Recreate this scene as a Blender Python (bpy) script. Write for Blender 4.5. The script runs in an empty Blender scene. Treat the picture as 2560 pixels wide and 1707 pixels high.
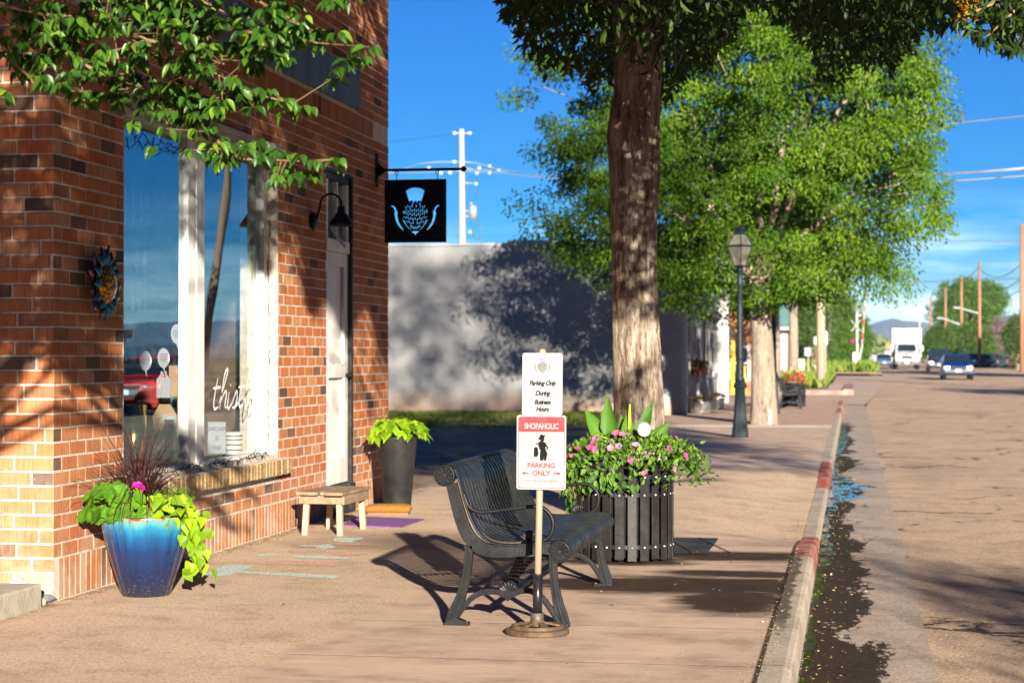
import bpy, bmesh, math, random
import numpy as np
from mathutils import Vector, Matrix, Euler
random.seed(7); RNG = np.random.default_rng(11)
S = bpy.context.scene; C = bpy.data.collections.new("street_scene"); S.collection.children.link(C)
PI = math.pi; R = math.radians
# ------------------------------------------------------------------ camera
FPX = 4978.0; HZ = 1.38; HOR = 893.0
TH = math.atan(850 / FPX)
cam_d = bpy.data.cameras.new("camera"); cam = bpy.data.objects.new("camera", cam_d); C.objects.link(cam)
cam_d.sensor_width = 36; cam_d.lens = FPX / 2560 * 36
cam_d.clip_start = 0.1; cam_d.clip_end = 40000
cam.location = (0, 0, HZ)
cam.rotation_euler = (PI / 2 + math.atan((HOR - 853.5) / FPX), 0, TH)
cam_d.dof.use_dof = True; cam_d.dof.focus_distance = 10.4; cam_d.dof.aperture_fstop = 4.5
S.camera = cam
# ------------------------------------------------------------------ light
SUN_AZ = R(19.5); SUN_EL = R(13.5)          # shadows run to -X,+Y
to_sun = Vector((math.sin(SUN_AZ) * math.cos(SUN_EL), -math.cos(SUN_AZ) * math.cos(SUN_EL), math.sin(SUN_EL)))
W = bpy.data.worlds.new("World"); S.world = W; W.use_nodes = True
wn = W.node_tree; wn.nodes.clear()
wo = wn.nodes.new("ShaderNodeOutputWorld"); bg = wn.nodes.new("ShaderNodeBackground"); sky = wn.nodes.new("ShaderNodeTexSky")
sky.sky_type = 'NISHITA'; sky.sun_disc = False; sky.sun_elevation = SUN_EL
sky.sun_rotation = math.atan2(to_sun.x, to_sun.y)
sky.altitude = 1600; sky.air_density = 1.0; sky.dust_density = 0.05; sky.ozone_density = 2.2
hs = wn.nodes.new("ShaderNodeHueSaturation"); hs.inputs['Hue'].default_value = 0.518; hs.inputs['Saturation'].default_value = 2.1; hs.inputs['Value'].default_value = 0.62
tint = wn.nodes.new("ShaderNodeMix"); tint.data_type = 'RGBA'; tint.blend_type = 'MULTIPLY'; tint.inputs[0].default_value = 1.0; tint.inputs[7].default_value = (0.80, 0.93, 1.12, 1)
wn.links.new(sky.outputs[0], tint.inputs[6]); wn.links.new(tint.outputs[2], hs.inputs['Color'])
# thin clouds low over the horizon
tc = wn.nodes.new("ShaderNodeTexCoord"); mp = wn.nodes.new("ShaderNodeMapping"); mp.inputs['Scale'].default_value = (5, 5, 34)
wn.links.new(tc.outputs['Generated'], mp.inputs[0])
nz = wn.nodes.new("ShaderNodeTexNoise"); nz.inputs['Scale'].default_value = 1.4; nz.inputs['Detail'].default_value = 7; nz.inputs['Roughness'].default_value = 0.62
wn.links.new(mp.outputs[0], nz.inputs['Vector'])
cr = wn.nodes.new("ShaderNodeValToRGB"); cr.color_ramp.elements[0].position = 0.42; cr.color_ramp.elements[1].position = 0.60
cr.color_ramp.elements[0].color = (0, 0, 0, 1); cr.color_ramp.elements[1].color = (1, 1, 1, 1)
wn.links.new(nz.outputs[0], cr.inputs[0])
sp_ = wn.nodes.new("ShaderNodeSeparateXYZ"); wn.links.new(tc.outputs['Generated'], sp_.inputs[0])
mr = wn.nodes.new("ShaderNodeMapRange"); mr.inputs[1].default_value = 0.085; mr.inputs[2].default_value = 0.012; mr.inputs[3].default_value = 0; mr.inputs[4].default_value = 0.75
wn.links.new(sp_.outputs[2], mr.inputs[0])
mu = wn.nodes.new("ShaderNodeMath"); mu.operation = 'MULTIPLY'; wn.links.new(cr.outputs[0], mu.inputs[0]); wn.links.new(mr.outputs[0], mu.inputs[1])
mx = wn.nodes.new("ShaderNodeMix"); mx.data_type = 'RGBA'; mx.blend_type = 'ADD'; wn.links.new(mu.outputs[0], mx.inputs[0]); wn.links.new(hs.outputs[0], mx.inputs[6]); mx.inputs[7].default_value = (11, 9.5, 8.5, 1)
wn.links.new(mx.outputs[2], bg.inputs[0]); bg.inputs[1].default_value = 0.05
wn.links.new(bg.outputs[0], wo.inputs[0])
sl = bpy.data.lights.new("sun", 'SUN'); sl.energy = 5.0; sl.angle = R(0.53); sl.color = (1.0, 0.90, 0.76)
so = bpy.data.objects.new("sun", sl); C.objects.link(so); so.rotation_euler = to_sun.to_track_quat('Z', 'Y').to_euler(); so.location = (0, -10, 20)
S.view_settings.view_transform = 'Standard'; S.view_settings.look = 'None'; S.view_settings.exposure = 1.72; S.view_settings.gamma = 1
S.render.engine = 'CYCLES'; S.cycles.use_denoising = True
S.cycles.max_bounces = 6; S.cycles.diffuse_bounces = 1; S.cycles.glossy_bounces = 3; S.cycles.transmission_bounces = 6; S.cycles.transparent_max_bounces = 12
S.cycles.caustics_reflective = False; S.cycles.caustics_refractive = False
# ------------------------------------------------------------------ picture -> place
cT, sT = math.cos(TH), math.sin(TH)
def at(x, y, d):                       # point seen at pixel (x,y) of the 2560 px photo at depth d
    l = (x - 1280) / FPX * d
    return Vector((-sT * d + cT * l, cT * d + sT * l, HZ - (y - HOR) / FPX * d))
def gp(x, y, z=0.0):                   # point on the horizontal plane z
    return at(x, y, FPX * (HZ - z) / (y - HOR))
def onx(x, X):                         # depth of the ray column x where it meets the plane X
    u = (x - 1280) / FPX
    return X / (-sT + cT * u)
def wallp(x, y, X=-4.43): return at(x, y, onx(x, X))
def proj(P):                           # (N,3) -> px, py, depth
    P = np.asarray(P); d = -sT * P[:, 0] + cT * P[:, 1]; l = cT * P[:, 0] + sT * P[:, 1]
    d = np.where(np.abs(d) < 1e-3, 1e-3, d)
    return 1280 + FPX * l / d, HOR - FPX * (P[:, 2] - HZ) / d, d
def smooth(t): t = np.clip(t, 0, 1); return t * t * (3 - 2 * t)
def roadz(Y): return -0.15 + 0.46 * smooth((np.asarray(Y, float) - 55) / 120)
def landz(Y): return 0.31 * smooth((np.asarray(Y, float) - 55) / 120)
# ------------------------------------------------------------------ objects
def tag(o, label=None, cat=None, group=None, kind=None):
    if label: o["label"] = label
    if cat: o["category"] = cat
    if group: o["group"] = group
    if kind: o["kind"] = kind
    return o
def thing(name, label, cat, loc=(0, 0, 0), rz=0, group=None):
    o = bpy.data.objects.new(name, None); o.empty_display_size = 0.2; C.objects.link(o)
    o.location = loc; o.rotation_euler = (0, 0, rz); return tag(o, label, cat, group)
def rootmat(o):
    m = Matrix.Identity(4)
    while o is not None:
        m = (Matrix.Translation(o.location) @ o.rotation_euler.to_matrix().to_4x4()) @ m; o = o.parent
    return m
def link(name, me, mat, parent=None, world=False, smooth_=False, bevel=0):
    me.name = name
    if mat is not None:
        for m in (mat if isinstance(mat, (list, tuple)) else [mat]): me.materials.append(m)
    if world and parent is not None: me.transform(rootmat(parent).inverted())
    if smooth_:
        me.polygons.foreach_set('use_smooth', np.ones(len(me.polygons), bool)); me.update()
    o = bpy.data.objects.new(name, me); C.objects.link(o)
    if parent is not None: o.parent = parent
    if bevel:
        b = o.modifiers.new("bevel", 'BEVEL'); b.width = bevel; b.segments = 2; b.limit_method = 'ANGLE'; b.angle_limit = R(50)
    return o
def copy_tree(o, parent=None):
    c = o.copy(); C.objects.link(c); c.parent = parent
    for ch in list(o.children): copy_tree(ch, c)
    return c
class MB:
    def __init__(s): s.v = []; s.f = []; s.m = []; s.mi = 0
    def add(s, vs, fs):
        n = len(s.v); s.v += [tuple(v) for v in vs]; s.f += [tuple(i + n for i in f) for f in fs]; s.m += [s.mi] * len(fs); return s
    def box(s, c, size, rz=0, M=None):
        hx, hy, hz = [k / 2 for k in size]
        vs = [Vector((x, y, z)) for x in (-hx, hx) for y in (-hy, hy) for z in (-hz, hz)]
        m = M if M is not None else Matrix.Rotation(rz, 3, 'Z')
        return s.add([m @ v + Vector(c) for v in vs], [(0, 1, 3, 2), (4, 6, 7, 5), (0, 4, 5, 1), (2, 3, 7, 6), (0, 2, 6, 4), (1, 5, 7, 3)])
    def bb(s, x0, x1, y0, y1, z0, z1): return s.box(((x0 + x1) / 2, (y0 + y1) / 2, (z0 + z1) / 2), (abs(x1 - x0), abs(y1 - y0), abs(z1 - z0)))
    def bar(s, a, b, w, h, up=(0, 0, 1)):
        a, b = Vector(a), Vector(b); d = (b - a); L = d.length; d.normalize(); u = Vector(up)
        if abs(d.dot(u)) > 0.98: u = Vector((0, 1, 0))
        sx = d.cross(u).normalized(); uz = sx.cross(d)
        M = Matrix((sx, d, uz)).transposed(); return s.box((a + b) / 2, (w, L, h), M=M)
    def tube(s, pts, r, n=8, cap=True):
        pts = [Vector(p) for p in pts]; rs = r if isinstance(r, (list, tuple, np.ndarray)) else [r] * len(pts)
        prev = None; vs = []; fs = []
        for i, p in enumerate(pts):
            t = (pts[min(i + 1, len(pts) - 1)] - pts[max(i - 1, 0)])
            t = t.normalized() if t.length > 1e-9 else Vector((0, 0, 1))
            if prev is None: u = t.orthogonal().normalized()
            else:
                u = prev - t * prev.dot(t); u = u.normalized() if u.length > 1e-6 else t.orthogonal().normalized()
            prev = u; w = t.cross(u)
            for k in range(n):
                a = 2 * PI * k / n; vs.append(p + (u * math.cos(a) + w * math.sin(a)) * rs[i])
        for i in range(len(pts) - 1):
            for k in range(n): fs.append((i * n + k, i * n + (k + 1) % n, (i + 1) * n + (k + 1) % n, (i + 1) * n + k))
        if cap: fs.append(tuple(range(n))[::-1]); fs.append(tuple((len(pts) - 1) * n + k for k in range(n)))
        return s.add(vs, fs)
    def lathe(s, prof, n=32, c=(0, 0, 0), axis='Z', flute=None, caps=True):
        vs = []; fs = []; c = Vector(c)
        for (r, z) in prof:
            for k in range(n):
                a = 2 * PI * k / n; rr = r * (1 + (flute(a, z) if flute else 0)); p = (rr * math.cos(a), rr * math.sin(a), z)
                if axis == 'Y': p = (p[0], p[2], p[1])
                if axis == 'X': p = (p[2], p[0], p[1])
                vs.append(Vector(p) + c)
        for i in range(len(prof) - 1):
            for k in range(n): fs.append((i * n + k, i * n + (k + 1) % n, (i + 1) * n + (k + 1) % n, (i + 1) * n + k))
        if caps: fs.append(tuple(range(n))[::-1]); fs.append(tuple((len(prof) - 1) * n + k for k in range(n)))
        return s.add(vs, fs)
    def strip(s, path, w, y0, y1):      # side-view band: path [(x,z)], half width w (scalar/list) extruded y0..y1
        n = len(path); ws = w if isinstance(w, (list, tuple)) else [w] * n; L = []; Rr = []
        for i in range(n):
            a = Vector(path[max(i - 1, 0)]); b = Vector(path[min(i + 1, n - 1)]); t = (b - a).normalized(); nn = Vector((-t.y, t.x)); p = Vector(path[i])
            L.append(p + nn * ws[i] / 2); Rr.append(p - nn * ws[i] / 2)
        vs = []
        for i in range(n):
            for q in (L[i], Rr[i]):
                for y in (y0, y1): vs.append((q.x, y, q.y))
        fs = []
        for i in range(n - 1):
            a = i * 4; b = a + 4
            fs += [(a, b, b + 1, a + 1), (a + 2, a + 3, b + 3, b + 2), (a, a + 2, b + 2, b), (a + 1, b + 1, b + 3, a + 3)]
        fs += [(0, 1, 3, 2), (4 * n - 4, 4 * n - 2, 4 * n - 1, 4 * n - 3)]
        return s.add(vs, fs)
    def prism(s, poly, h0, h1, f=lambda x, y, h: (x, y, h)):
        n = len(poly); vs = [f(x, y, h0) for x, y in poly] + [f(x, y, h1) for x, y in poly]
        return s.add(vs, [tuple(range(n))[::-1], tuple(range(n, 2 * n))] + [(i, (i + 1) % n, n + (i + 1) % n, n + i) for i in range(n)])
    def mesh(s, name):
        me = bpy.data.meshes.new(name); me.from_pydata(s.v, [], s.f)
        if any(s.m): me.polygons.foreach_set('material_index', s.m)
        bm = bmesh.new(); bm.from_mesh(me); bmesh.ops.recalc_face_normals(bm, faces=bm.faces); bm.to_mesh(me); bm.free()
        me.update(); return me
    def build(s, name, mat, parent=None, world=False, smooth_=False, bevel=0):
        return link(name, s.mesh(name), mat, parent, world, smooth_, bevel)
def arc(cx, cz, r, a0, a1, n): return [(cx + r * math.cos(R(a0 + (a1 - a0) * i / n)), cz + r * math.sin(R(a0 + (a1 - a0) * i / n))) for i in range(n + 1)]
def spline(pts, n=6):
    pts = [Vector(p) for p in pts]; out = []
    for i in range(len(pts) - 1):
        p0 = pts[max(i - 1, 0)]; p1 = pts[i]; p2 = pts[i + 1]; p3 = pts[min(i + 2, len(pts) - 1)]
        for k in range(n):
            t = k / n
            out.append(0.5 * ((2 * p1) + (p2 - p0) * t + (2 * p0 - 5 * p1 + 4 * p2 - p3) * t * t + (3 * p1 - p0 - 3 * p2 + p3) * t ** 3))
    out.append(pts[-1]); return out
# ------------------------------------------------------------------ materials
class NT:
    def __init__(s, name):
        s.m = bpy.data.materials.new(name); s.m.use_nodes = True; s.t = s.m.node_tree; s.n = s.t.nodes; s.n.clear()
        s.out = s.n.new("ShaderNodeOutputMaterial")
    def N(s, typ, **kw):
        n = s.n.new("ShaderNode" + typ)
        for k, v in kw.items():
            if k.startswith('i_'):
                key = k[2:]; key = int(key) if key.isdigit() else key.replace('_', ' ')
                s.put(n, key, v)
            else: setattr(n, k, v)
        return n
    def put(s, n, key, v):
        if isinstance(v, bpy.types.NodeSocket): s.t.links.new(v, n.inputs[key])
        else: n.inputs[key].default_value = v
    def math(s, op, a, b=0.0, c=0.0, clamp=False):
        n = s.n.new("ShaderNodeMath"); n.operation = op; n.use_clamp = clamp
        s.put(n, 0, a); s.put(n, 1, b)
        if op in ('MULTIPLY_ADD',): s.put(n, 2, c)
        return n.outputs[0]
    def mix(s, f, a, b, blend='MIX'):
        n = s.n.new("ShaderNodeMix"); n.data_type = 'RGBA'; n.blend_type = blend
        s.put(n, 0, f); s.put(n, 6, a if isinstance(a, bpy.types.NodeSocket) else col(a)); s.put(n, 7, b if isinstance(b, bpy.types.NodeSocket) else col(b)); return n.outputs[2]
    def ramp(s, f, stops, interp='LINEAR'):
        n = s.n.new("ShaderNodeValToRGB"); cr = n.color_ramp; cr.interpolation = interp
        while len(cr.elements) > 1: cr.elements.remove(cr.elements[-1])
        cr.elements[0].position = stops[0][0]; cr.elements[0].color = col(stops[0][1])
        for p, c in stops[1:]: e = cr.elements.new(p); e.color = col(c)
        s.put(n, 0, f); return n.outputs[0]
    def pos(s, scale=(1, 1, 1), obj=True, loc=(0, 0, 0), rot=(0, 0, 0)):
        o = s.N("TexCoord").outputs['Object'] if obj else s.N("NewGeometry").outputs['Position']
        m = s.N("Mapping"); m.inputs['Scale'].default_value = scale; m.inputs['Location'].default_value = loc; m.inputs['Rotation'].default_value = rot; s.t.links.new(o, m.inputs[0]); return m.outputs[0]
    def noise(s, scale, detail=4, rough=0.55, vec=None, out=0):
        n = s.N("TexNoise"); n.inputs['Scale'].default_value = scale; n.inputs['Detail'].default_value = detail; n.inputs['Roughness'].default_value = rough
        s.t.links.new(vec if vec is not None else s.pos(), n.inputs['Vector']); return n.outputs[out]
    def range(s, v, a, b, c=0.0, d=1.0):
        n = s.N("MapRange"); s.put(n, 0, v); n.inputs[1].default_value = a; n.inputs[2].default_value = b; n.inputs[3].default_value = c; n.inputs[4].default_value = d; return n.outputs[0]
    def bump(s, h, strength=0.3, dist=0.01, normal=None):
        n = s.N("Bump"); n.inputs['Strength'].default_value = strength; n.inputs['Distance'].default_value = dist; s.put(n, 'Height', h)
        if normal is not None: s.put(n, 'Normal', normal)
        return n.outputs[0]
    def bsdf(s, color, rough=0.6, metal=0.0, normal=None, spec=0.5, **kw):
        b = s.N("BsdfPrincipled"); s.put(b, 'Base Color', color if isinstance(color, bpy.types.NodeSocket) else col(color)); s.put(b, 'Roughness', rough); s.put(b, 'Metallic', metal); b.inputs['Specular IOR Level'].default_value = spec
        if normal is not None: s.put(b, 'Normal', normal)
        for k, v in kw.items(): s.put(b, k.replace('_', ' '), v)
        s.t.links.new(b.outputs[0], s.out.inputs[0]); return b
def col(c): return (c[0], c[1], c[2], 1.0) if len(c) == 3 else tuple(c)
_mats = {}
def mat(name, c, rough=0.6, metal=0.0, var=0.15, scale=8, bump=0.15, bdist=0.004, spec=None, stretch=(1, 1, 1), dirt=None, coat=0.0):
    if name in _mats: return _mats[name]
    if spec is None: spec = 0.5 if max(c) > .05 or rough < .32 else 0.22
    t = NT(name); v = t.pos(stretch)
    n = t.noise(scale, 5, 0.6, v); f = t.range(n, 0.3, 0.7, 1 - var, 1 + var)
    hsv = t.N("HueSaturation"); hsv.inputs['Color'].default_value = col(c); t.put(hsv, 'Value', f); cc = hsv.outputs[0]
    if dirt: cc = t.mix(t.range(t.noise(scale * 0.4, 6, 0.7, v), 0.5, 0.7, 0, 0.8), cc, dirt)
    rr = t.range(t.noise(scale * 2.3, 3, 0.5, v), 0.3, 0.7, max(rough - 0.08, 0.02), min(rough + 0.1, 1))
    nb = t.bump(t.noise(scale * 5, 4, 0.6, v), bump, bdist) if bump else None
    b = t.bsdf(cc, rr, metal, nb, spec)
    if coat: b.inputs['Coat Weight'].default_value = coat; b.inputs['Coat Roughness'].default_value = 0.05
    _mats[name] = t.m; return t.m
def emit_mat(name, c, e):
    t = NT(name); b = t.bsdf(c, 0.3); b.inputs['Emission Color'].default_value = col(c); b.inputs['Emission Strength'].default_value = e; return t.m
def leafmat(name, stops, trans=0.35, rough=0.5, spec=0.22, tcol=(0.25, 0.5, 0.04)):
    t = NT(name); a = t.N("Attribute", attribute_name='tone', attribute_type='GEOMETRY')
    c = t.ramp(a.outputs['Fac'], stops)
    b = t.bsdf(c, rough, 0, None, spec); tr = t.N("BsdfTranslucent")
    t.put(tr, 'Color', t.mix(0.5, c, tcol)); ms = t.N("MixShader"); ms.inputs[0].default_value = trans
    t.t.links.new(b.outputs[0], ms.inputs[1]); t.t.links.new(tr.outputs[0], ms.inputs[2]); t.t.links.new(ms.outputs[0], t.out.inputs[0]); return t.m
def tone_mesh(name, V, F, tone, sm=False):     # numpy mesh with per-face 'tone'; F: (M,k)
    me = bpy.data.meshes.new(name); k = F.shape[1]
    me.vertices.add(len(V)); me.vertices.foreach_set('co', np.asarray(V, np.float32).ravel())
    me.loops.add(F.size); me.loops.foreach_set('vertex_index', F.ravel().astype(np.int32))
    me.polygons.add(len(F)); me.polygons.foreach_set('loop_start', np.arange(len(F), dtype=np.int32) * k)
    me.polygons.foreach_set('loop_total', np.full(len(F), k, np.int32))
    a = me.attributes.new('tone', 'FLOAT', 'FACE'); a.data.foreach_set('value', np.asarray(tone, np.float32))
    me.polygons.foreach_set('use_smooth', np.full(len(F), sm)); me.update(calc_edges=True); me.validate(); return me
TPL = {}
TPL['diamond'] = (np.array([(0, 0, 0), (.45, .5, .12), (1, 0, -.1), (.45, -.5, .12)], float), np.array([(0, 1, 2), (0, 2, 3)]))
def _leaf(st, hw, curl=0.25, fold=0.15):
    V = []; F = []
    for s in st: V.append((s, 0, -curl * s * s))
    n = len(st)
    for sg in (1, -1):
        for s, h in zip(st, hw): V.append((s, sg * h, -curl * s * s + fold * h * 2))
    for i in range(n - 1):
        F += [(i, i + 1, n + i + 1), (i, n + i + 1, n + i), (i, 2 * n + i + 1, i + 1), (i, 2 * n + i, 2 * n + i + 1)]
    return np.array(V, float), np.array(F)
TPL['pear'] = _leaf([0, .18, .42, .68, .88, 1], [0.02, .38, .5, .36, .14, 0.01])
TPL['slim'] = _leaf([0, .3, .65, 1], [0.03, .42, .38, 0.01], 0.3, 0.2)
TPL['heart'] = _leaf([0, .12, .35, .7, 1], [0.12, .5, .48, .22, 0.01], 0.35, 0.08)
def _fan(n=12, lob=0.1, cup=0.12):
    V = [(0, 0, 0)]; F = []
    for k in range(n):
        a = 2 * PI * k / n; r = 0.5 * (1 + (lob if k % 2 else -lob)); V.append((r * math.cos(a), r * math.sin(a), cup))
    for k in range(n): F.append((0, 1 + k, 1 + (k + 1) % n))
    return np.array(V, float), np.array(F)
TPL['round'] = _fan(16, 0.07, 0.1); TPL['flower'] = _fan(10, 0.13, 0.16)
def nrm(a): return a / np.maximum(np.linalg.norm(a, axis=1, keepdims=True), 1e-9)
def leaves(name, m, parent, P, A, Nn, L, Wd, shape='diamond', tone=None, world=True):
    P = np.asarray(P, float); A = nrm(np.asarray(A, float)); B = nrm(np.cross(np.asarray(Nn, float), A)); Nn = np.cross(A, B)
    T, F = TPL[shape]; k = len(T); n = len(P); L = np.broadcast_to(L, (n,)); Wd = np.broadcast_to(Wd, (n,))
    V = P[:, None, :] + T[None, :, 0, None] * (L[:, None, None] * A[:, None, :]) + T[None, :, 1, None] * (Wd[:, None, None] * B[:, None, :]) + T[None, :, 2, None] * (L[:, None, None] * Nn[:, None, :])
    FF = (F[None] + (np.arange(n) * k)[:, None, None]).reshape(-1, 3)
    tn = RNG.random(n) if tone is None else tone
    me = tone_mesh(name, V.reshape(-1, 3), FF, np.repeat(tn, len(F)), sm=shape in ('pear', 'heart'))
    return link(name, me, m, parent, world=world)
def rdir(n): return nrm(RNG.normal(size=(n, 3)))
# text and flat artwork
def curve_to_mesh(cu, name):
    o = bpy.data.objects.new("tmp", cu); S.collection.objects.link(o)
    dg = bpy.context.evaluated_depsgraph_get(); dg.update()
    me = bpy.data.meshes.new_from_object(o.evaluated_get(dg)); me.name = name
    bpy.data.objects.remove(o); bpy.data.curves.remove(cu); return me
def text_me(body, size, ext=0.0006, shear=0, sx=1, align='CENTER', bold=0.0, space=1.0, line=1.0):
    cu = bpy.data.curves.new("t", 'FONT'); cu.body = body; cu.size = size; cu.extrude = ext; cu.shear = shear; cu.align_x = align; cu.align_y = 'CENTER'
    cu.offset = bold; cu.space_character = space; cu.space_line = line; cu.resolution_u = 3
    me = curve_to_mesh(cu, "text")
    if sx != 1: me.transform(Matrix.Diagonal((sx, 1, 1, 1)))
    return me
def flat_me(polys, ext=0.0006, name="art"):
    cu = bpy.data.curves.new("c", 'CURVE'); cu.dimensions = '2D'; cu.fill_mode = 'BOTH'; cu.extrude = ext
    for p in polys:
        s = cu.splines.new('POLY'); s.points.add(len(p) - 1)
        for q, (x, y) in zip(s.points, p): q.co = (x, y, 0, 1)
        s.use_cyclic_u = True
    return curve_to_mesh(cu, name)
def stroke_poly(pts, w):                # tapered stroke outline
    pts = [Vector(p) for p in pts]; n = len(pts); L = []; Rr = []
    for i in range(n):
        t = (pts[min(i + 1, n - 1)] - pts[max(i - 1, 0)]).normalized(); nn = Vector((-t.y, t.x)); k = w * (0.35 + 0.65 * math.sin(PI * min(1, (i + .6) / n)))
        L.append(pts[i] + nn * k / 2); Rr.append(pts[i] - nn * k / 2)
    return [tuple(p) for p in L] + [tuple(p) for p in Rr[::-1]]
# a frame facing the camera side (local x right, local y up, local z towards -Y)
def face_frame(loc, yaw=0.0, roll=0.0): return Matrix.Translation(loc) @ Matrix.Rotation(yaw, 4, 'Z') @ Matrix.Rotation(PI / 2, 4, 'X') @ Matrix.Rotation(roll, 4, 'Z')
def put(me, name, m, M, parent=None):
    me.transform(M); return link(name, me, m, parent, world=True)
# ================================================================== GROUND
def ellipses(t, P, es, wob=0.25, sharp=0.12, nscale=3.0, stretch=(0.35, 1, 1)):
    x = t.N("SeparateXYZ"); t.t.links.new(P, x.inputs[0])
    nz = t.math('MULTIPLY', t.math('SUBTRACT', t.noise(nscale, 6, 0.65, t.pos(stretch, obj=False)), 0.5), wob * 4)
    best = None
    for (cx, cy, rx, ry) in es:
        dx = t.math('DIVIDE', t.math('SUBTRACT', x.outputs[0], cx), rx); dy = t.math('DIVIDE', t.math('SUBTRACT', x.outputs[1], cy), ry)
        q = t.math('SQRT', t.math('ADD', t.math('MULTIPLY', dx, dx), t.math('MULTIPLY', dy, dy)))
        best = q if best is None else t.math('MINIMUM', best, q)
    return t.range(t.math('ADD', best, nz), 1 - sharp, 1 + sharp, 1, 0)
def band(t, v, a, b, s=0.01):            # 1 between a and b
    return t.math('MULTIPLY', t.range(v, a - s, a + s), t.range(v, b - s, b + s, 1, 0))
def ground_mat(name, ca, cb, grain=70, big=1.2, bump=0.5, bd=0.006, stones=True, rough=0.9, extra=None):
    t = NT(name); P = t.pos(obj=False)
    n1 = t.noise(big, 6, 0.6, P); c = t.mix(t.range(n1, 0.35, 0.65), ca, cb)
    g = t.noise(grain, 3, 0.7, P); c = t.mix(1.0, c, t.ramp(g, [(0.32, (0.45, 0.42, 0.40)), (0.46, (0.90, 0.89, 0.88)), (0.60, (1, 1, 1)), (0.72, (1.25, 1.22, 1.18))]), 'MULTIPLY'); g2 = t.noise(grain * .38, 5, .8, P); c = t.mix(1.0, c, t.ramp(g2, [(0.30, (0.62, 0.60, 0.58)), (0.45, (0.95, 0.95, 0.95)), (0.62, (1.05, 1.05, 1.05))]), 'MULTIPLY')
    h = g
    if stones:
        vo = t.N("TexVoronoi"); vo.inputs['Scale'].default_value = 34; t.t.links.new(P, vo.inputs['Vector'])
        ms = t.math('MULTIPLY', t.range(vo.outputs['Distance'], 0.10, 0.2, 1, 0), t.range(t.N("SeparateColor", i_0=vo.outputs['Color']).outputs[0], 0.80, 0.86))
        c = t.mix(t.math('MULTIPLY', ms, 0.7), c, (0.62, 0.5, 0.42)); 
        dk = t.math('MULTIPLY', t.range(vo.outputs['Distance'], 0.06, 0.2, 1, 0), t.range(t.N("SeparateColor", i_0=vo.outputs['Color']).outputs[1], 0.84, 0.88))
        c = t.mix(t.math('MULTIPLY', dk, 0.75), c, (0.09, 0.07, 0.06)); h = t.math('ADD', g, t.math('MULTIPLY', ms, 1.2))
    rr = rough; X = t.N("SeparateXYZ"); t.t.links.new(P, X.inputs[0])
    if extra: c, rr, h = extra(t, P, X.outputs[0], X.outputs[1], c, rr, h)
    c = t.mix(1.0, c, t.ramp(t.noise(2.6, 6, .7, P), [(.34, (.80, .78, .76)), (.5, (1, 1, 1)), (.66, (1.06, 1.05, 1.04))]), 'MULTIPLY'); t.bsdf(c, rr, 0, t.bump(h, bump, bd), 0.03); return t.m
def sheet(name, x0, x1, ys, zf, m, dz=0.0, label=None, kind='structure'):
    v = []; f = []
    for y in ys:
        z = float(zf(y)) + dz; a = x0(y) if callable(x0) else x0; b = x1(y) if callable(x1) else x1
        v += [(a, y, z), (b, y, z)]
    for i in range(len(ys) - 1): f.append((2 * i, 2 * i + 1, 2 * i + 3, 2 * i + 2))
    me = bpy.data.meshes.new(name); me.from_pydata(v, [], f); o = link(name, me, m); return tag(o, label, kind=kind)
YS = [-30, 0, 20, 40, 55] + [55 + 6 * i for i in range(1, 21)] + [220, 300, 500]
# the land as one sheet to the horizon (lies below road and walks)
def far_mix(t, P, X, Y, c, rr, h):
    c = t.mix(t.range(t.noise(0.02, 5, 0.6, P), 0.4, 0.6), c, (0.16, 0.17, 0.05)); return c, rr, h
m_land = ground_mat("dry_field", (0.16, 0.15, 0.06), (0.22, 0.18, 0.09), 6, 0.15, 0.3, 0.03, False, 1.0, far_mix)
sheet("ground", -6000, 9000, [-400, -30, 0, 55] + [55 + 10 * i for i in range(1, 13)] + [300, 1000, 3000, 15000], lambda y: roadz(y) - 0.10 if y < 176 else 0.21, m_land, label="dry grassy land reaching to the mountains")
# road
def road_x(t, P, X, Y, c, rr, h):
    # dark crack network and smoother gutter joint
    v = t.N("TexVoronoi", feature='DISTANCE_TO_EDGE'); v.inputs['Scale'].default_value = 0.42
    wv = t.N("VectorMath", operation='ADD'); t.t.links.new(P, wv.inputs[0]); nn = t.N("VectorMath", operation='SCALE'); t.put(nn, 0, t.noise(2.2, 5, 0.7, P, out=1)); nn.inputs['Scale'].default_value = 0.75
    t.t.links.new(nn.outputs[0], wv.inputs[1]); t.t.links.new(wv.outputs[0], v.inputs['Vector'])
    ck = t.math('MULTIPLY', t.range(v.outputs['Distance'], 0.005, 0.022, 1, 0), t.range(t.noise(0.7, 5, 0.65, P), 0.50, 0.56))
    c = t.mix(t.math('MULTIPLY', ck, 0.85), c, (0.03, 0.025, 0.02))
    dk = t.range(t.noise(0.33, 5, 0.6, t.pos((1, 0.3, 1), obj=False)), 0.52, 0.72, 0, 0.5); c = t.mix(dk, c, (0.26, 0.19, 0.15))
    return c, rr, t.math('SUBTRACT', h, ck)
m_road = ground_mat("old_asphalt", (0.62, 0.45, 0.315), (0.52, 0.385, 0.28), 48, 0.5, 0.9, 0.012, True, 0.92, road_x)
def road_l(y): return 0.395 if y < 64 else (0.395 + (y - 64) * 0.035 if y < 110 else 2.0)
sheet("road", road_l, 14.0, YS, roadz, m_road, label="sun-bleached cracked asphalt street")
m_line = mat("road_paint", (0.55, 0.33, 0.05), 0.8, 0, 0.3, 5, 0.3)
for (xa, dz) in ((7.9, 0.004), (8.15, 0.004)): sheet("road_marking", xa, xa + 0.1, [0, 30, 55] + [55 + 6 * i for i in range(1, 15)], roadz, m_line, dz, "worn yellow double centre line")
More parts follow.
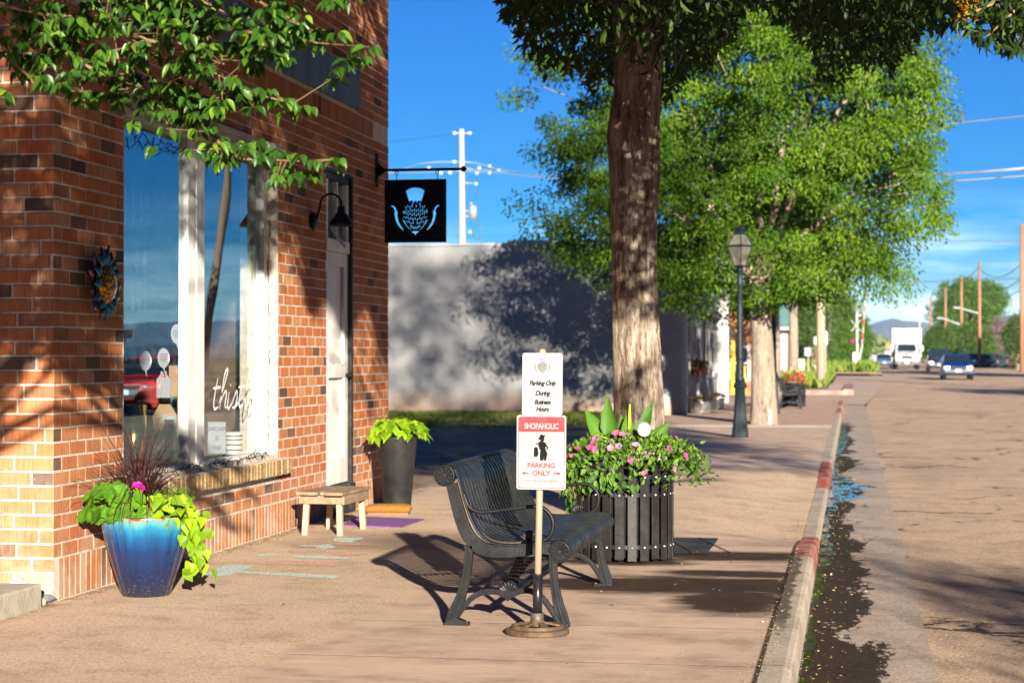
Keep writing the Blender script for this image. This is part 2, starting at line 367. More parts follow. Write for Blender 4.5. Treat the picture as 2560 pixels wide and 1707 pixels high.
# gutter pan, wet along the kerb
def wet(t, P, X, Y, c, rr, h):
    nz = t.noise(1.0, 9, 0.72, t.pos((2.4, 0.75, 1), obj=False)); 
    lim = t.math('ADD', t.math('MULTIPLY', t.math('SINE', t.math('MULTIPLY', Y, 0.9)), 0.05), t.math('MULTIPLY', t.math('SUBTRACT', nz, 0.5), 1.15))
    lim = t.math('ADD', lim, t.range(Y, 14, 24, 0.0, -0.10)); w = t.range(t.math('SUBTRACT', X, lim), 0.06, 0.09, 1, 0)
    w = t.math('MULTIPLY', w, t.range(Y, 44, 50, 1, 0)); 
    c = t.mix(w, c, t.mix(t.range(t.noise(40, 4, .7, P), .45, .7), (0.035, 0.022, 0.013), (0.10, 0.065, 0.035)))
    jn = t.math('PINGPONG', Y, 1.5); c = t.mix(t.range(jn, 0.012, 0.0, 0, 0.7), c, (0.05, 0.04, 0.035))
    return c, t.math('SUBTRACT', 0.9, t.math('MULTIPLY', w, 0.45)), h
m_gut = ground_mat("gutter_concrete", (0.42, 0.345, 0.285), (0.50, 0.405, 0.33), 60, 0.8, 0.4, 0.004, True, 0.9, wet)
sheet("gutter", -0.27, 0.40, YS[:-8], roadz, m_gut, 0.004, "concrete gutter pan wet along the kerb")
# standing water in the gutter
tw = NT("gutter_water"); b = tw.bsdf((0.012, 0.010, 0.006), 0.04, 0, tw.bump(tw.noise(9, 3, 0.5, tw.pos((0.6, 1.6, 1), obj=False)), 0.12, 0.012), 0.5); b.inputs['IOR'].default_value = 1.33
wb = tw.bsdf(tw.mix(tw.range(tw.noise(14, 5, .7), .45, .62), (0.022, 0.016, 0.008), (0.05, 0.055, 0.010)), .5, 0, tw.bump(tw.noise(30, 4, .7), .6, .01), .3); wmx = tw.N('MixShader'); tw.put(wmx, 0, tw.range(tw.noise(3.2, 6, .7, tw.pos((3.0, .8, 1), obj=False)), .47, .50)); tw.t.links.new(wb.outputs[0], wmx.inputs[1]); tw.t.links.new(b.outputs[0], wmx.inputs[2]); tw.t.links.new(wmx.outputs[0], tw.out.inputs[0])
def water_strip(ya, yb, wfun, seed):
    rr = random.Random(seed); v = []; f = []; n = int((yb - ya) / 0.12)
    for i in range(n + 1):
        y = ya + (yb - ya) * i / n; w = wfun((y - ya) / (yb - ya)) * (1 + rr.uniform(-.16, .16)); v += [(-0.262, y, -0.1415), (-0.262 + max(w, .004), y, -0.1415)]
    for i in range(n): f.append((2 * i, 2 * i + 1, 2 * i + 3, 2 * i + 2))
    me = bpy.data.meshes.new("water"); me.from_pydata(v, [], f); tag(link("water", me, tw.m), "still gutter water mirroring the sky", kind='structure')
water_strip(5.0, 17.4, lambda s: 0.07 + 0.03 * math.sin(9 * s) + 0.02 * math.sin(31 * s) + .012 * math.sin(97 * s), 1)
water_strip(17.6, 29.0, lambda s: 0.05 + 0.33 * math.exp(-((s - .5) / .2) ** 2) * (1 + .25 * math.sin(37 * s) + .15 * math.sin(83 * s)) + 0.02 * math.sin(40 * s), 2)
water_strip(30.0, 46.0, lambda s: 0.16 * math.sin(PI * s) + 0.02, 3)
# sidewalk
def walk_x(t, P, X, Y, c, rr, h):
    pink = t.mix(t.range(t.noise(1.3, 5, .6, P), .35, .65), (0.46, 0.335, 0.255), (0.57, 0.42, 0.315))
    st = t.range(t.noise(6, 5, .7, t.pos((0.35, 3.2, 1), obj=False)), .56, .64); pink = t.mix(t.math('MULTIPLY', st, 0.55), pink, (0.70, 0.52, 0.42))
    edge = t.math('ADD', X, t.math('MULTIPLY', t.math('SUBTRACT', t.noise(1.5, 5, .6, P), .5), 0.5))
    east = t.range(edge, -2.62, -2.50)
    drive = band(t, t.math('ADD', Y, t.math('MULTIPLY', t.math('SUBTRACT', t.noise(1.2, 4, .6, P), .5), .25)), 16.3, 25.3, 0.05)
    pm = t.math('MULTIPLY', east, t.math('SUBTRACT', 1.0, drive)); far = t.range(Y, 25.2, 25.4); pm = t.math('MAXIMUM', pm, far)
    c = t.mix(pm, c, pink)
    strip = band(t, Y, 25.5, 27.2, 0.03); c = t.mix(t.math('MULTIPLY', strip, .6), c, (0.62, 0.50, 0.40))
    wl = band(t, Y, 39.6, 40.9, 0.03); c = t.mix(t.math('MULTIPLY', wl, .75), c, (0.74, 0.66, 0.57))
    far2 = t.range(Y, 41, 41.1); c = t.mix(t.math('MULTIPLY', far2, .45), c, (0.42, 0.27, 0.21))
    # joints
    yj = t.math('ADD', Y, t.math('MULTIPLY', X, 0.012))
    for yy in (7.3, 8.95, 10.18, 11.75, 13.3, 14.1, 31.0, 35.0, 45, 50, 56):
        j = t.math('MULTIPLY', band(t, yj, yy - .006, yy + .006, 0.004), east if yy < 16 else 1.0)
        c = t.mix(t.math('MULTIPLY', j, .8), c, (0.05, 0.035, 0.03)); h = t.math('SUBTRACT', h, t.math('MULTIPLY', j, 2))
    lj = t.math('MULTIPLY', band(t, X, -0.425, -0.402, 0.006), t.range(Y, 16, 16.2, 1, 0)); c = t.mix(t.math('MULTIPLY', lj, .9), c, (0.03, 0.02, 0.015))
    # water stains from the watered planter
    ws = ellipses(t, P, [(-1.05, 12.1, 1.05, 0.5), (-0.66, 11.35, .36, .6), (-0.8, 13.9, 0.65, 0.36), (-0.7, 12.75, 0.5, 0.22), (-1.54, 13.5, 0.45, 0.42)], 0.34, 0.26, 3.2, (0.5, 1.3, 1))
    ws2 = ellipses(t, P, [(-3.15, 14.6, .75, 0.75)], 0.3, 0.5, 2.0); ws = t.math('MAXIMUM', ws, t.math('MULTIPLY', ws2, .55))
    c = t.mix(t.math('MULTIPLY', ws, .96), c, t.mix(t.range(t.noise(30, 4, .7, P), .4, .7), (0.030, 0.018, 0.013), (0.06, 0.036, 0.024)))
    rr = t.math('SUBTRACT', 0.88, t.math('MULTIPLY', ws, 0.38))
    # patchy dark brown line along the wall foot
    wf = t.math('MULTIPLY', t.range(X, -4.30, -4.42, 0, 0.65), t.range(t.noise(7, 4, .7, P), .42, .6)); c = t.mix(wf, c, (0.10, 0.055, 0.025))
    return c, rr, h
m_walk = ground_mat("aggregate_concrete", (0.68, 0.51, 0.36), (0.58, 0.435, 0.31), 62, 0.9, 0.7, 0.008, True, 0.9, walk_x)
def kerb_top(y):
    def s(a, b): return float(smooth((y - a) / (b - a)))
    return -0.0 - 0.10 * (s(14.6, 16.6) - s(22.6, 25.0))
_ys = [-6, 2, 10, 14] + [14.2 + .4 * i for i in range(29)] + [26, 30, 40, 50, 55, 64.5]; _xs = [-4.5, -2.6, -1.6, -1.35, -1.1, -.85, -.6, -.40]
_v = [(x, y, kerb_top(y) * float(smooth((x + 1.6) / 1.2))) for y in _ys for x in _xs]; _k = len(_xs)
_me = bpy.data.meshes.new("sidewalk"); _me.from_pydata(_v, [], [(i * _k + j, i * _k + j + 1, (i + 1) * _k + j + 1, (i + 1) * _k + j) for i in range(len(_ys) - 1) for j in range(_k - 1)]); tag(link("sidewalk", _me, m_walk, smooth_=True), "concrete sidewalk of tan aggregate and pink slabs", kind='structure')
# kerb with a dropped driveway
def kerb_top(y):
    def s(a, b): return float(smooth((y - a) / (b - a)))
    return -0.0 - 0.10 * (s(14.6, 16.6) - s(22.6, 25.0))
def kerb_x(t, P, X, Y, c, rr, h):
    wn_ = t.range(t.noise(5, 6, .75, t.pos((1, 2.5, 1), obj=False)), .40, .52)
    red = t.math('MAXIMUM', t.math('MAXIMUM', band(t, Y, 14.0, 16.6, .08), band(t, Y, 22.7, 26.6, .1)), t.math('MAXIMUM', band(t, Y, 50.5, 55, .2), band(t, Y, 58, 64, .3)))
    c = t.mix(t.math('MULTIPLY', t.math('MULTIPLY', red, wn_), .92), c, t.mix(t.range(t.noise(20, 3, .6, P), .4, .6), (0.30, 0.018, 0.022), (0.36, 0.07, 0.06)))
    for yy in (7.9, 9.0, 10.15, 12.9, 14.0, 20, 27, 33, 40):
        j = band(t, Y, yy - .006, yy + .006, .004); c = t.mix(t.math('MULTIPLY', j, .7), c, (0.05, 0.04, 0.03)); h = t.math('SUBTRACT', h, t.math('MULTIPLY', j, 2))
    dmp = t.math('MULTIPLY', t.range(t.math('ADD', X, t.math('MULTIPLY', t.noise(5, 6, .7, P), .16)), -0.27, -0.25, 1, 0), band(t, Y, 10.3, 14.3, .3)); c = t.mix(t.math('MULTIPLY', dmp, .8), c, (0.055, 0.035, 0.025))
    return c, rr, h
m_kerb = ground_mat("kerb_concrete", (0.52, 0.44, 0.35), (0.42, 0.355, 0.285), 80, 1.5, 0.4, 0.004, False, 0.9, kerb_x)
def kerb(y0, y1, step=0.5, top=kerb_top, dx=0, zb=lambda y: 0):
    v = []; f = []; n = int((y1 - y0) / step)
    for i in range(n + 1):
        y = y0 + (y1 - y0) * i / n; z = top(y); b = zb(y)
        for (x, zz) in ((-.405, -.2), (-.40, z + .003), (-.30, z + .003), (-.275, z - .006), (-.266, z - .022), (-.250, -.2)): v.append((x + dx, y, zz + b))
    k = 6
    for i in range(n):
        for j in range(k - 1): f.append((i * k + j, (i + 1) * k + j, (i + 1) * k + j + 1, i * k + j + 1))
    f.append(tuple(range(k))); f.append(tuple(range(n * k, n * k + k))[::-1])
    me = bpy.data.meshes.new("kerb"); me.from_pydata(v, [], f); return tag(link("kerb", me, m_kerb), kind='structure')
kerb(2, 64.2)["label"] = "weathered concrete kerb with worn red paint"
# side street crossing and the next block
m_side = ground_mat("side_street", (0.56, 0.44, 0.34), (0.48, 0.38, 0.30), 30, 0.5, 0.4, 0.006, False, 0.9)
sheet("side_street", -60, road_l, [64.5, 68, 72, 76, 78.8], lambda y: roadz(y) + 0.02, m_side, 0.0, "side street beyond the sidewalk")
m_walk2 = ground_mat("far_walk", (0.60, 0.48, 0.38), (0.52, 0.41, 0.33), 30, 0.5, 0.4, 0.006, False, 0.9)
mb = MB(); mb.bb(-40, -0.35, 78.8, 79.1, -.2, 0.07); mb.bb(-0.35, 0.05, 79.1, 97, -.2, .12)
tag(mb.build("kerb", mat("red_kerb_paint", (0.30, 0.15, 0.12), 0.8, 0, 0.5, 2, 0.3, dirt=(0.35, 0.3, 0.26))), "red painted kerb of the next block", kind='structure')
sheet("path", -40, -0.35, [79.1, 82, 97], lambda y: landz(y) + .03, m_walk2, 0.0, "pale concrete walk of the next block")
m_grass_base = ground_mat("grass_soil", (0.10, 0.15, 0.02), (0.15, 0.20, 0.035), 12, 0.6, 0.5, 0.03, False, 1.0)
sheet("lawn", -60, -1.0, [83.5, 90, 100, 110, 118, 125, 131], lambda y: landz(y) + .05, m_grass_base, 0.0, "bright green verge before the railway")
sheet("lawn", -60, 1.6, [137, 145, 155, 165, 180, 200, 260, 400], lambda y: landz(y) + .05, m_grass_base, 0.0, "green weedy land beyond the railway")
sheet("path", -1.0, road_l, [97, 110, 118, 125, 131], lambda y: roadz(y), m_side, 0.01, "gravel shoulder before the railway")
# vacant lot
def lot_x(t, P, X, Y, c, rr, h):
    g = t.range(t.noise(0.35, 5, .6, P), .45, .6); gm = t.math('MULTIPLY', t.range(Y, 36, 41), t.range(t.noise(1.2, 5, .6, P), .38, .55)); c = t.mix(gm, c, (0.09, 0.12, 0.03)); return c, rr, h
m_lot = ground_mat("bare_earth", (0.30, 0.21, 0.145), (0.42, 0.30, 0.21), 22, 0.5, 0.8, 0.02, True, 1.0, lot_x)
sheet("lot_ground", -40, -4.5, [18.9, 25, 30, 36, 42, 48.0], lambda y: 0.0, m_lot, -0.012, "bare earth lot between the two shops")
sheet("lot_ground", -40, -4.5, [-6, 4, 10.7], lambda y: 0.0, m_lot, -0.012, "paved strip beside the brick shop")
sheet("lot_ground", -4.5, -4.0, [47.7, 55, 64.5], lambda y: 0.0, m_walk2, -0.002, "paved strip at the foot of the white facade")
# low grass along the wall foot of the lot
def grass(name, label, n, fx, fy, h, z=0.0, m=None):
    X = fx(n); Y = fy(n); P = np.stack([X, Y, (np.full(n, z) if not callable(z) else z(Y))], 1)
    A = np.stack([RNG.normal(0, .35, n), RNG.normal(0, .35, n), np.ones(n)], 1); o = leaves(name, m, None, P, A, rdir(n), h * RNG.uniform(.5, 1.3, n), h * .16, 'diamond'); return tag(o, label, kind='stuff')
m_gr = leafmat("grass_blades", [(0, (0.07, 0.11, 0.015)), (.6, (0.12, 0.16, 0.03)), (1, (0.26, 0.22, 0.07))], 0.3)
_cl = [(RNG.uniform(-11, -4.6), 47.6 - abs(RNG.normal(0, 3.4)), RNG.uniform(.15, .6)) for _ in range(150)]; _ci = RNG.integers(0, 150, 15000)
_gx = np.array([_cl[i][0] for i in _ci]) + RNG.normal(0, 1, 15000) * np.array([_cl[i][2] for i in _ci]); _gy = np.minimum(np.array([_cl[i][1] for i in _ci]) + RNG.normal(0, 1, 15000) * np.array([_cl[i][2] for i in _ci]) * .6, 47.65)
_gk = _gx < -4.65; grass("grass", "sparse grass growing along the foot of the white wall", int(_gk.sum()), lambda n: _gx[_gk], lambda n: _gy[_gk], 0.11, -0.01, m_gr)
m_gr2 = leafmat("verge_blades", [(0, (0.12, 0.22, 0.02)), (.6, (0.20, 0.30, 0.04)), (1, (0.34, 0.34, 0.10))], 0.4)
grass("grass", "tall bright grass on the verge around the wooden pole", 5000, lambda n: RNG.uniform(-7, -1.1, n), lambda n: RNG.uniform(84, 128, n), 0.45, lambda y: landz(y) + .03, m_gr2)
grass("grass", "tall pale grass beyond the railway signal", 7000, lambda n: RNG.uniform(-12, 1.7, n), lambda n: RNG.uniform(140, 190, n), 0.8, lambda y: landz(y) + .03, m_gr2)
sheet("path", -0.35, road_l, [78.8, 82, 88, 93, 97], roadz, m_side, 0.012, "concrete gutter edge of the next block")
# railway
m_bal = ground_mat("ballast", (0.10, 0.08, 0.075), (0.17, 0.14, 0.13), 12, 0.7, 1.0, 0.05, False, 1.0)
sheet("railway_bed", -80, 1.0, [131, 133, 135, 137], lambda y: landz(y) + 0.09, m_bal, 0, "dark ballast of the railway crossing")
for yy in (132.6, 134.1):
    tag(MB().bb(-80, 1.9, yy, yy + .08, float(landz(yy)) + .06, float(landz(yy)) + .17).build("rail", mat("rail_steel", (0.12, 0.08, 0.06), 0.5, 0.6)), kind='structure')
# mountains
def ridge(name, D, prof, m, seed, label):
    rr = random.Random(seed); v = []; f = []; nx = 160; x0, x1 = -2600, 5200
    for j in range(14):
        s = j / 13
        for i in range(nx + 1):
            X = x0 + (x1 - x0) * i / nx; px_ = 1280 + FPX * (cT * X + sT * D) / (-sT * X + cT * D)
            hgt = (HOR - np.interp(px_, [p[0] for p in prof], [p[1] for p in prof])) / FPX * D
            nz_ = 0.5 + 0.5 * math.sin(X * .011 + j * 1.3) * math.sin(X * .0043 + j * .7 + seed) + rr.uniform(-.25, .25)
            k = math.sin(s * PI / 2); z = hgt * (k * (1 - .16 * nz_ * (1 - s)) if j else 0) + (rr.uniform(-4, 4) if 0 < j else 0)
            v.append((X, D - 1500 * (1 - s) + rr.uniform(-30, 30), z))
    for j in range(13):
        for i in range(nx): a = j * (nx + 1) + i; f.append((a, a + 1, a + nx + 2, a + nx + 1))
    me = bpy.data.meshes.new(name); me.from_pydata(v, [], f); tag(link(name, me, m, smooth_=True), label, kind='structure')
m_mt = ground_mat("mountain_rock", (0.10, 0.11, 0.08), (0.20, 0.18, 0.14), 0.02, 0.003, 0.2, 5, False, 1.0)
ridge("mountains", 9000, [(1200, 840), (2000, 838), (2150, 822), (2190, 806), (2225, 797), (2260, 803), (2300, 806), (2340, 812), (2420, 800), (2500, 794), (2560, 786), (2900, 800)], m_mt, 3, "hazy blue mountain range on the horizon")
ridge("hills", 5200, [(1200, 872), (2100, 862), (2180, 856), (2240, 851), (2320, 858), (2420, 856), (2560, 850), (2900, 860)], m_mt, 8, "low pale foothills below the mountains")
# ================================================================== BRICK SHOP
WX = -4.43
def wy(x, X=WX): return wallp(x, 900, X).y
def wz(x, y, X=WX): return wallp(x, y, X).z
CY = wy(140); EY = wy(973); WA = wy(314); WB = wy(698); DA = wy(818); DB = wy(882)
SILL = 0.62; HEAD = 2.93; DTOP = 2.98; CRS = 0.0816; BL = 0.243; TOPZ = 6.4
tb = NT("brick"); a_ = tb.N("Attribute", attribute_name='tone', attribute_type='GEOMETRY')
bc = tb.ramp(a_.outputs['Fac'], [(0, (0.09, 0.058, 0.045)), (.10, (0.17, 0.10, 0.065)), (.2, (0.36, 0.145, 0.065)), (.5, (0.43, 0.18, 0.08)), (.72, (0.40, 0.125, 0.045)), (.9, (0.46, 0.23, 0.12)), (1, (0.46, 0.30, 0.18))])
Pw = tb.pos(obj=False); sc_ = tb.noise(1, 4, .65, tb.pos((75, 75, 5), obj=False)); sp2 = tb.noise(55, 4, .7, Pw)
bc = tb.mix(0.6, bc, tb.ramp(sc_, [(0.28, (0.25, 0.22, 0.2)), (.5, (0.5, 0.5, 0.5)), (.72, (0.72, 0.72, 0.7))]), 'OVERLAY')
bc = tb.mix(tb.range(sp2, .62, .74, 0, .35), bc, (0.6, 0.5, 0.42))
bc = tb.mix(tb.range(tb.noise(2.2, 6, .7, Pw), .52, .75, 0, .4), bc, (0.27, 0.15, 0.10))
zz = tb.N("SeparateXYZ"); tb.t.links.new(Pw, zz.inputs[0])
bc = tb.mix(tb.math('MULTIPLY', tb.range(zz.outputs[2], 0.9, 0.0, 0, .55), tb.range(tb.noise(4, 5, .7, Pw), .42, .62)), bc, (0.50, 0.40, 0.33))
tb.bsdf(bc, .88, 0, tb.bump(tb.math('ADD', sc_, tb.math('MULTIPLY', sp2, .6)), 0.22, 0.003), 0.08); m_brick = tb.m
m_mortar = mat("mortar", (0.55, 0.47, 0.38), 0.95, 0, 0.2, 14, 0.25, 0.004, dirt=(0.34, 0.27, 0.21))
def brick_panel(o, u, n, ul, z0, z1, holes, course=CRS, bl=BL, j=0.012, depth=0.0035, soldier=None, off=0.0, seed=1, jag=0.0012):
    """bricks on a plane: origin o, horizontal unit u, outward unit n; holes [(u0,u1,z0,z1)]"""
    rr = np.random.default_rng(seed); o = np.array(o, float); u = np.array(u, float); n = np.array(n, float); Zv = np.array((0, 0, 1.0)); V = []; F = []; T = []
    def one(a, b, c, d, tn, ex=0):
        e = depth + ex + rr.uniform(-jag, jag); q = 0.002; tw = rr.uniform(-.0004, .0004, 4); k = len(V)
        for (x, z, h) in ((a, c, 0), (b, c, 0), (b, d, 0), (a, d, 0), (a + q, c + q, e + tw[0]), (b - q, c + q, e + tw[1]), (b - q, d - q, e + tw[2]), (a + q, d - q, e + tw[3])): V.append(o + u * x + Zv * z + n * h)
        for f in ((4, 5, 6, 7), (0, 1, 5, 4), (1, 2, 6, 5), (2, 3, 7, 6), (3, 0, 4, 7)): F.append([k + i for i in f]); T.append(tn)
    sz = soldier or []
    row = 0; z = z0
    while z < z1 - 1e-6:
        cs = [s for s in sz if abs(s[0] - z) < course * .51]
        if cs:
            h = cs[0][1] - z; x = 0
            while x < ul - .01:
                w = CRS * rr.uniform(.9, 1.1); a, b = x + .006, min(x + w, ul) - .006
                if b - a > .02 and not any(a < h1 - .01 and b > h0 + .01 and z < hz1 - .01 and z + h > hz0 + .01 for h0, h1, hz0, hz1 in holes):
                    if cs[0][2] <= (a + b) / 2 <= cs[0][3]: one(a, b, z + .008, z + h - .008, rr.beta(1.6, 1.6), 0)
                    else:
                        pass
                x += w
            z = cs[0][1]; row += 1
            continue
        x = -((row % 2) * bl / 2 + off) - rr.uniform(0, .01)
        while x < ul:
            w = bl * rr.uniform(.97, 1.03); a, b = max(x + j / 2, 0), min(x + w - j / 2, ul); c, d = z + j / 2, z + course - j / 2; segs = [(a, b)]
            for (h0, h1, hz0, hz1) in holes:
                if c < hz1 - .01 and d > hz0 + .01:
                    ns = []
                    for (p, q) in segs:
                        if q <= h0 or p >= h1: ns.append((p, q))
                        else:
                            if p < h0: ns.append((p, h0))
                            if q > h1: ns.append((h1, q))
                    segs = ns
            tn = .2 + .75 * rr.beta(1.5, 1.5) if rr.random() > .09 else rr.random() * .16
            for (p, q) in segs:
                if q - p > .025: one(p, q, c + rr.uniform(-.0015, .0015), d + rr.uniform(-.0015, .0015), tn)
            x += w
        z += course; row += 1
    return np.array(V), np.array(F), np.array(T)
shop = thing("brick_shop", "red and orange brick corner shop with a tall display window", "building", (WX, CY, 0))
# core masonry (mortar plane) in boxes that butt end to end
mc = MB(); X1 = WX - 0.012; X0 = WX - 0.32
mc.bb(X0, X1, CY, WA, 0, TOPZ); mc.bb(X0, X1, WA, WB, 0, SILL); mc.bb(X0, X1, WA, WB, HEAD + .10, TOPZ); mc.bb(X0, X1, WB, DA, 0, TOPZ); mc.bb(X0, X1, DA, DB, DTOP, TOPZ); mc.bb(X0, X1, DB, EY - .01, 0, TOPZ)
mc.bb(-13, X0, CY + .012, CY + .3, 0, TOPZ); mc.bb(-13, X0, EY - .3, EY - .012, 0, TOPZ); mc.bb(-13.3, -13, CY, EY, 0, TOPZ)
mc.bb(-13, X0, CY + .3, EY - .3, TOPZ - .4, TOPZ - .2)
wall = mc.build("wall", m_mortar, shop, True)

L = EY - CY
Vf, Ff, Tf = brick_panel((X1, CY - .012, 0), (0, 1, 0), (1, 0, 0), L + .012, 0, TOPZ, [(WA - CY, WB - CY + .012, SILL - .16, HEAD + .06), (DA - CY + .012, DB - CY + .012, -1, DTOP), (2.0, wy(896) - CY, 3.62, 3.98)], soldier=[(0.0, 0.245, 0.1, 99), (3.427, 3.60, 2.0, 7.6)], seed=3)
Vs, Fs, Ts = brick_panel((-13, CY, 0), (1, 0, 0), (0, -1, 0), 13 - 4.442, 0, TOPZ, [], seed=5, off=.05, depth=.006, jag=.002)
me = tone_mesh("bricks", np.vstack([Vf, Vs]), np.vstack([Ff, Fs + len(Vf)]), np.concatenate([Tf, Ts])); link("brick_face", me, m_brick, shop, world=True)
# rowlock sill, wood header, coping
tsn = np.random.default_rng(9)
Vr, Fr, Tr = brick_panel((WX + .05, WA - .04, SILL - .155), (0, 1, 0), (1, 0, 0), WB - WA + .22, 0, .125, [], course=.125, bl=.082, seed=8, depth=.008, jag=.004)
tsl = NT("sandy_brick"); a2 = tsl.N("Attribute", attribute_name='tone', attribute_type='GEOMETRY'); hh = tsl.noise(1, 4, .7, tsl.pos((20, 20, 90), obj=False))
cc_ = tsl.mix(.7, tsl.ramp(a2.outputs['Fac'], [(0, (0.20, 0.13, 0.07)), (.5, (0.40, 0.26, 0.12)), (1, (0.46, 0.34, 0.19))]), tsl.ramp(hh, [(.3, (.15, .13, .12)), (.6, (.6, .6, .6))]), 'OVERLAY'); tsl.bsdf(cc_, .9, 0, tsl.bump(hh, .9, .012), .3)
sill = link("window_sill", tone_mesh("sill", Vr, Fr, Tr), tsl.m, shop, world=True)
MB().bb(WX - .1, WX + .05, WA - .04, WB + .18, SILL - .155, SILL - .03).build("sill_core", m_mortar, sill, True)
m_white = mat("white_paint", (0.72, 0.70, 0.66), 0.5, 0, 0.1, 6, 0.2, 0.002, stretch=(1, 1, .3), dirt=(0.48, 0.45, 0.38))
m_whited = mat("weathered_white_wood", (0.42, 0.40, 0.37), 0.7, 0, 0.25, 7, 0.4, 0.004, stretch=(1, .3, 1), dirt=(0.2, 0.17, 0.14))
FX = WX - 0.10                                    # window frame plane
hd = MB(); hd.bb(WX - .16, WX + .012, WA, WB, HEAD, HEAD + .062); hd.bb(WX - .18, WX - .02, WA, WB, HEAD - .04, HEAD); hd.bb(WX - .16, WX + .03, WA - .02, WB + .02, HEAD + .063, HEAD + .10)
hd.build("window_header", m_whited, shop, True, bevel=.003)
win = MB()
def yb(x): return wy(x, FX)
def frame_v(x0, x1, dx=0.0): 
    win.bb(FX - .07, FX + dx, yb(x0), yb(x1), SILL + .02, HEAD - .04)
frame_v(470, 489); frame_v(492, 511); win.bb(FX - .08, FX - .03, yb(489), yb(492), SILL + .02, HEAD - .04)
frame_v(660, 677); frame_v(679, 697, .015); win.bb(FX - .07, FX, WA - .02, WA + .02, SILL, HEAD - .04)
win.bb(FX - .08, FX + .02, WA - .02, WB + .0, SILL - .03, SILL + .02)
wf = win.build("window_frame", m_white, shop, True, bevel=.004)
MB().bb(FX - .1, WX - .015, WA, WB, SILL - .05, SILL - .03).build("sill_board", mat("blue_grey_sill", (0.20, 0.22, 0.27), 0.6), shop, True)
# glass
tg = NT("shop_glass"); fr = tg.N("Fresnel"); fr.inputs['IOR'].default_value = 1.62; tr_ = tg.N("BsdfTransparent"); tr_.inputs[0].default_value = (.90, .92, .92, 1); gl = tg.N("BsdfGlossy"); gl.inputs['Roughness'].default_value = 0.0
gl.inputs['Color'].default_value = (0.55, 0.88, 1.0, 1)
wv_ = tg.bump(tg.noise(0.55, 2, .4, tg.pos((1, 1, .6), obj=False)), 0.25, 0.03); tg.t.links.new(wv_, gl.inputs['Normal'])
ms_ = tg.N("MixShader"); ms_.inputs[0].default_value = 0.36; tg.t.links.new(tr_.outputs[0], ms_.inputs[1]); tg.t.links.new(gl.outputs[0], ms_.inputs[2]); tg.t.links.new(ms_.outputs[0], tg.out.inputs[0]); m_glass = tg.m
for (ya, yb_) in ((WA + .02, yb(470)), (yb(511), yb(660))):
    me = bpy.data.meshes.new("g"); x = FX - .035; me.from_pydata([(x, ya, SILL + .02), (x, yb_, SILL + .02), (x, yb_, HEAD - .04), (x, ya, HEAD - .04)], [], [(0, 1, 2, 3)]); link("window_pane", me, m_glass, shop, True)
# display room behind the glass
rm = MB(); BX = -6.0
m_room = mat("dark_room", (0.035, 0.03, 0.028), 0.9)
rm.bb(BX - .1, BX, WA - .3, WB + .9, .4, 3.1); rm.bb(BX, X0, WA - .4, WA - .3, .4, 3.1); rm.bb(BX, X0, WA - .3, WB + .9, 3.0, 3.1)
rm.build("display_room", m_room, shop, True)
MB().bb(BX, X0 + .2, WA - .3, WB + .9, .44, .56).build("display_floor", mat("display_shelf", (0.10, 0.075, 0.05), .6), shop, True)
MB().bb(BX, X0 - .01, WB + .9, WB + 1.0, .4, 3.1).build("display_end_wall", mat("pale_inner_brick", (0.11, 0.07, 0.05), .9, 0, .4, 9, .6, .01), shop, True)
# door: black outer frame, white door and transom, step
m_blk = mat("black_trim", (0.012, 0.011, 0.011), 0.5, 0, 0.3, 20, 0.3, dirt=(0.05, 0.045, 0.04))
DXF = WX - 0.045
df = MB(); df.bb(DXF - .08, WX + .004, DB - .055, DB, 0, DTOP); df.bb(DXF - .08, WX - .03, DA, DA + .05, 0, DTOP); df.bb(DXF - .08, WX - .018, DA, DB - .055, DTOP - .06, DTOP); df.bb(DXF - .08, WX + .004, DA, DB, DTOP - .0, DTOP + .03)
df.build("door_surround", m_blk, shop, True, bevel=.004)
dr = MB(); y0, y1 = DA + .05, DB - .055; TB = 2.30
dr.bb(DXF - .06, DXF - .02, y0, y1, .27, TB)
for (a, b, c, d) in ((y0, y0 + .12, .27, TB), (y1 - .12, y1, .27, TB), (y0 + .12, y1 - .12, .27, .5), (y0 + .12, y1 - .12, TB - .12, TB), (y0 + .12, y1 - .12, 1.2, 1.32)): dr.bb(DXF - .02, DXF + .012, a, b, c, d)
dr.bb(DXF - .06, DXF + .03, y0, y1, TB + .003, TB + .11); dr.bb(DXF - .06, DXF + .02, y0, y0 + .07, TB + .11, DTOP - .06); dr.bb(DXF - .06, DXF + .02, y1 - .07, y1, TB + .11, DTOP - .06)
dr.bb(DXF - .06, DXF + .02, (y0 + y1) / 2 - .02, (y0 + y1) / 2 + .02, TB + .11, DTOP - .06)
door = dr.build("door", m_white, shop, True, bevel=.004)
me = bpy.data.meshes.new("g"); x = DXF - .02; me.from_pydata([(x, y0, TB + .1), (x, y1, TB + .1), (x, y1, DTOP - .05), (x, y0, DTOP - .05)], [], [(0, 1, 2, 3)]); link("transom_pane", me, m_glass, shop, True)
MB().tube([(DXF + .012, y1 - .06, 1.22), (DXF + .07, y1 - .06, 1.22)], .018).tube([(DXF + .07, y1 - .06, 1.22), (DXF + .075, y1 - .15, 1.22)], .013).build("door_handle", mat("dark_brass", (0.06, 0.05, 0.04), .35, .9), door, True, True)
MB().bar((DXF + .02, y0 + .1, TB + .2), (DXF + .10, y0 + .34, TB + .05), .02, .02).build("door_closer", mat("grey_metal", (.3, .3, .3), .4, .7), door, True)
st = MB(); st.bb(DXF - .1, WX + .03, DA + .001, DB - .001, 0, .26); st.build("door_step", mat("black_step", (0.03, 0.028, 0.027), .7, 0, .3, 12, .4, dirt=(.16, .14, .13)), shop, True, bevel=.008)
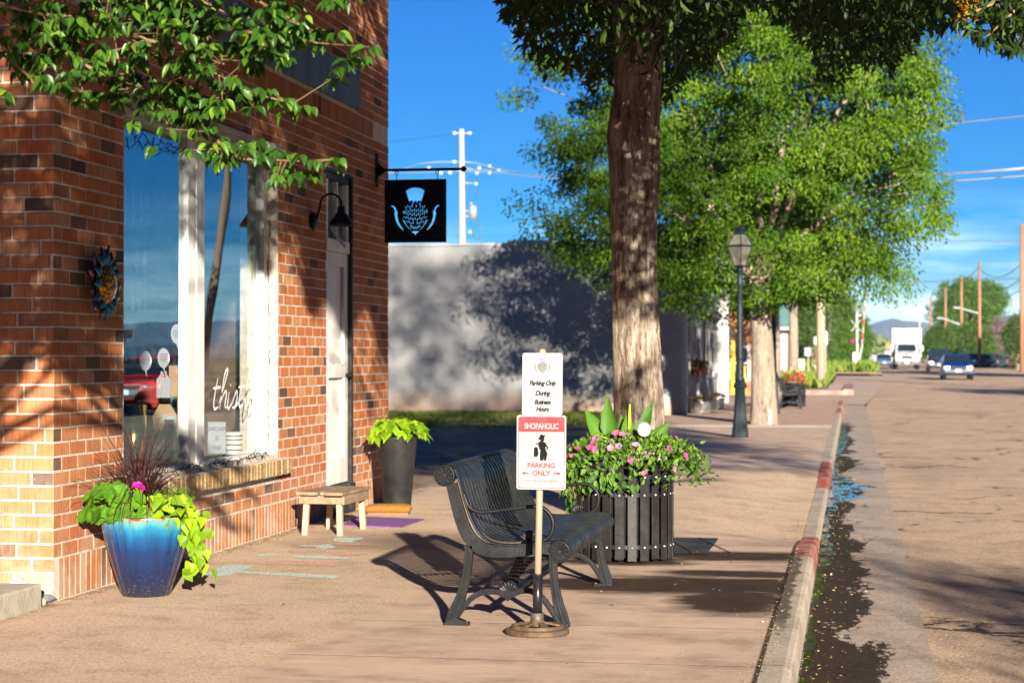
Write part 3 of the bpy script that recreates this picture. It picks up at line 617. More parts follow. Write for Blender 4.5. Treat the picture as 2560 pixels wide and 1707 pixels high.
# slate board sign high on the wall
bs = thing("sign_board", "long weathered dark slate sign board high on the brick wall", "sign", (WX, 14, 3.8))
yb0, yb1 = wy(400), wy(896); tsb = mat("slate_board", (0.06, 0.10, 0.16), .6, 0, .35, 3, .3, .004, stretch=(1, 1, .25), dirt=(0.13, 0.17, 0.22))
MB().bb(WX - .012, WX + .025, CY + 2.02, yb1 - .015, 3.625, 3.975).build("board", tsb, bs, True, bevel=.004)
SCR = {'t': [[(0.15, 1.7), (0.0, .5), (.1, .05), (.4, .15)], [(-.15, 1.15), (.45, 1.2)]], 'h': [[(-.1, .3), (.35, 1.9), (.3, 2.15), (.12, 1.7), (0, 0)], [(0.02, .45), (.3, .95), (.42, .8), (.38, .15), (.6, .1)]],
       'i': [[(0, .9), (-.04, .2), (.08, 0), (.3, .3)], [(.06, 1.25), (.08, 1.32)]], 's': [[(-.1, .2), (.22, .95), (.3, .45), (.15, .03), (-.05, .1)], [(.15, .03), (.45, .3)]],
       'l': [[(-.1, .3), (.3, 1.8), (.28, 2.15), (.1, 1.7), (0, .2), (.12, 0), (.3, .25)]], 'e': [[(-.1, .35), (.2, .55), (.26, .85), (.12, .95), (0, .6), (.03, .15), (.2, .0), (.5, .35)]]}
ADV = {'t': .5, 'h': .62, 'i': .38, 's': .48, 'l': .38, 'e': .5}
def script(word, sx, sz, w, slant=.28):
    polys = []; x = 0
    for ch in word:
        for stv in SCR[ch]:
            pts = [((p.x + x) * sx + p.y * sz * slant, p.y * sz) for p in spline([(a, b, 0) for a, b in stv], 5)]
            polys.append(stroke_poly([(p[0], p[1]) for p in pts], w))
        x += ADV[ch]
    return polys, x * sx
def wallM(Y, z, X): return Matrix.Translation((X, Y, z)) @ Matrix(((0, 0, 1, 0), (1, 0, 0, 0), (0, 1, 0, 0), (0, 0, 0, 1)))
def script_obj(word, Y, z, X, sx, sz, w, m, parent, name="lettering"):
    polys, wd = script(word, sx, sz, w); mb = MB()
    for k, p in enumerate(polys):
        n = len(p) // 2; M = wallM(Y, z, X + 0.0004 * k); Lp = [M @ Vector((a, b, 0)) for a, b in p[:n]]; Rp = [M @ Vector((a, b, 0)) for a, b in p[n:][::-1]]
        mb.add(Lp + Rp, [(i, i + 1, n + i + 1, n + i) for i in range(n - 1)])
    return mb.build(name, m, parent, True)
m_let = mat("white_letter", (0.72, 0.72, 0.70), .5, 0, .1, 5, 0)
m_letd = mat("pale_letter", (0.42, 0.46, 0.52), .6, 0, .3, 5, 0)
ye = wy(706); script_obj("thistle", ye - 1.78, 3.69, WX + .0265, .52, .115, .03, m_letd, bs)
# window lettering
gx = FX - .028; ga = wy(533, gx); gb = wy(640, gx); script_obj("thistle", ga, wz(560, 1022, gx), gx, (gb - ga) / 3.5, .135, .024, m_let, shop, "window_lettering")
# wall lamp
pl = wallp(780, 553); wl = thing("wall_lamp", "black gooseneck barn lamp with metal shade between window and door", "lamp", (WX, pl.y, pl.z))
m_lampk = mat("lamp_black", (0.008, 0.008, 0.01), .4, .3, .2, 20, .1)
MB().lathe([(0.075, 0), (0.075, .02), (.05, .035), (0, .036)], 24, (WX + .003, pl.y, pl.z), 'X').build("backplate", m_lampk, wl, True, True)
LX = WX + .25
pts = [(WX + .03, pl.y, pl.z), (WX + .07, pl.y, pl.z + .12)] + [(WX + .07 + .09 + .09 * math.cos(R(a)), pl.y, pl.z + .14 + .085 * math.sin(R(a))) for a in range(180, -1, -20)] + [(LX, pl.y, pl.z + .06)]
MB().tube(pts, .010, 10).build("arm", m_lampk, wl, True, True)
sh_ = MB().lathe([(.028, .12), (.034, .07), (.038, .065), (.045, .06), (.10, -.02), (.108, -.042), (.104, -.042), (.095, -.018), (.04, .055), (.0, .056)], 32, (LX, pl.y, pl.z - .0), 'Z', caps=False); sh_.build("lamp_shade", mat("brushed_shade", (0.03, 0.027, 0.027), .4, .5, .2, 8, .1), wl, True, True)
MB().lathe([(0, -.03), (.022, -.015), (.025, .01), (.014, .04), (.012, .055), (0, .056)], 16, (LX, pl.y, pl.z), 'Z').build("bulb", mat("milk_bulb", (.5, .45, .38), .3), wl, True, True)
# metal sunflower
sf = wallp(231, 712); sfo = thing("metal_sunflower", "blue metal sunflower ornament with an amber centre on the brick pier", "ornament", (WX, sf.y, sf.z))
m_pet = NT("petal_metal"); tP = m_pet.pos(); m_pet.bsdf(m_pet.mix(m_pet.range(m_pet.noise(6, 3, .6), .35, .65), (0.01, 0.10, 0.20), (0.03, 0.24, 0.26)), .32, .75, m_pet.bump(m_pet.noise(60, 2, .5), .3, .004)); 
m_pet2 = mat("petal_back", (0.20, 0.10, 0.16), .35, .8, .4, 6, .2)
def petals(n, r0, r1, w, lift, rot, name, m):
    mb = MB()
    for k in range(n):
        a = 2 * PI * k / n + rot; c, s = math.cos(a), math.sin(a); rr_ = r1 * random.uniform(.9, 1.08); vs = []
        for t, ww in ((0, .5), (.3, 1), (.6, .85), (1, .05)):
            r = r0 + (rr_ - r0) * t; lf = lift * math.sin(t * 2.4) + .02
            for sgn in (-1, 0, 1): vs.append((WX + lf + (0.012 if sgn == 0 else 0) + .012 * (t > .9), sf.y + c * r - s * sgn * w * ww / 2, sf.z + s * r + c * sgn * w * ww / 2))
        mb.add(vs, [(3 * i + j, 3 * i + j + 1, 3 * i + j + 4, 3 * i + j + 3) for i in range(3) for j in (0, 1)])
    o = mb.build(name, m, sfo, True, True); md = o.modifiers.new("s", 'SOLIDIFY'); md.thickness = .002; return o
petals(12, .07, .245, .085, .05, .2, "petals", m_pet2); petals(14, .07, .21, .075, .085, 0, "petals", m_pet.m)
mg = NT("amber_boss"); gn = mg.N("TexVoronoi"); gn.inputs['Scale'].default_value = 40; mg.t.links.new(mg.pos(), gn.inputs['Vector'])
mg.bsdf(mg.mix(mg.range(gn.outputs['Distance'], .2, .5), (0.75, 0.42, 0.02), (0.28, 0.10, 0.015)), .25, .7, mg.bump(gn.outputs['Distance'], .8, .01))
MB().lathe([(.125, .055), (.12, .09), (.085, .12), (.035, .135), (0, .138)], 32, (WX, sf.y, sf.z), 'X').build("centre", mg.m, sfo, True, True)
# hanging sign with cut-out thistle
hb = wallp(941, 426); hsn = thing("hanging_sign", "square black metal sign with a cut-out thistle hanging from a wall bracket", "sign", (WX, hb.y, hb.z))
m_iron = mat("black_iron", (0.004, 0.004, 0.005), .7, 0, .2, 15, .1, spec=.15)
br = MB(); br.bb(WX + .004, WX + .012, hb.y - .035, hb.y + .035, hb.z - .16, hb.z + .16)
br.tube([(WX + .01, hb.y, hb.z), (WX + .80, hb.y, hb.z)], .014, 12); br.tube([(WX + .79, hb.y, hb.z), (WX + .81, hb.y, hb.z), (WX + .83, hb.y, hb.z), (WX + .85, hb.y, hb.z), (WX + .87, hb.y, hb.z)], [.008, .012, .028, .028, .004], 12)
br.add([(WX + .012, hb.y - .004, hb.z - .07), (WX + .012, hb.y - .004, hb.z + .07), (WX + .10, hb.y - .004, hb.z), (WX + .012, hb.y + .004, hb.z - .07), (WX + .012, hb.y + .004, hb.z + .07), (WX + .10, hb.y + .004, hb.z)], [(0, 1, 2), (3, 5, 4), (0, 2, 5, 3), (1, 4, 5, 2), (0, 3, 4, 1)])
br.build("bracket", m_iron, hsn, True)
dS = proj([(WX + .3, hb.y, 2.7)])[2][0]; pc = at(1038.5, 527.5, dS); half = 79 / FPX * dS
for dx in (-.6, .72):
    hk = MB(); cx = pc.x + dx * half; hk.tube([(cx + .016 * math.cos(a), hb.y, hb.z - .03 + .016 * math.sin(a)) for a in np.linspace(0, 2 * PI, 13)], .004, 6); hk.tube([(cx, hb.y, hb.z - .045), (cx, hb.y, pc.z + half * .93)], .004, 6); hk.build("hook", m_iron, hsn, True, True)
def thistle(sc=1.0, gap=0.0):
    P = []
    # plume
    tips = []; n = 15
    for k in range(n):
        a = -.95 + 1.9 * k / (n - 1); tips.append((a, .98 - .10 * a * a * 1.2)); 
    pl_ = [(-.27, .38)]
    for k in range(n):
        a = -.62 + 1.24 * k / (n - 1); x = .80 * math.sin(a) * .82; y = .98 - .30 * a * a - .03
        pl_ += [(x - .028, y - .02), (x + .006, y + .015), (x + .028, y - .02)]
        if k < n - 1: a2 = a + .62 / (n - 1); pl_.append((.80 * math.sin(a2) * .66, y - .17))
    pl_ += [(.27, .38), (.16, .44), (.09, .34), (.02, .43), (-.06, .34), (-.15, .44)]
    P.append(pl_)
    # bulb of slender scales
    rows = [(-.68, 7, .42), (-.50, 9, .74), (-.32, 11, .94), (-.14, 12, 1.02), (.03, 12, .98), (.19, 10, .84), (.33, 8, .58)]
    for ri, (y, n, wd) in enumerate(rows):
        for k in range(n):
            t = (k + .5) / n * 2 - 1; x = t * wd * .56; ang = t * (.95 if ri < 4 else .55) + (.0); L = .088; 
            if ri == 0: ang = t * 1.1
            dx, dy = math.sin(ang) * L, math.cos(ang) * L; w = .017 + .004 * (1 - abs(t)); nx, ny = dy / L * w, -dx / L * w
            yy = y + .10 * t * t * (1 if ri < 4 else -.3) + (.02 if k % 2 else -.02)
            P.append([(x - dx * .9, yy - dy * .9), (x - dx * .2 + nx, yy - dy * .2 + ny), (x + dx * .9, yy + dy * .9), (x - dx * .1 - nx * .8, yy - dy * .1 - ny * .8)])
    for sg in (-1, 1):
        P.append([(sg * .13, -.80), (sg * .30, -.70), (sg * .46, -.52), (sg * .56, -.34), (sg * .50, -.37), (sg * .40, -.56), (sg * .28, -.69)])
        lf = [(1.09, .22), (.98, .22), (.87, .12), (.83, -.02), (.79, .02), (.80, -.12), (.80, -.24), (.74, -.44), (.62, -.64), (.50, -.80), (.62, -.72), (.76, -.57), (.865, -.38), (.90, -.22), (.945, -.06), (.91, -.08), (.90, 0), (.95, .12)]
        P.append([(sg * x, y) for x, y in lf])
    P.append([(-.15, -.83), (.15, -.83), (.12, -.88), (.06, -.88), (.02, -.99), (-.03, -.88), (-.09, -.90)])
    P = [P[0]] + P[-5:] + P[1:-5]; keep = []        # drop scales that would touch a neighbour, so every cut stays clean
    def seg(a, b, c, d):
        o = lambda p, q, r: (q[0] - p[0]) * (r[1] - p[1]) - (q[1] - p[1]) * (r[0] - p[0])
        return (o(a, b, c) * o(a, b, d) < 0) and (o(c, d, a) * o(c, d, b) < 0)
    for p in P:
        cx = sum(q[0] for q in p) / len(p); cy = sum(q[1] for q in p) / len(p); big = [(cx + (q[0] - cx) * 1.04, cy + (q[1] - cy) * 1.04) for q in p] if len(p) == 4 else p
        if not any(seg(big[i], big[(i + 1) % len(big)], k[j], k[(j + 1) % len(k)]) for k in keep for i in range(len(big)) for j in range(len(k))): keep.append(p)
    P = keep
    return [[(x * sc, y * sc) for x, y in p] for p in P]
sq = [(-half, -half), (half, -half), (half, half), (-half, half)]
put(flat_me([sq] + [[(x * .93 - .002, y) for x, y in p] for p in thistle(half * .78)], .002), "panel", m_iron, face_frame(pc, 0.0), hsn)
# string lights round the window
m_cord = mat("string_cord", (0.012, 0.016, 0.012), .5)
def garland(path, name, label, amp, r=.0035, bulbs=0.055, branch=.05, group=None):
    mb = MB(); pts = []; P = [Vector(p) for p in path]
    for i in range(len(P) - 1):
        n = max(2, int((P[i + 1] - P[i]).length / .04))
        for k in range(n): pts.append(P[i].lerp(P[i + 1], k / n) + Vector((abs(random.gauss(0, amp)) * .6, random.gauss(0, amp), random.gauss(0, amp))))
    mb.tube(pts, r, 5)
    for p in pts[::1]:
        if random.random() < .8:
            d = Vector((random.uniform(0, .7), random.uniform(-1, 1), random.uniform(-1, 1))).normalized(); mb.tube([p, p + d * branch * random.uniform(.5, 1.1)], [r * .8, r * .8], 4)
    return tag(mb.build(name, m_cord), label, "lights", group)
garland([(WX - .06, WA + .05, HEAD - .09), (WX - .06, WA + .5, HEAD - .14), (WX - .06, WA + 1.1, HEAD - .16), (WX - .06, WA + 1.9, HEAD - .10)], "string_lights", "dark string of lights drooping under the window header", .02, .003, branch=.04)
garland([(FX + .03, WB - .06, HEAD - .5), (FX + .03, WB - .07, 1.9), (FX + .03, WB - .05, 1.2), (FX + .03, WB - .07, .66)], "string_lights", "string of lights climbing the right window frame", .012, .0025, branch=.035)
garland([(WX - .03, WA + .25, SILL + .0), (WX - .02, WA + .9, SILL - .005), (WX - .04, WA + 1.6, SILL), (WX - .01, WA + 2.2, SILL + .01), (WX - .03, WB - .2, SILL + .02)], "string_lights", "tangled black string of lights lying on the window sill", .016, .0035, branch=.055)
# ---------- things in the display window
def facing(x, y, X, yaw=.17): p = wallp(x, y, X); return face_frame(p, yaw), proj([p])[2][0] / FPX
def panel(name, label, cat, x0, x1, y0, y1, X, m, t=.012, grp=None, rr_=.0, yaw=.17, outline=None):
    M, s = facing((x0 + x1) / 2, (y0 + y1) / 2, X, yaw); w, h = (x1 - x0) * s / 2, (y1 - y0) * s / 2
    ol = [(a * w, b * h) for a, b in (outline or [(-1, -1), (1, -1), (1, 1), (-1, 1)])]
    th = thing(name, label, cat, M.translation, 0, grp); put(flat_me([ol], t / 2), "panel", m, M, th); return th, M, w, h
m_paper = mat("white_paper", (0.34, 0.36, 0.40), .7, 0, .05, 4, 0); m_kraft = mat("kraft_board", (0.40, 0.27, 0.15), .7, 0, .2, 5, .2)
tie = [(-.25, 1), (.25, 1), (.32, .85), (.2, .75), (.85, -.55), (0, -1), (-.85, -.55), (-.2, .75), (-.32, .85)]
m_ink = mat("navy_ink", (0.02, 0.03, 0.10), .6, 0, 0, 5, 0); m_redink = mat("red_ink", (0.45, 0.05, 0.06), .6, 0, 0, 5, 0)
for word, xs, y0, y1, cs in (("DAD", (333, 353, 369), 474, 555, 'nrn'), ("IS", (342, 361), 602, 684, 'nn'), ("RAD", (331, 347, 362), 694, 775, 'rnr')):
    for ch, x, c_ in zip(word, xs, cs):
        th, M, w, h = panel("paper_tie", "white paper necktie lettered %s in the garland row reading %s" % (ch, word) + (", first of row" if word == "DAD" and x < 340 else ", last of row" if word == "DAD" and ch == 'D' else ""), "paper tie", x - 7, x + 7, y0 + (x * 7 % 9), y1 + (x * 7 % 9), -4.61, m_paper, .003, "paper necktie garland in the window", outline=tie)
        me = text_me(ch, h * .42, .001); put(me, "letter", m_ink if c_ == 'n' else m_redink, M @ Matrix.Translation((0, -h * .45, .004)), th)
bub = [(math.cos(a), .12 + .88 * math.sin(a)) for a in np.linspace(-1.2, 4.2, 22)] + [(-.1, -.78), (.25, -1.35), (.18, -.8)]
for i, (x, y, w) in enumerate(((325, 833, "behind the left reveal"), (364, 905, "above the red reflection"), (409, 898, "above the white tag"), (442, 838, "beside the middle frame"), (462, 772, "highest, half behind the middle frame"))):
    th, M, ww, h = panel("speech_bubble", "white paper speech bubble in the window, " + w, "paper sign", x - 15, x + 15, y - 28, y + 28, -4.60, m_paper, .003, "paper speech bubbles in the window", outline=bub)
    mb = MB()
    for k, q in enumerate((.45, .25, .05, -.15)): mb.box((0, 0, 0), (ww * (1.1, 1.3, 1.2, .8)[k], h * .05, .001)); mb.v[-8:] = [tuple(M @ (Vector(v) + Vector((0, q * h, .004)))) for v in mb.v[-8:]]
    mb.build("text_lines", m_ink, th, True)
tg_ = [(-1, -1), (1, -1), (1, .35), (.45, .7), (.4, 1), (-.4, 1), (-.45, .7), (-1, .35)]
panel("tag_board", "tall brown wooden tag board standing in the window", "board", 383, 443, 985, 1150, -4.70, m_kraft, .02, outline=tg_)
panel("tag_board", "smaller brown wooden tag board behind the white tag", "board", 423, 466, 912, 992, -4.76, m_kraft, .02, outline=[(-1, -1), (1, -.9), (.8, 1), (-1, .95)])
panel("wood_board", "narrow brown board beside the middle window frame", "board", 444, 468, 990, 1150, -4.69, m_kraft, .02)
th, M, w, h = panel("paper_tag", "white tag shaped price sign with red print", "sign", 392, 427, 926, 994, -4.64, m_paper, .01, outline=tg_)
put(text_me("60", h * .4, .0005), "print", m_redink, M @ Matrix.Translation((0, h * .62, .006)), th)
th, M, w, h = panel("poster", "dark red framed bottle picture leaning in the window", "picture", 407, 440, 1040, 1150, -4.63, mat("pale_blue_frame", (.35, .42, .48), .5), .012)
put(flat_me([[(-w * .7, -h * .85), (w * .7, -h * .85), (w * .7, h * .85), (-w * .7, h * .85)]], .001), "print", mat("dark_red_print", (0.07, 0.012, 0.012), .5, 0, .6, 9, 0), M @ Matrix.Translation((0, 0, .008)), th)
put(flat_me([[(-w * .4, h * .35), (w * .4, h * .35), (w * .4, h * .65), (-w * .4, h * .65)]], .001), "label", mat("red_label", (0.42, .02, .03), .5), M @ Matrix.Translation((0, 0, .011)), th)
th, M, w, h = panel("lettered_sign", "white lettered sign reading sarcasm is free", "sign", 520, 565, 1054, 1134, -4.64, m_paper, .01)
for k, wd_ in enumerate(("SARCASM", "IS", "FREE")): put(text_me(wd_, h * .36, .0008, sx=.72), "lettering", m_ink, M @ Matrix.Translation((0, h * (.55 - .6 * k), .007)), th)
p = wallp(584, 1128, -4.80); s_ = proj([p])[2][0] / FPX; wp = thing("striped_pot", "white pot with dark rings behind the window glass", "pot", (p.x, p.y, .56)); r_ = 21 * s_
MB().lathe([(r_ * .8, .0), (r_ * 1, .08), (r_ * 1.05, .22), (r_, .235), (r_ * .9, .23), (0, .2)], 28, (p.x, p.y, .56)).build("pot", mat("white_glaze", (.7, .68, .62), .3), wp, True, True)
mb = MB()
for z in (.05, .09, .13, .17, .20): mb.lathe([(r_ * (1.0 + .05 * z / .2) + .003, z), (r_ * (1.0 + .05 * z / .2) + .004, z + .008)], 28, (p.x, p.y, .56), caps=False)
mb.build("rings", m_ink, wp, True)
p = wallp(335, 1090, -4.80); gb_ = thing("gold_lantern", "shiny gold cylinder lantern on a thin brass stand in the window", "lantern", (p.x, p.y, .56)); mgold = mat("gold", (.65, .42, .10), .22, 1, .1, 4, 0)
MB().lathe([(.085, .22), (.085, .5), (.075, .5), (.075, .22)], 28, (p.x, p.y, .56), caps=False).build("cylinder", mgold, gb_, True, True)
mb = MB()
for k in range(4): a = k * PI / 2; mb.tube([(p.x + .09 * math.cos(a), p.y + .09 * math.sin(a), .56), (p.x + .09 * math.cos(a), p.y + .09 * math.sin(a), .86)], .005, 6)
mb.build("stand", mgold, gb_, True)
for i, (x, y, c, lb, hh_) in enumerate(((600, 1010, (0.05, .3, .05), "green leafy plant on the right of the window display", .30),)):
    p = wallp(x, y, -5.2); P = np.tile(np.array((p.x, p.y, p.z - .12)), (14, 1)); A = np.stack([RNG.normal(0, .5, 14), RNG.normal(0, .5, 14), np.ones(14)], 1)
    tag(leaves("potted_plant", leafmat("indoor_leaf", [(0, (0.03, .12, .02)), (1, (.08, .28, .04))], .3), None, P, A, rdir(14), RNG.uniform(.2, .34, 14), .07, 'pear'), lb, "plant")
for i, (x, y, c, lb) in enumerate(((545, 840, (.05, .35, .38), "turquoise box on the window shelf"), (582, 868, (.6, .35, .03), "yellow and orange box on the window shelf"), (540, 1000, (.25, .03, .30), "small purple glass vase in the window"), (335, 985, (.40, .03, .02), "red cushion behind the left window pane"))):
    p = wallp(x, y, -5.3); t_ = thing("display_box" if i < 2 else ("glass_vase" if i == 2 else "cushion"), lb, "box" if i < 2 else ("vase" if i == 2 else "cushion"), p)
    if i == 2: MB().lathe([(.02, 0), (.04, .04), (.03, .09), (.015, .12), (.022, .14), (0, .14)], 16, p).build("body", mat("purple_glass", c, .15), t_, True, True)
    else: MB().box(p, (.10, .12, .10) if i < 2 else (.4, .5, .22), .3).build("body", mat("display_%d" % i, c, .6), t_, True, bevel=.01 if i < 2 else .05)
sh = thing("shelf_unit", "low white and green shelf deep in the window display", "shelf", (-5.5, 14.2, .56))
mb = MB(); mb.bb(-5.8, -5.3, 13.4, 15.4, 1.30, 1.33); mb.bb(-5.8, -5.3, 13.4, 15.4, .95, .98); mb.bb(-5.8, -5.3, 13.4, 13.43, .56, 1.3); mb.bb(-5.8, -5.3, 15.37, 15.4, .56, 1.3); mb.build("shelves", mat("shelf_green", (.10, .22, .16), .6), sh, True)
for k in range(16):
    y = 13.5 + .12 * k; mb = MB(); mb.lathe([(.03, 0), (.035, .08), (.02, .11), (.02, .13), (0, .13)], 10, (-5.45, y, 1.33 if k % 2 else .98)); mb.build("jar", m_paper, sh, True, True)
# pale jar row near the glass, bench of items low down
# ---------- concrete step and rubble at the corner
stp = tag(MB().bb(-8, -4.40, 8.2, CY - .26, -.01, .135).build("concrete_step", mat("step_concrete", (0.36, 0.32, 0.26), .9, 0, .2, 9, .5, .008), None, bevel=.012), "worn grey concrete step at the foot of the brick corner", "step")
for i, (x, y, s, c) in enumerate(((83, 1508, .05, (.5, .42, .35)), (100, 1512, .045, (.42, .33, .25)), (118, 1505, .05, (.10, .11, .12)), (76, 1490, .045, (.45, .38, .3)), (112, 1488, .035, (.35, .27, .2)), (28, 1472, .05, (.5, .45, .4)))):
    p = gp(x, y); bm = bmesh.new(); bmesh.ops.create_icosphere(bm, subdivisions=2, radius=s)
    for v in bm.verts: v.co *= random.uniform(.75, 1.2); v.co.z *= .55
    me = bpy.data.meshes.new("rock"); bm.to_mesh(me); bm.free(); me.transform(Matrix.Translation((p.x if i < 5 else -4.6, p.y if i < 5 else CY - .12, s * .45 + (0 if i < 5 else .1))))
    tag(link("stone", me, mat("stone_%d" % i, c, .9, 0, .2, 20, .5)), ("pale broken stone beside the concrete step", "tan stone in the rubble by the corner", "dark slate coloured stone under the brick corner", "pinkish stone wedged behind the step", "small brown stone against the bricks", "white stone lying on top of the concrete step")[i], "stone", "rubble stones at the brick corner")
# ================================================================== PARK BENCH
m_cast = mat("cast_iron_paint", (0.009, 0.0095, 0.011), .42, .1, .25, 14, .25, .003, dirt=(0.018, 0.0185, 0.02))
m_strap = mat("strap_paint", (0.009, 0.010, 0.013), .33, .1, .25, 8, .1, .002, dirt=(0.022, 0.023, 0.025))
m_rust = mat("rust", (0.16, 0.075, 0.035), .85, .2, .5, 12, .6, .004, dirt=(0.05, 0.035, 0.03))
def q7(X, Y): return ((X - 150) / 1410 / .985, (1390 + .05 * (X - 150) - Y) / 1410)
def P7(*pts): return [q7(*p) for p in pts]
BENCH_L = 1.86
def sp2d(pts, n=5): return [(p.x, p.y) for p in spline([(a, b, 0) for a, b in pts], n)]
def make_bench(label, text=True):
    b = thing("park_bench", label, "bench", (0, 0, 0), 0, "black cast iron benches along the sidewalk")
    c1 = q7(157, 305); c2 = q7(990, 885)
    prof = arc(c1[0], c1[1], .053, 235, 100, 6) + arc(c1[0], c1[1], .053, 85, 25, 4)
    prof += sp2d(P7((262, 330), (300, 470), (345, 600), (395, 700), (460, 765), (550, 800), (680, 808), (820, 800), (950, 800)), 4)[1:]
    prof += arc(c2[0], c2[1], .056, 85, -95, 9)
    st = MB(); n = 22; p0 = .055; pitch = (BENCH_L - .11) / (n - 1)
    for k in range(n):
        y = p0 + k * pitch
        for w, dz in ((.045, 0),): st.strip(prof, .007, y - w / 2, y + w / 2)
    b_seat = st.build("slats", m_strap, b, smooth_=True)
    b_seat.data.set_sharp_from_angle(angle=R(35))
    for yy, side in ((0.0, -1), (BENCH_L, 1)):
        mb = MB(); y0, y1 = yy - .018, yy + .018
        rail = sp2d(P7((205, 365), (238, 500), (278, 640), (325, 745), (395, 825), (485, 862), (600, 872), (760, 866), (925, 850)), 4)
        mb.strip(rail, [.055 + .012 * math.sin(PI * i / (len(rail) - 1)) for i in range(len(rail))], y0, y1)
        top = sp2d(P7((232, 262), (268, 360), (305, 500), (352, 630), (410, 735), (490, 800), (600, 825), (760, 825), (930, 815)), 4)
        mb.strip(top, .009, yy - .028, yy + .028)
        for c in (c1, c2):
            mb.lathe([(.052, -.024), (.056, -.016), (.056, .016), (.052, .024)], 28, (c[0], yy, c[1]), 'Y')
            for k in range(12):
                a = 2 * PI * k / 12; d = Vector((math.cos(a), 0, math.sin(a))); o = Vector((c[0], yy + side * .026, c[1])); mb.tube([o + d * .012, o + d * .030, o + d * .044], [.0035, .006, .0078], 6)
            mb.tube([(c[0], yy, c[1]), (c[0], yy + side * .036, c[1])], .012, 12)
            mb.lathe([(.047, .024), (.050, .030), (.056, .030), (.056, .024)], 28, (c[0], yy if side > 0 else yy - .054, c[1]), 'Y', caps=False)
        mb.build("end_frame", m_cast, b, smooth_=False, bevel=.002)
        def leg(path, ws):
            m2 = MB(); pp = sp2d(path, 4); w = list(np.interp(np.linspace(0, 1, len(pp)), np.linspace(0, 1, len(ws)), ws)); m2.strip(pp, w, y0, y1)
            m2.strip([(x, z) for x, z in pp], .010, yy - .026, yy + .026); return m2
        l1 = leg(P7((330, 820), (330, 900), (312, 1040), (272, 1190), (222, 1310), (190, 1388)), [.045, .04, .042, .05, .062, .05])
        l1.prism(P7((145, 1392), (165, 1365), (230, 1335), (330, 1378), (335, 1400), (145, 1400)), y0 - .01, y1 + .01, lambda x, z, h: (x, h, z)); l1.build("leg", m_cast, b, bevel=.002)
        l2 = leg(P7((945, 900), (942, 1000), (952, 1120), (972, 1240), (1000, 1345), (1028, 1428)), [.045, .038, .04, .05, .062, .05])
        l2.prism([(x, z) for x, z in P7((900, 1412), (985, 1400), (1040, 1405), (1060, 1432), (900, 1432))], y0 - .01, y1 + .01, lambda x, z, h: (x, h, z)); l2.build("leg", m_cast, b, bevel=.002)
        ar = MB(); pa = sp2d(P7((235, 1345), (300, 1255), (370, 1190), (450, 1162), (540, 1165), (615, 1195), (700, 1165), (780, 1165), (860, 1215), (930, 1310), (985, 1400)), 4)
        ar.strip(pa, .028, y0 + .003, y1 - .003); ar.strip(pa, .008, yy - .024, yy + .024)
        cx, cz = q7(615, 1185)
        for k in range(9):
            a = R(20 + 140 * k / 8); d = Vector((math.cos(a), 0, math.sin(a))); o = Vector((cx, yy, cz)); ar.tube([o, o + d * .05, o + d * .064], [.006, .012, .008], 8)
        ar.tube([(cx, yy - .03, cz), (cx, yy + .03, cz)], .011, 12)
        ar.prism([(cx - .05, cz + .02), (cx, cz - .035), (cx + .05, cz + .02)], y0, y1, lambda x, z, h: (x, h, z)); ar.build("arch_brace", m_cast, b, bevel=.001)
        am = MB(); pm = sp2d(P7((292, 440), (325, 530), (380, 573), (450, 582), (600, 570), (760, 557), (850, 562), (905, 600), (938, 660), (935, 735), (905, 785), (860, 805)), 5)
        am.tube([(x, yy, z) for x, z in pm], .0105, 10)
        sx, sz = q7(700, 795)
        for k in range(6):
            a = R(60 + 85 * k / 5); d = Vector((math.cos(a), 0, math.sin(a))); o = Vector((sx + .05, yy, sz - .01)); am.tube([o, o + d * .05, o + d * .062], [.005, .011, .006], 8)
        am.build("armrest", m_cast, b, smooth_=True)
    cx, cz = q7(640, 1165); MB().bb(cx - .022, cx + .022, .02, BENCH_L - .02, cz - .006, cz + .006).build("stretcher", m_cast, b, bevel=.002)
    MB().bb(.36, .40, .02, BENCH_L - .02, q7(600, 862)[1] - .005, q7(600, 862)[1] + .0).build("seat_rail", m_cast, b)
    if text:
        me = text_me("TOWN OF WELLINGTON", .027, .0015, sx=.92, align='LEFT'); M = Matrix.Translation((q7(492, 850)[0], -.0195, q7(640, 858)[1] - .004)) @ Matrix.Rotation(PI / 2, 4, 'X')
        me.transform(M); link("raised_letters", me, mat("cast_letters", (0.03, 0.032, 0.036), .45, .2), b)
    for (X, Y) in ((310, 1372), (915, 1405)):
        x, z = q7(X, Y)
        for yy in (.0, BENCH_L): MB().lathe([(.010, 0), (.010, .014), (0, .016)], 6, (x, yy, z - .012)).build("anchor_bolt", m_rust, b)
    return b
bench = make_bench("nearest black cast iron bench with curved metal slats behind the parking signs")
bench.location = (-2.08, 10.10, 0)
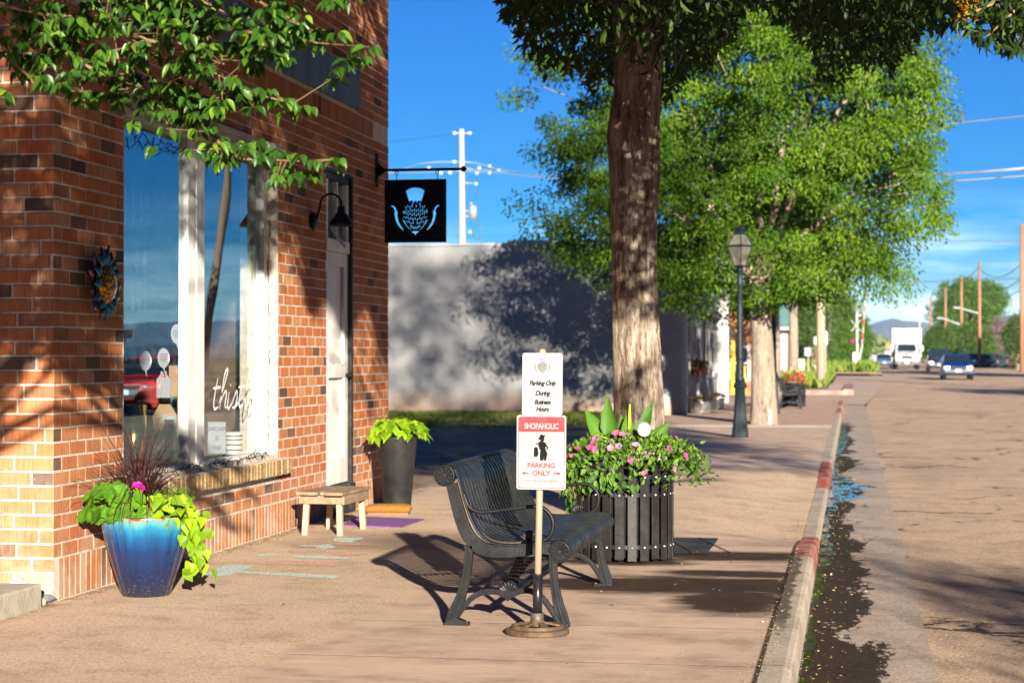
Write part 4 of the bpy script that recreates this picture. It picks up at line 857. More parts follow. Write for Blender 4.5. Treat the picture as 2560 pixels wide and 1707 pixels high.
# ================================================================== SIGN STAND
SX, SY = -1.55, 9.84; S0 = gp(1343, 1583); dst = proj([(SX, SY, 0)])[2][0]; kk = dst / FPX
stand = thing("sign_stand", "rusty round floor stand holding two small parking signs on a wooden stick", "sign stand", (S0.x, S0.y, 0))
cx, cy = S0.x, S0.y
m_rustd = mat("rusty_iron", (0.115, 0.070, 0.040), .75, .35, .5, 16, .6, .004, dirt=(0.055, 0.05, 0.047))
bs_ = MB(); bs_.lathe([(.155, .0), (.160, .006), (.160, .022), (.155, .028), (.135, .031), (.130, .046), (.118, .048), (.114, .040), (.116, .022), (.118, .0)], 56, (cx, cy, 0), caps=False)
bs_.lathe([(.0, .075), (.030, .075), (.038, .06), (.036, .04), (.0, .04)], 24, (cx, cy, 0), caps=False)
for k in range(5):
    a = 2 * PI * k / 5 + .33; d = Vector((math.cos(a), math.sin(a), 0)); bs_.bar(Vector((cx, cy, .060)) + d * .02, Vector((cx, cy, .038)) + d * .125, .030, .010)
bs_.build("base", m_rustd, stand, True, bevel=.001)
tilt = Vector((at(1357, 870, dst).x - at(1345, 1435, dst).x, 0, 0)).x / 1.13
def sp_at(y): return HZ - (y - HOR) * kk
tp = Vector((cx + .004, cy, 0))
MB().lathe([(.034, .07), (.034, .105), (.030, .108), (.030, .07)], 24, (cx, cy, 0), caps=False).build("collar", mat("worn_collar", (0.10, 0.085, 0.07), .6, .5, .4, 20, .4), stand, True, True)
mb = MB(); mb.tube([(cx, cy, .07), (cx + .004, cy, sp_at(1436))], .024, 20); mb.tube([(cx + .004, cy, sp_at(1436) - .002), (cx + .004, cy, sp_at(1434))], .026, 20)
mb.build("tube", mat("black_tube", (0.012, 0.012, 0.013), .3, .2, .3, 18, .15, dirt=(0.05, 0.04, 0.03)), stand, True, True)
stop = at(1357, 872, dst); stop.y = cy
MB().tube([(cx + .003, cy, .3), tuple(stop - Vector((0, 0, .012))), tuple(stop)], [.0175, .0175, .011], 14).build("stick", mat("pine_stick", (0.36, 0.27, 0.19), .6, 0, .2, 10, .2, .002, stretch=(4, 4, .5), dirt=(0.30, 0.20, 0.13)), stand, True, True)
def rrect(w, h, r, n=6):
    out = []
    for (sx, sy, a0) in ((1, 1, 0), (-1, 1, 90), (-1, -1, 180), (1, -1, 270)):
        for k in range(n + 1): a = R(a0 + 90 * k / n); out.append((sx * (w - r) + r * math.cos(a), sy * (h - r) + r * math.sin(a)))
    return out
def sign_M(x0, x1, y0, y1, fwd): p = at((x0 + x1) / 2, (y0 + y1) / 2, dst); p.y = cy - fwd; return face_frame(p, R(4), R(-.4)), (x1 - x0) * kk / 2, (y1 - y0) * kk / 2
m_sw = mat("sign_white", (0.205, 0.21, 0.22), .35, 0, .03, 3, 0); m_red = mat("sign_red", (0.20, 0.004, 0.010), .35, 0, .05, 4, 0); m_bl = mat("sign_black", (0.003, 0.0025, 0.005), .8, 0, 0, 4, 0); m_lil = mat("lilac", (0.17, 0.14, 0.30), .5, 0, .1, 4, 0); m_grn = mat("ink_green", (0.04, 0.055, 0.045), .5, 0, .2, 10, 0)
M, w, h = sign_M(1308, 1409, 882, 1038, .024); T = Matrix.Translation
plate = put(flat_me([rrect(w, h, .012)], .001), "upper_sign", m_sw, M, stand)
z_ = T((0, 0, .0018))
ts = thistle(w * .42); 
put(flat_me([[(w * .42 * .60 * math.sin(a) * (1 - .18 * math.cos(a)), w * .42 * (-.20 - .60 * math.cos(a))) for a in np.linspace(0, 2 * PI, 25)[:-1]]], .0003), "thistle_bulb", mat("pale_grey_ink", (.12, .125, .125), .6), M @ T((0, h * .60, .0013)), plate)
put(flat_me([ts[0]], .0003), "thistle_plume", m_lil, M @ T((0, h * .60, .0018)), plate); put(flat_me(ts[1:], .0003), "thistle_emblem", m_grn, M @ T((0, h * .60, .0018)), plate)
for body, yy, sz in (("Parking Only", .03, .033), ("During", -.29, .033), ("Business", -.575, .031), ("Hours", -.80, .031)):
    me = text_me(body, sz, .0003, shear=.35, sx=.86, space=.9, bold=.0011); put(me, "lettering", m_bl, M @ T((0, h * yy, .0018)), plate)
me = text_me("thistle", .012, .0003, shear=.3, sx=1.2); put(me, "small_lettering", mat("grey_ink", (.18, .18, .18), .5), M @ T((-w * .03, h * .20, .0018)), plate)
mb = MB()
for yv in (.90, -.92): mb.lathe([(.0045, 0), (.0045, .002), (0, .003)], 10, (0, 0, 0)); 
mb.v = [tuple(M @ Vector((v[0], v[1] + (h * .9 if i < len(mb.v) / 2 else -h * .92), v[2] + .001))) for i, v in enumerate(mb.v)]; mb.build("screws", mat("screw_steel", (.35, .34, .32), .3, .9), plate, True)
M, w, h = sign_M(1294.5, 1418, 1037, 1222, .030)
plate = put(flat_me([rrect(w, h, .012)], .001), "lower_sign", m_sw, M, stand)
ring = rrect(w * .935, h * .955, .010); put(flat_me([ring, rrect(w * .918, h * .944, .009)], .0003), "red_border", m_red, M @ T((0, 0, .0016)), plate)
hdp = [(-w * .93, h * .555), (w * .93, h * .555)] + [(x, y) for x, y in rrect(w * .93, h * .952, .010) if y > h * .6]
put(flat_me([hdp], .0003), "red_header", m_red, M @ T((0, 0, .0020)), plate)
put(text_me("SHOPAHOLIC", .0400, .0003, sx=.70, bold=.0012, space=.98), "lettering", m_sw, M @ T((0, h * .70, .0030)), plate)
put(text_me("PARKING", .0345, .0003, sx=.96, bold=.0007), "lettering", m_red, M @ T((0, -h * .355, .0022)), plate)
put(text_me("ONLY", .0345, .0003, sx=.96, bold=.0007), "lettering", m_red, M @ T((0, -h * .565, .0022)), plate)
for sg in (-1, 1):
    put(flat_me([[(sg * x * w, y * h) for x, y in ((.50, -.545), (.66, -.545), (.66, -.515), (.80, -.560), (.66, -.605), (.66, -.575), (.50, -.575))]], .0003), "arrow", m_red, M @ T((0, 0, .0022)), plate)
put(text_me("VIOLATORS WILL BE CHARGED", .0175, .0003, sx=.64), "small_lettering", mat("pale_red", (.28, .06, .07), .5), M @ T((0, -h * .77, .0022)), plate)
def zs(pts): return [((x - 378) / 243 * w, (1057 - y) / 362 * h) for x, y in pts]      # outline read off the lower sign
lady = zs([(362, 905), (366, 890), (374, 881), (384, 880), (392, 890), (413, 887), (410, 905), (404, 918), (407, 930), (405, 945), (398, 940), (399, 955), (420, 962), (430, 985), (447, 1008), (444, 1022), (428, 1028), (424, 1022), (436, 1012), (422, 998), (418, 1010), (420, 1030), (432, 1050), (438, 1075), (430, 1110), (425, 1135), (406, 1135), (404, 1105), (398, 1135), (366, 1135), (364, 1100), (366, 1060), (370, 1035), (362, 1025), (352, 1000), (346, 975), (326, 978), (322, 970), (345, 966), (354, 960), (368, 948), (372, 935), (352, 930), (350, 918)])
bag = zs([(307, 1012), (316, 1010), (320, 1002), (326, 1010), (330, 1004), (338, 1010), (343, 1012), (350, 1075), (336, 1102), (305, 1098)])
put(flat_me([lady], .0003), "shopper_silhouette", m_bl, M @ T((0, 0, .0022)), plate); put(flat_me([bag], .0003), "bag_silhouette", m_bl, M @ T((0, 0, .0022)), plate)
# ================================================================== PLANTERS
m_leafm = leafmat("bedding_leaf", [(0, (0.035, 0.085, 0.012)), (.5, (0.08, 0.17, 0.02)), (1, (0.17, 0.28, 0.03))], .3)
m_lime = leafmat("lime_vine", [(0, (0.08, 0.17, 0.005)), (.5, (0.18, 0.31, 0.008)), (1, (0.28, 0.43, 0.012))], .35, tcol=(.35, .55, .01))
m_pink = leafmat("pink_petal", [(0, (0.38, 0.04, 0.19)), (.5, (0.46, 0.12, 0.28)), (1, (0.5, 0.26, 0.36))], .3, tcol=(.8, .3, .5))
m_purp = leafmat("purple_petal", [(0, (0.10, 0.02, 0.22)), (1, (0.40, 0.30, 0.68))], .3, tcol=(.3, .1, .5))
m_yel = leafmat("yellow_petal", [(0, (0.7, 0.42, 0.01)), (1, (0.8, 0.62, 0.03))], .3, tcol=(.8, .6, .05))
m_redf = leafmat("red_petal", [(0, (0.40, 0.01, 0.03)), (.7, (0.55, 0.02, 0.12)), (1, (0.7, 0.2, 0.03))], .3, tcol=(.7, .05, .1))
m_soil = mat("potting_soil", (0.03, 0.02, 0.014), 1, 0, .4, 30, .8, .01)
m_pslat = mat("planter_slat", (0.013, 0.012, 0.0125), .42, .0, .2, 9, .15, .003, dirt=(0.036, 0.033, 0.031)); m_bolt = mat("bolt_steel", (0.55, 0.55, 0.55), .3, .9, .1, 10, 0)
def mound(n, rx, ry, rz, droop, zc):
    a = RNG.uniform(0, 2 * PI, n); t = np.sqrt(RNG.random(n)) * 1.0; rr_ = t; z = zc + rz * np.sqrt(np.clip(1 - t * t, 0, 1)) * RNG.uniform(.7, 1.05, n) - droop * np.clip(t - .75, 0, 1) * 4 * RNG.random(n) * 1.0
    P = np.stack([rx * rr_ * np.cos(a), ry * rr_ * np.sin(a), z], 1); O = nrm(np.stack([np.cos(a) * t, np.sin(a) * t, .45 + 0 * t], 1)); return P, O
def make_planter(label, flower_m, z_full=True):
    p = thing("slatted_planter", label, "planter", (0, 0, 0), 0, "round black slatted planters on the sidewalk")
    H, r0 = .66, .325; n = 24
    for k in range(n):
        a = 2 * PI * k / n; mb = MB(); prof = [(r0, .012 + .01 * (k % 3 == 0)), (r0, .52), (r0 + .008, .58), (r0 + .028, .64), (r0 + .045, H)]
        w = .062; u = Vector((-math.sin(a), math.cos(a), 0)); o = Vector((math.cos(a), math.sin(a), 0)); vs = []
        for r_, z in prof:
            for du, dr_ in ((-1, 0), (1, 0), (1, .009), (-1, .009)): vs.append(o * (r_ + dr_) + u * du * w / 2 + Vector((0, 0, z)))
        fs = [(0, 1, 2, 3), tuple(range(len(vs) - 4, len(vs)))]
        for i in range(len(prof) - 1):
            for j in range(4): fs.append((4 * i + j, 4 * i + (j + 1) % 4, 4 * i + 4 + (j + 1) % 4, 4 * i + 4 + j))
        mb.add(vs, fs); sl_ = mb.build("slat", m_pslat, p, bevel=.002)
        for z in (.105, .455, .575):
            b2 = MB(); q = o * (r0 + .009 + (.008 if z > .56 else 0)); M3 = Matrix.Rotation(a, 3, 'Z') @ Matrix.Rotation(PI / 2, 3, 'Y'); i0 = len(b2.v)
            b2.lathe([(.0105, 0), (.009, .004), (0, .006)], 12); b2.v[i0:] = [tuple(M3 @ Vector(v) + q + Vector((0, 0, z))) for v in b2.v[i0:]]; b2.build("bolt", m_bolt, sl_, smooth_=True)
    rg = MB()
    for z in (.105, .455, .575): rg.lathe([(r0 - .012, z - .014), (r0 - .001, z - .014), (r0 - .001, z + .014), (r0 - .012, z + .014), (r0 - .012, z - .014)], 48, caps=False)
    rg.build("band", m_pslat, p)
    MB().lathe([(0, .03), (.27, .03), (.29, .55), (0, .55)], 32, caps=False).build("liner", mat("black_liner", (.008, .008, .008), .8), p); MB().lathe([(.30, .56), (.15, .62), (0, .64)], 24, caps=False).build("soil", m_soil, p); return p
pl1 = make_planter("nearest black slatted planter overflowing with pink petunias in front of the tree", m_pink); PX, PY = -1.54, 13.62; pl1.location = (PX, PY, 0)
P, O = mound(2600, .47, .44, .24, .16, .62); P[:, 0] += .03
A = O + np.array([0, 0, .3]) + RNG.normal(0, .45, P.shape)
leaves("bedding_leaves", m_leafm, pl1, P, A, O + RNG.normal(0, .5, P.shape), RNG.uniform(.03, .055, len(P)), RNG.uniform(.016, .03, len(P)), 'pear', world=False)
def trail(n, ang, r, z0, drop, spread, m, L, Wd, shape, parent, name="trailing_leaves"):
    s = RNG.random(n); a = R(ang) + RNG.normal(0, spread, n); rr_ = r + .05 * np.sin(s * PI) + RNG.normal(0, .015, n)
    Pp = np.stack([rr_ * np.cos(a), rr_ * np.sin(a), z0 - drop * s], 1); Oo = np.stack([np.cos(a), np.sin(a), 0 * a], 1)
    return leaves(name, m, parent, Pp, Oo * .3 + np.array([0, 0, -1]) + RNG.normal(0, .35, Pp.shape), Oo + RNG.normal(0, .3, Pp.shape), RNG.uniform(.7, 1.2, n) * L, RNG.uniform(.7, 1.2, n) * Wd, shape, world=False)
trail(60, 215, .38, .66, .32, .10, m_leafm, .06, .035, 'pear', pl1); trail(70, 250, .40, .64, .14, .35, m_leafm, .06, .035, 'pear', pl1); trail(70, 200, .42, .66, .12, .3, m_leafm, .06, .035, 'pear', pl1)
for k in range(5):      # long shoots on the right
    s = np.linspace(0, 1, 34); a = R(-20 + 18 * k); x = .36 + .30 * s * (1.0, .75, .5, .9, .6)[k]; z = .74 + .06 * np.sin(s * PI) - .17 * s * s
    Pp = np.stack([x * math.cos(a), x * math.sin(a), z], 1) + RNG.normal(0, .02, (34, 3)); leaves("shoot", m_leafm, pl1, Pp, RNG.normal(0, 1, (34, 3)), rdir(34), .045, .02, 'pear', world=False)
def blossoms(n, m, parent, rx, ry, rz, zc, size, droop=.1, tmin=.35, shape='flower', name="blossoms"):
    P, O = mound(n * 3, rx, ry, rz, droop, zc); t = np.hypot(P[:, 0] / rx, P[:, 1] / ry); sel = np.where(t > tmin)[0][:n]; P, O = P[sel], O[sel]; P = P + O * .015
    T_ = nrm(np.cross(O + RNG.normal(0, .25, O.shape), rdir(len(P)))); return leaves(name, m, parent, P, T_, O + RNG.normal(0, .35, O.shape), size, size, shape, world=False)
blossoms(72, m_pink, pl1, .48, .45, .25, .63, .050, .12); blossoms(14, m_purp, pl1, .50, .46, .22, .62, .042, .12, .5); blossoms(3, m_yel, pl1, .5, .46, .2, .6, .035, .1, .6)
# canna leaves standing in the middle
cv = MB(); cn = []
for (x, y, z0, ax, az, L_, w_) in ((-.13, -.05, .82, -.42, .9, .30, .115), (-.06, -.08, .84, -.22, 1, .34, .12), (.02, -.05, .84, .06, 1, .22, .10), (.10, .0, .86, .30, 1, .25, .11), (.16, -.03, .84, .75, .75, .22, .10), (.13, .05, .9, .15, 1, .25, .09), (0, .05, .8, -.1, 1, .25, .09)): cn.append((x, y, z0, ax, az, L_, w_))
cn = np.array(cn); leaves("canna_leaves", leafmat("canna", [(0, (0.04, 0.12, 0.015)), (1, (0.09, 0.22, 0.02))], .4), pl1, cn[:, :3] - [0, 0, .06], np.stack([cn[:, 3], -.05 + 0 * cn[:, 3], cn[:, 4]], 1), np.array([[.25 * (-1) ** i, -1, .15] for i in range(len(cn))]), cn[:, 5] * 1.0, cn[:, 6], 'pear', world=False)
MB().tube([(.03, -.06, .75), (.04, -.06, .95), (.042, -.062, 1.06)], [.006, .012, .004], 8).build("canna_bud", mat("bud", (.45, .55, .02), .5), pl1, smooth_=True)
tg2 = at(1610, 1073, proj([(PX, PY - .30, 0)])[2][0]); rt = thing("plant_marker", "round white plant marker on a wire stuck among the petunias", "sign", (tg2.x, tg2.y, .7)); M = face_frame(tg2, R(20))
put(flat_me([[(.047 * math.cos(a), .050 * math.sin(a)) for a in np.linspace(0, 2 * PI, 30)[:-1]]], .002), "disc", mat("grey_rim", (.10, .10, .11), .4), M, rt); put(flat_me([[(.042 * math.cos(a), .045 * math.sin(a)) for a in np.linspace(0, 2 * PI, 30)[:-1]]], .0005), "face", m_sw, M @ T((0, 0, .004)), rt)
put(flat_me(thistle(.017)[1:], .0003), "emblem", mat("lilac_ink", (.25, .25, .42), .5), M @ T((0, 0, .0055)), rt); MB().tube([tg2, tg2 - Vector((0, 0, .16))], .003, 6).build("wire", m_cast, rt, True)
# tree grate sheet beside the planter
g0 = gp(1797, 1346); g1 = gp(1767, 1386); gr = MB(); gr.add([(-1.9, g0.y + .02, .006), (g0.x, g0.y, .006), (g1.x, g1.y, .006), (-1.9, g1.y + .01, .006)], [(0, 1, 2, 3)])
for a in (.2, .45, .7): gr.tube([(-1.85 + a, g0.y - .02, .009), (-1.6 + a * 1.1, g1.y + .04, .010)], .004, 5)
tag(gr.build("tree_mat", mat("black_mat", (0.028, 0.030, 0.034), .6, 0, .4, 9, .5, .006, dirt=(.08, .075, .07)), None), "worn black rubber mat on the slabs beside the slatted planter", "mat")
# ---- blue ceramic pot
bp = thing("blue_pot", "glossy blue fluted ceramic pot with purple grass, geranium and lime vine", "flower pot", (-4.05, 11.07, 0))
tp_ = NT("blue_glaze"); X_ = tp_.N("SeparateXYZ"); tp_.t.links.new(tp_.pos(), X_.inputs[0]); zz_ = tp_.math('ADD', X_.outputs[2], tp_.math('MULTIPLY', tp_.math('SUBTRACT', tp_.noise(1, 4, .6, tp_.pos((14, 14, 2))), .5), .10))
gc = tp_.ramp(tp_.math('DIVIDE', zz_, .47), [(0, (0.012, 0.014, 0.03)), (.25, (0.003, 0.010, 0.045)), (.58, (0.001, 0.020, 0.085)), (.74, (0.002, 0.060, 0.17)), (.85, (0.006, 0.15, 0.26)), (.93, (0.08, 0.25, 0.27)), (.98, (.20, .20, .12)), (1, (.10, .04, .012))])
gs = tp_.noise(55, 3, .7); gm = tp_.math('MULTIPLY', tp_.range(gs, .60, .68), tp_.range(X_.outputs[2], .26, .02)); gc = tp_.mix(tp_.math('MULTIPLY', gm, .7), gc, (0.11, 0.085, 0.075))
b_ = tp_.bsdf(gc, .16, 0, None, .6); b_.inputs['Coat Weight'].default_value = .5
fl = lambda a, z: .035 * (abs(math.cos(9 * a)) ** 2.0 - .5) * (0 if z > .44 else 1)
prof = [(0, 0), (.135, 0), (.140, .01), (.155, .06), (.185, .15), (.215, .25), (.240, .35), (.256, .42), (.266, .452), (.270, .462), (.262, .468), (.250, .462), (.24, .42), (0, .40)]
MB().lathe(prof, 108, flute=fl, caps=False).build("pot", tp_.m, bp, smooth_=True)
MB().lathe([(.25, .43), (0, .45)], 24, caps=False).build("soil", m_soil, bp)
# fountain grass blades
def blades(n, parent, c, h, spread, m, name="grass_blades", w=.006):
    V = []; F = []; T2 = []; rr = random.Random(4)
    for i in range(n):
        a = rr.uniform(0, 2 * PI); L_ = h * rr.uniform(.55, 1.15); tl = rr.uniform(.1, 1) ** .8 * spread; x0 = c[0] + rr.gauss(0, .03); y0 = c[1] + rr.gauss(0, .03); px_, pz = 0, 0; d = R(90) - tl * .55; k0 = len(V); ns = 8; u = Vector((math.cos(a), math.sin(a), 0)); s_ = Vector((-math.sin(a), math.cos(a), 0)); ww = w * rr.uniform(.5, 1.2)
        for j in range(ns + 1):
            wj = ww * (1 - (j / ns) ** 2) + .0004; p = Vector((x0, y0, c[2])) + u * px_ + Vector((0, 0, pz)); V += [p - s_ * wj / 2, p + s_ * wj / 2]; px_ += math.cos(d) * L_ / ns; pz += math.sin(d) * L_ / ns; d -= tl * (.25 + .9 * j / ns) * .42
        for j in range(ns): F.append((k0 + 2 * j, k0 + 2 * j + 1, k0 + 2 * j + 3, k0 + 2 * j + 2)); T2.append(rr.random())
    return link(name, tone_mesh(name, np.array([tuple(v) for v in V]), np.array(F), np.array(T2)), m, parent)
m_pg = leafmat("purple_grass", [(0, (0.022, 0.010, 0.010)), (.7, (0.065, 0.024, 0.022)), (1, (0.12, 0.06, 0.035))], .2, tcol=(.2, .05, .05))
blades(460, bp, (-.06, .05, .44), .60, 1.40, m_pg, w=.010)
# geranium discs
n = 80; a = RNG.uniform(R(140), R(330), n); t = np.sqrt(RNG.random(n)); gx_ = -.12 + .21 * t * np.cos(a) + .02 * RNG.normal(0, 1, n); gy_ = -.10 + .17 * t * np.sin(a); gz_ = .50 + .12 * np.sqrt(1 - t * t * .9) * RNG.uniform(.6, 1.1, n) - .07 * (t > .8)
Pg = np.stack([gx_, gy_, gz_], 1); Og = nrm(np.stack([.9 * np.cos(a) * t, -.75 + 0 * t, .55 + 0 * t], 1) + RNG.normal(0, .25, (n, 3)))
leaves("geranium_leaves", leafmat("geranium", [(0, (0.045, 0.13, 0.008)), (1, (0.10, 0.25, 0.012))], .3), bp, Pg, np.cross(Og, rdir(n)), Og, RNG.uniform(.07, .115, n), RNG.uniform(.07, .115, n), 'round', world=False)
# lime vine
n = 60; Pv = np.stack([RNG.uniform(.04, .30, n), RNG.uniform(-.24, .05, n), .50 + RNG.uniform(-.04, .09, n)], 1); Ov = nrm(np.stack([.2 + 0 * Pv[:, 0], -.7 + 0 * Pv[:, 0], .7 + 0 * Pv[:, 0]], 1) + RNG.normal(0, .3, (n, 3)))
leaves("vine_leaves", m_lime, bp, Pv, np.stack([RNG.normal(.2, .6, n), RNG.normal(-.4, .3, n), RNG.normal(-.45, .4, n)], 1), Ov, RNG.uniform(.055, .10, n), RNG.uniform(.045, .072, n), 'heart', world=False)
n = 70; s = RNG.random(n) ** .9; Pv = np.stack([.285 + .03 * np.sin(s * 3) + RNG.normal(0, .03, n), -.03 + RNG.normal(0, .06, n), .52 - .38 * s], 1); leaves("trailing_vine", m_lime, bp, Pv, np.stack([RNG.normal(.1, .3, n), RNG.normal(-.2, .3, n), -1 + 0 * s], 1), np.stack([.6 + 0 * s, -1 + 0 * s, .2 + 0 * s], 1) + RNG.normal(0, .35, (n, 3)), RNG.uniform(.05, .09, n), RNG.uniform(.038, .062, n), 'heart', world=False)
n = 22; Pf = np.array([.0, -.14, .63]) + RNG.normal(0, .016, (n, 3)); leaves("magenta_flower", leafmat("magenta", [(0, (.65, .01, .25)), (1, (.85, .03, .42))], .3, tcol=(.9, .05, .4)), bp, Pf, rdir(n), rdir(n) + np.array([0, -1.5, .4]), .038, .034, 'flower', world=False)
MB().tube([(.0, -.10, .48), (.0, -.13, .62)], .003, 6).build("flower_stem", mat("stem_green", (.1, .2, .03), .6), bp)
n = 120; Pq = np.stack([RNG.uniform(-.2, .24, n), RNG.uniform(-.1, .16, n), .47 + RNG.uniform(0, .12, n)], 1); leaves("filler_leaves", m_leafm, bp, Pq, rdir(n) + np.array([0, 0, .5]), rdir(n), .06, .035, 'pear', world=False)
# ---- tall black pot
kp = thing("black_pot", "tall tapered black pot with lime green vine beside the shop door", "flower pot", (-4.05, 17.57, 0))
MB().lathe([(0, 0), (.115, 0), (.120, .01), (.176, .655), (.178, .665), (.165, .668), (.16, .62), (0, .61)], 48, caps=False).build("pot", mat("black_resin", (0.016, 0.0155, 0.016), .5, .0, .5, 5, .3, .004, dirt=(0.04, 0.037, 0.036)), kp, smooth_=True)
n = 130; a = RNG.uniform(0, 2 * PI, n); t = np.sqrt(RNG.random(n)); Pk = np.stack([.25 * t * np.cos(a), .22 * t * np.sin(a), .70 + .11 * np.sqrt(np.clip(1 - t * t, 0, 1)) * RNG.uniform(.5, 1.2, n) - .07 * np.clip(t - .75, 0, 1) * 4 * RNG.random(n)], 1)
Ok = np.stack([np.cos(a) * t, np.sin(a) * t - .6, .8 + 0 * t], 1); leaves("vine_leaves", m_lime, kp, Pk, np.stack([np.cos(a), np.sin(a) - .3, -.5 + 0 * a], 1) + RNG.normal(0, .4, (n, 3)), Ok + RNG.normal(0, .35, (n, 3)), RNG.uniform(.08, .12, n), RNG.uniform(.055, .085, n), 'heart', world=False)
blossoms(7, m_yel, kp, .16, .16, .1, .72, .035, 0, .1)
# ---- brush mat, purple mat, stool
bm_ = thing("boot_brush", "golden brown coir boot brush in front of the tall black pot", "boot brush", (-4.02, 17.12, 0), .1)
t_ = NT("coir"); n1 = t_.noise(1, 3, .8, t_.pos((90, 90, 25))); t_.bsdf(t_.mix(n1, (0.16, 0.065, 0.012), (0.42, 0.20, 0.045)), 1, 0, t_.bump(n1, 1, .02), .1)
for k, y in enumerate((-.09, -.02, .05)):
    MB().tube([(-.19, y, .035), (-.175, y, .048), (-.10, y, .052), (.10, y, .052), (.17, y, .048), (.19, y, .035)], [.028, .036, .038, .038, .036, .026], 14).build("bristle_roll", t_.m, bm_, smooth_=True)
MB().bb(-.18, .18, -.11, .08, .0, .02).build("base_board", mat("brush_wood", (.18, .10, .05), .8), bm_)
pm = thing("purple_mat", "flat purple door mat on the sidewalk by the shop step", "mat", (-3.93, 16.3, 0))
rr_ = [gp(888, 1289.5, .006), gp(1061, 1297, .006), gp(1002, 1317, .006), gp(856, 1312, .006)]; mbm = MB(); mbm.prism([(p.x, p.y) for p in rr_], 0.001, .009); mbm.build("mat", mat("purple_felt", (0.14, 0.045, 0.20), .95, 0, .3, 20, .6, .004, dirt=(0.20, 0.08, 0.26)), pm, True)
ws = thing("wooden_stool", "low weathered wooden plank stool standing against the shop wall", "stool", (-4.03, 15.3, 0), -.04)
m_old = mat("weathered_plank", (0.24, 0.165, 0.10), .8, 0, .35, 6, .5, .004, stretch=(5, 1, 5), dirt=(0.12, 0.085, 0.06)); m_newl = mat("raw_pine", (0.44, 0.31, 0.19), .7, 0, .15, 8, .3, .003, stretch=(3, 3, .5))
for k, (x0, x1, dy) in enumerate(((-.195, -.02, 0), (-.010, .035, .02), (.042, .185, -.02))): MB().bb(x0, x1, -.40 + dy, .38 + dy, .315, .340).build("plank", m_old, ws, bevel=.004)
MB().bb(-.155, .150, -.345, -.320, .245, .314).bb(-.155, .150, .320, .345, .245, .314).bb(.152, .176, -.345, .345, .240, .314).bb(-.181, -.157, -.345, .345, .245, .314).build("apron", m_old, ws, bevel=.003)
for x, y in ((.125, -.30), (-.135, -.30), (.125, .30), (-.135, .30)): MB().bar((x * 1.0, y, .31), (x * 1.10, y * 1.06, 0), .042, .042).build("leg", m_newl, ws, bevel=.002)
# chalk drawings (flat marks on the walk)
tch = {}
def chalk(name, poly, c, label):
    t = NT("chalk_" + name); b = t.bsdf(c, 1.0, 0, None, 0); tr = t.N("BsdfTransparent"); m = t.N("MixShader"); t.put(m, 0, t.range(t.noise(70, 4, .75, t.pos(obj=False)), .40, .56)); t.t.links.new(tr.outputs[0], m.inputs[1]); t.t.links.new(b.outputs[0], m.inputs[2]); t.t.links.new(m.outputs[0], t.out.inputs[0])
    v = [tuple(gp(480 + x * .2551, 1280 + y * .2551, .004)) for x, y in poly]; mm = MB(); mm.add(v, [tuple(range(len(v)))]); o = mm.build("chalk_mark", t.m); tag(o, label, kind='structure')
chalk("blue_arrow", [(90, 610), (330, 520), (610, 520), (540, 560), (480, 572), (1450, 618), (1410, 648), (430, 590), (350, 628)], (0.62, 0.78, 0.74), "pale blue chalk arrow on the walk")
chalk("pink_a", [(470, 490), (880, 460), (1430, 478), (1400, 525), (1100, 515), (620, 502)], (0.80, 0.46, 0.37), "pink chalk streak"); chalk("pink_b", [(930, 368), (1200, 358), (1800, 400), (1500, 425), (1300, 392), (960, 392)], (0.80, 0.46, 0.37), "pink chalk streak")
chalk("pink_c", [(1180, 290), (1400, 296), (1850, 315), (1500, 318)], (0.80, 0.38, 0.28), "pink chalk streak"); chalk("blue_b", [(1010, 420), (1200, 425), (1540, 440), (1510, 458), (1100, 448), (980, 434)], (0.62, 0.78, 0.74), "pale blue chalk line")
chalk("blue_c", [(1040, 320), (1200, 322), (1340, 308), (1420, 340), (1300, 358), (1210, 350), (1220, 335), (1060, 334)], (0.62, 0.78, 0.74), "pale blue chalk arrow"); chalk("blue_d", [(1380, 262), (1430, 244), (1700, 250), (1620, 270), (1560, 295), (1400, 285)], (0.62, 0.78, 0.74), "pale blue chalk loop"); chalk("blue_e", [(640, 410), (820, 402), (830, 422), (660, 432)], (0.62, 0.78, 0.74), "pale blue chalk dash")
# fallen leaves and petals
for i, (x, y) in enumerate(((1520, 1431), (1704, 1407), (1705, 1451), (1524, 1510), (1692, 1459), (888, 1485), (713, 1510), (969, 1340), (953, 1334), (1952, 1585), (2460, 1494), (1737, 1379), (1830, 1404), (1577, 1434))):
    p = gp(x, y, .006); o = leaves("fallen_leaf", m_yel if i % 3 else m_lime, None, [tuple(p)], [(random.uniform(-1, 1), random.uniform(-1, 1), .15)], [(0, .3, 1)], .035, .02, 'heart')
    tag(o, "small yellow fallen leaf lying on the paving", "leaf", "small yellow leaves fallen on the paving")
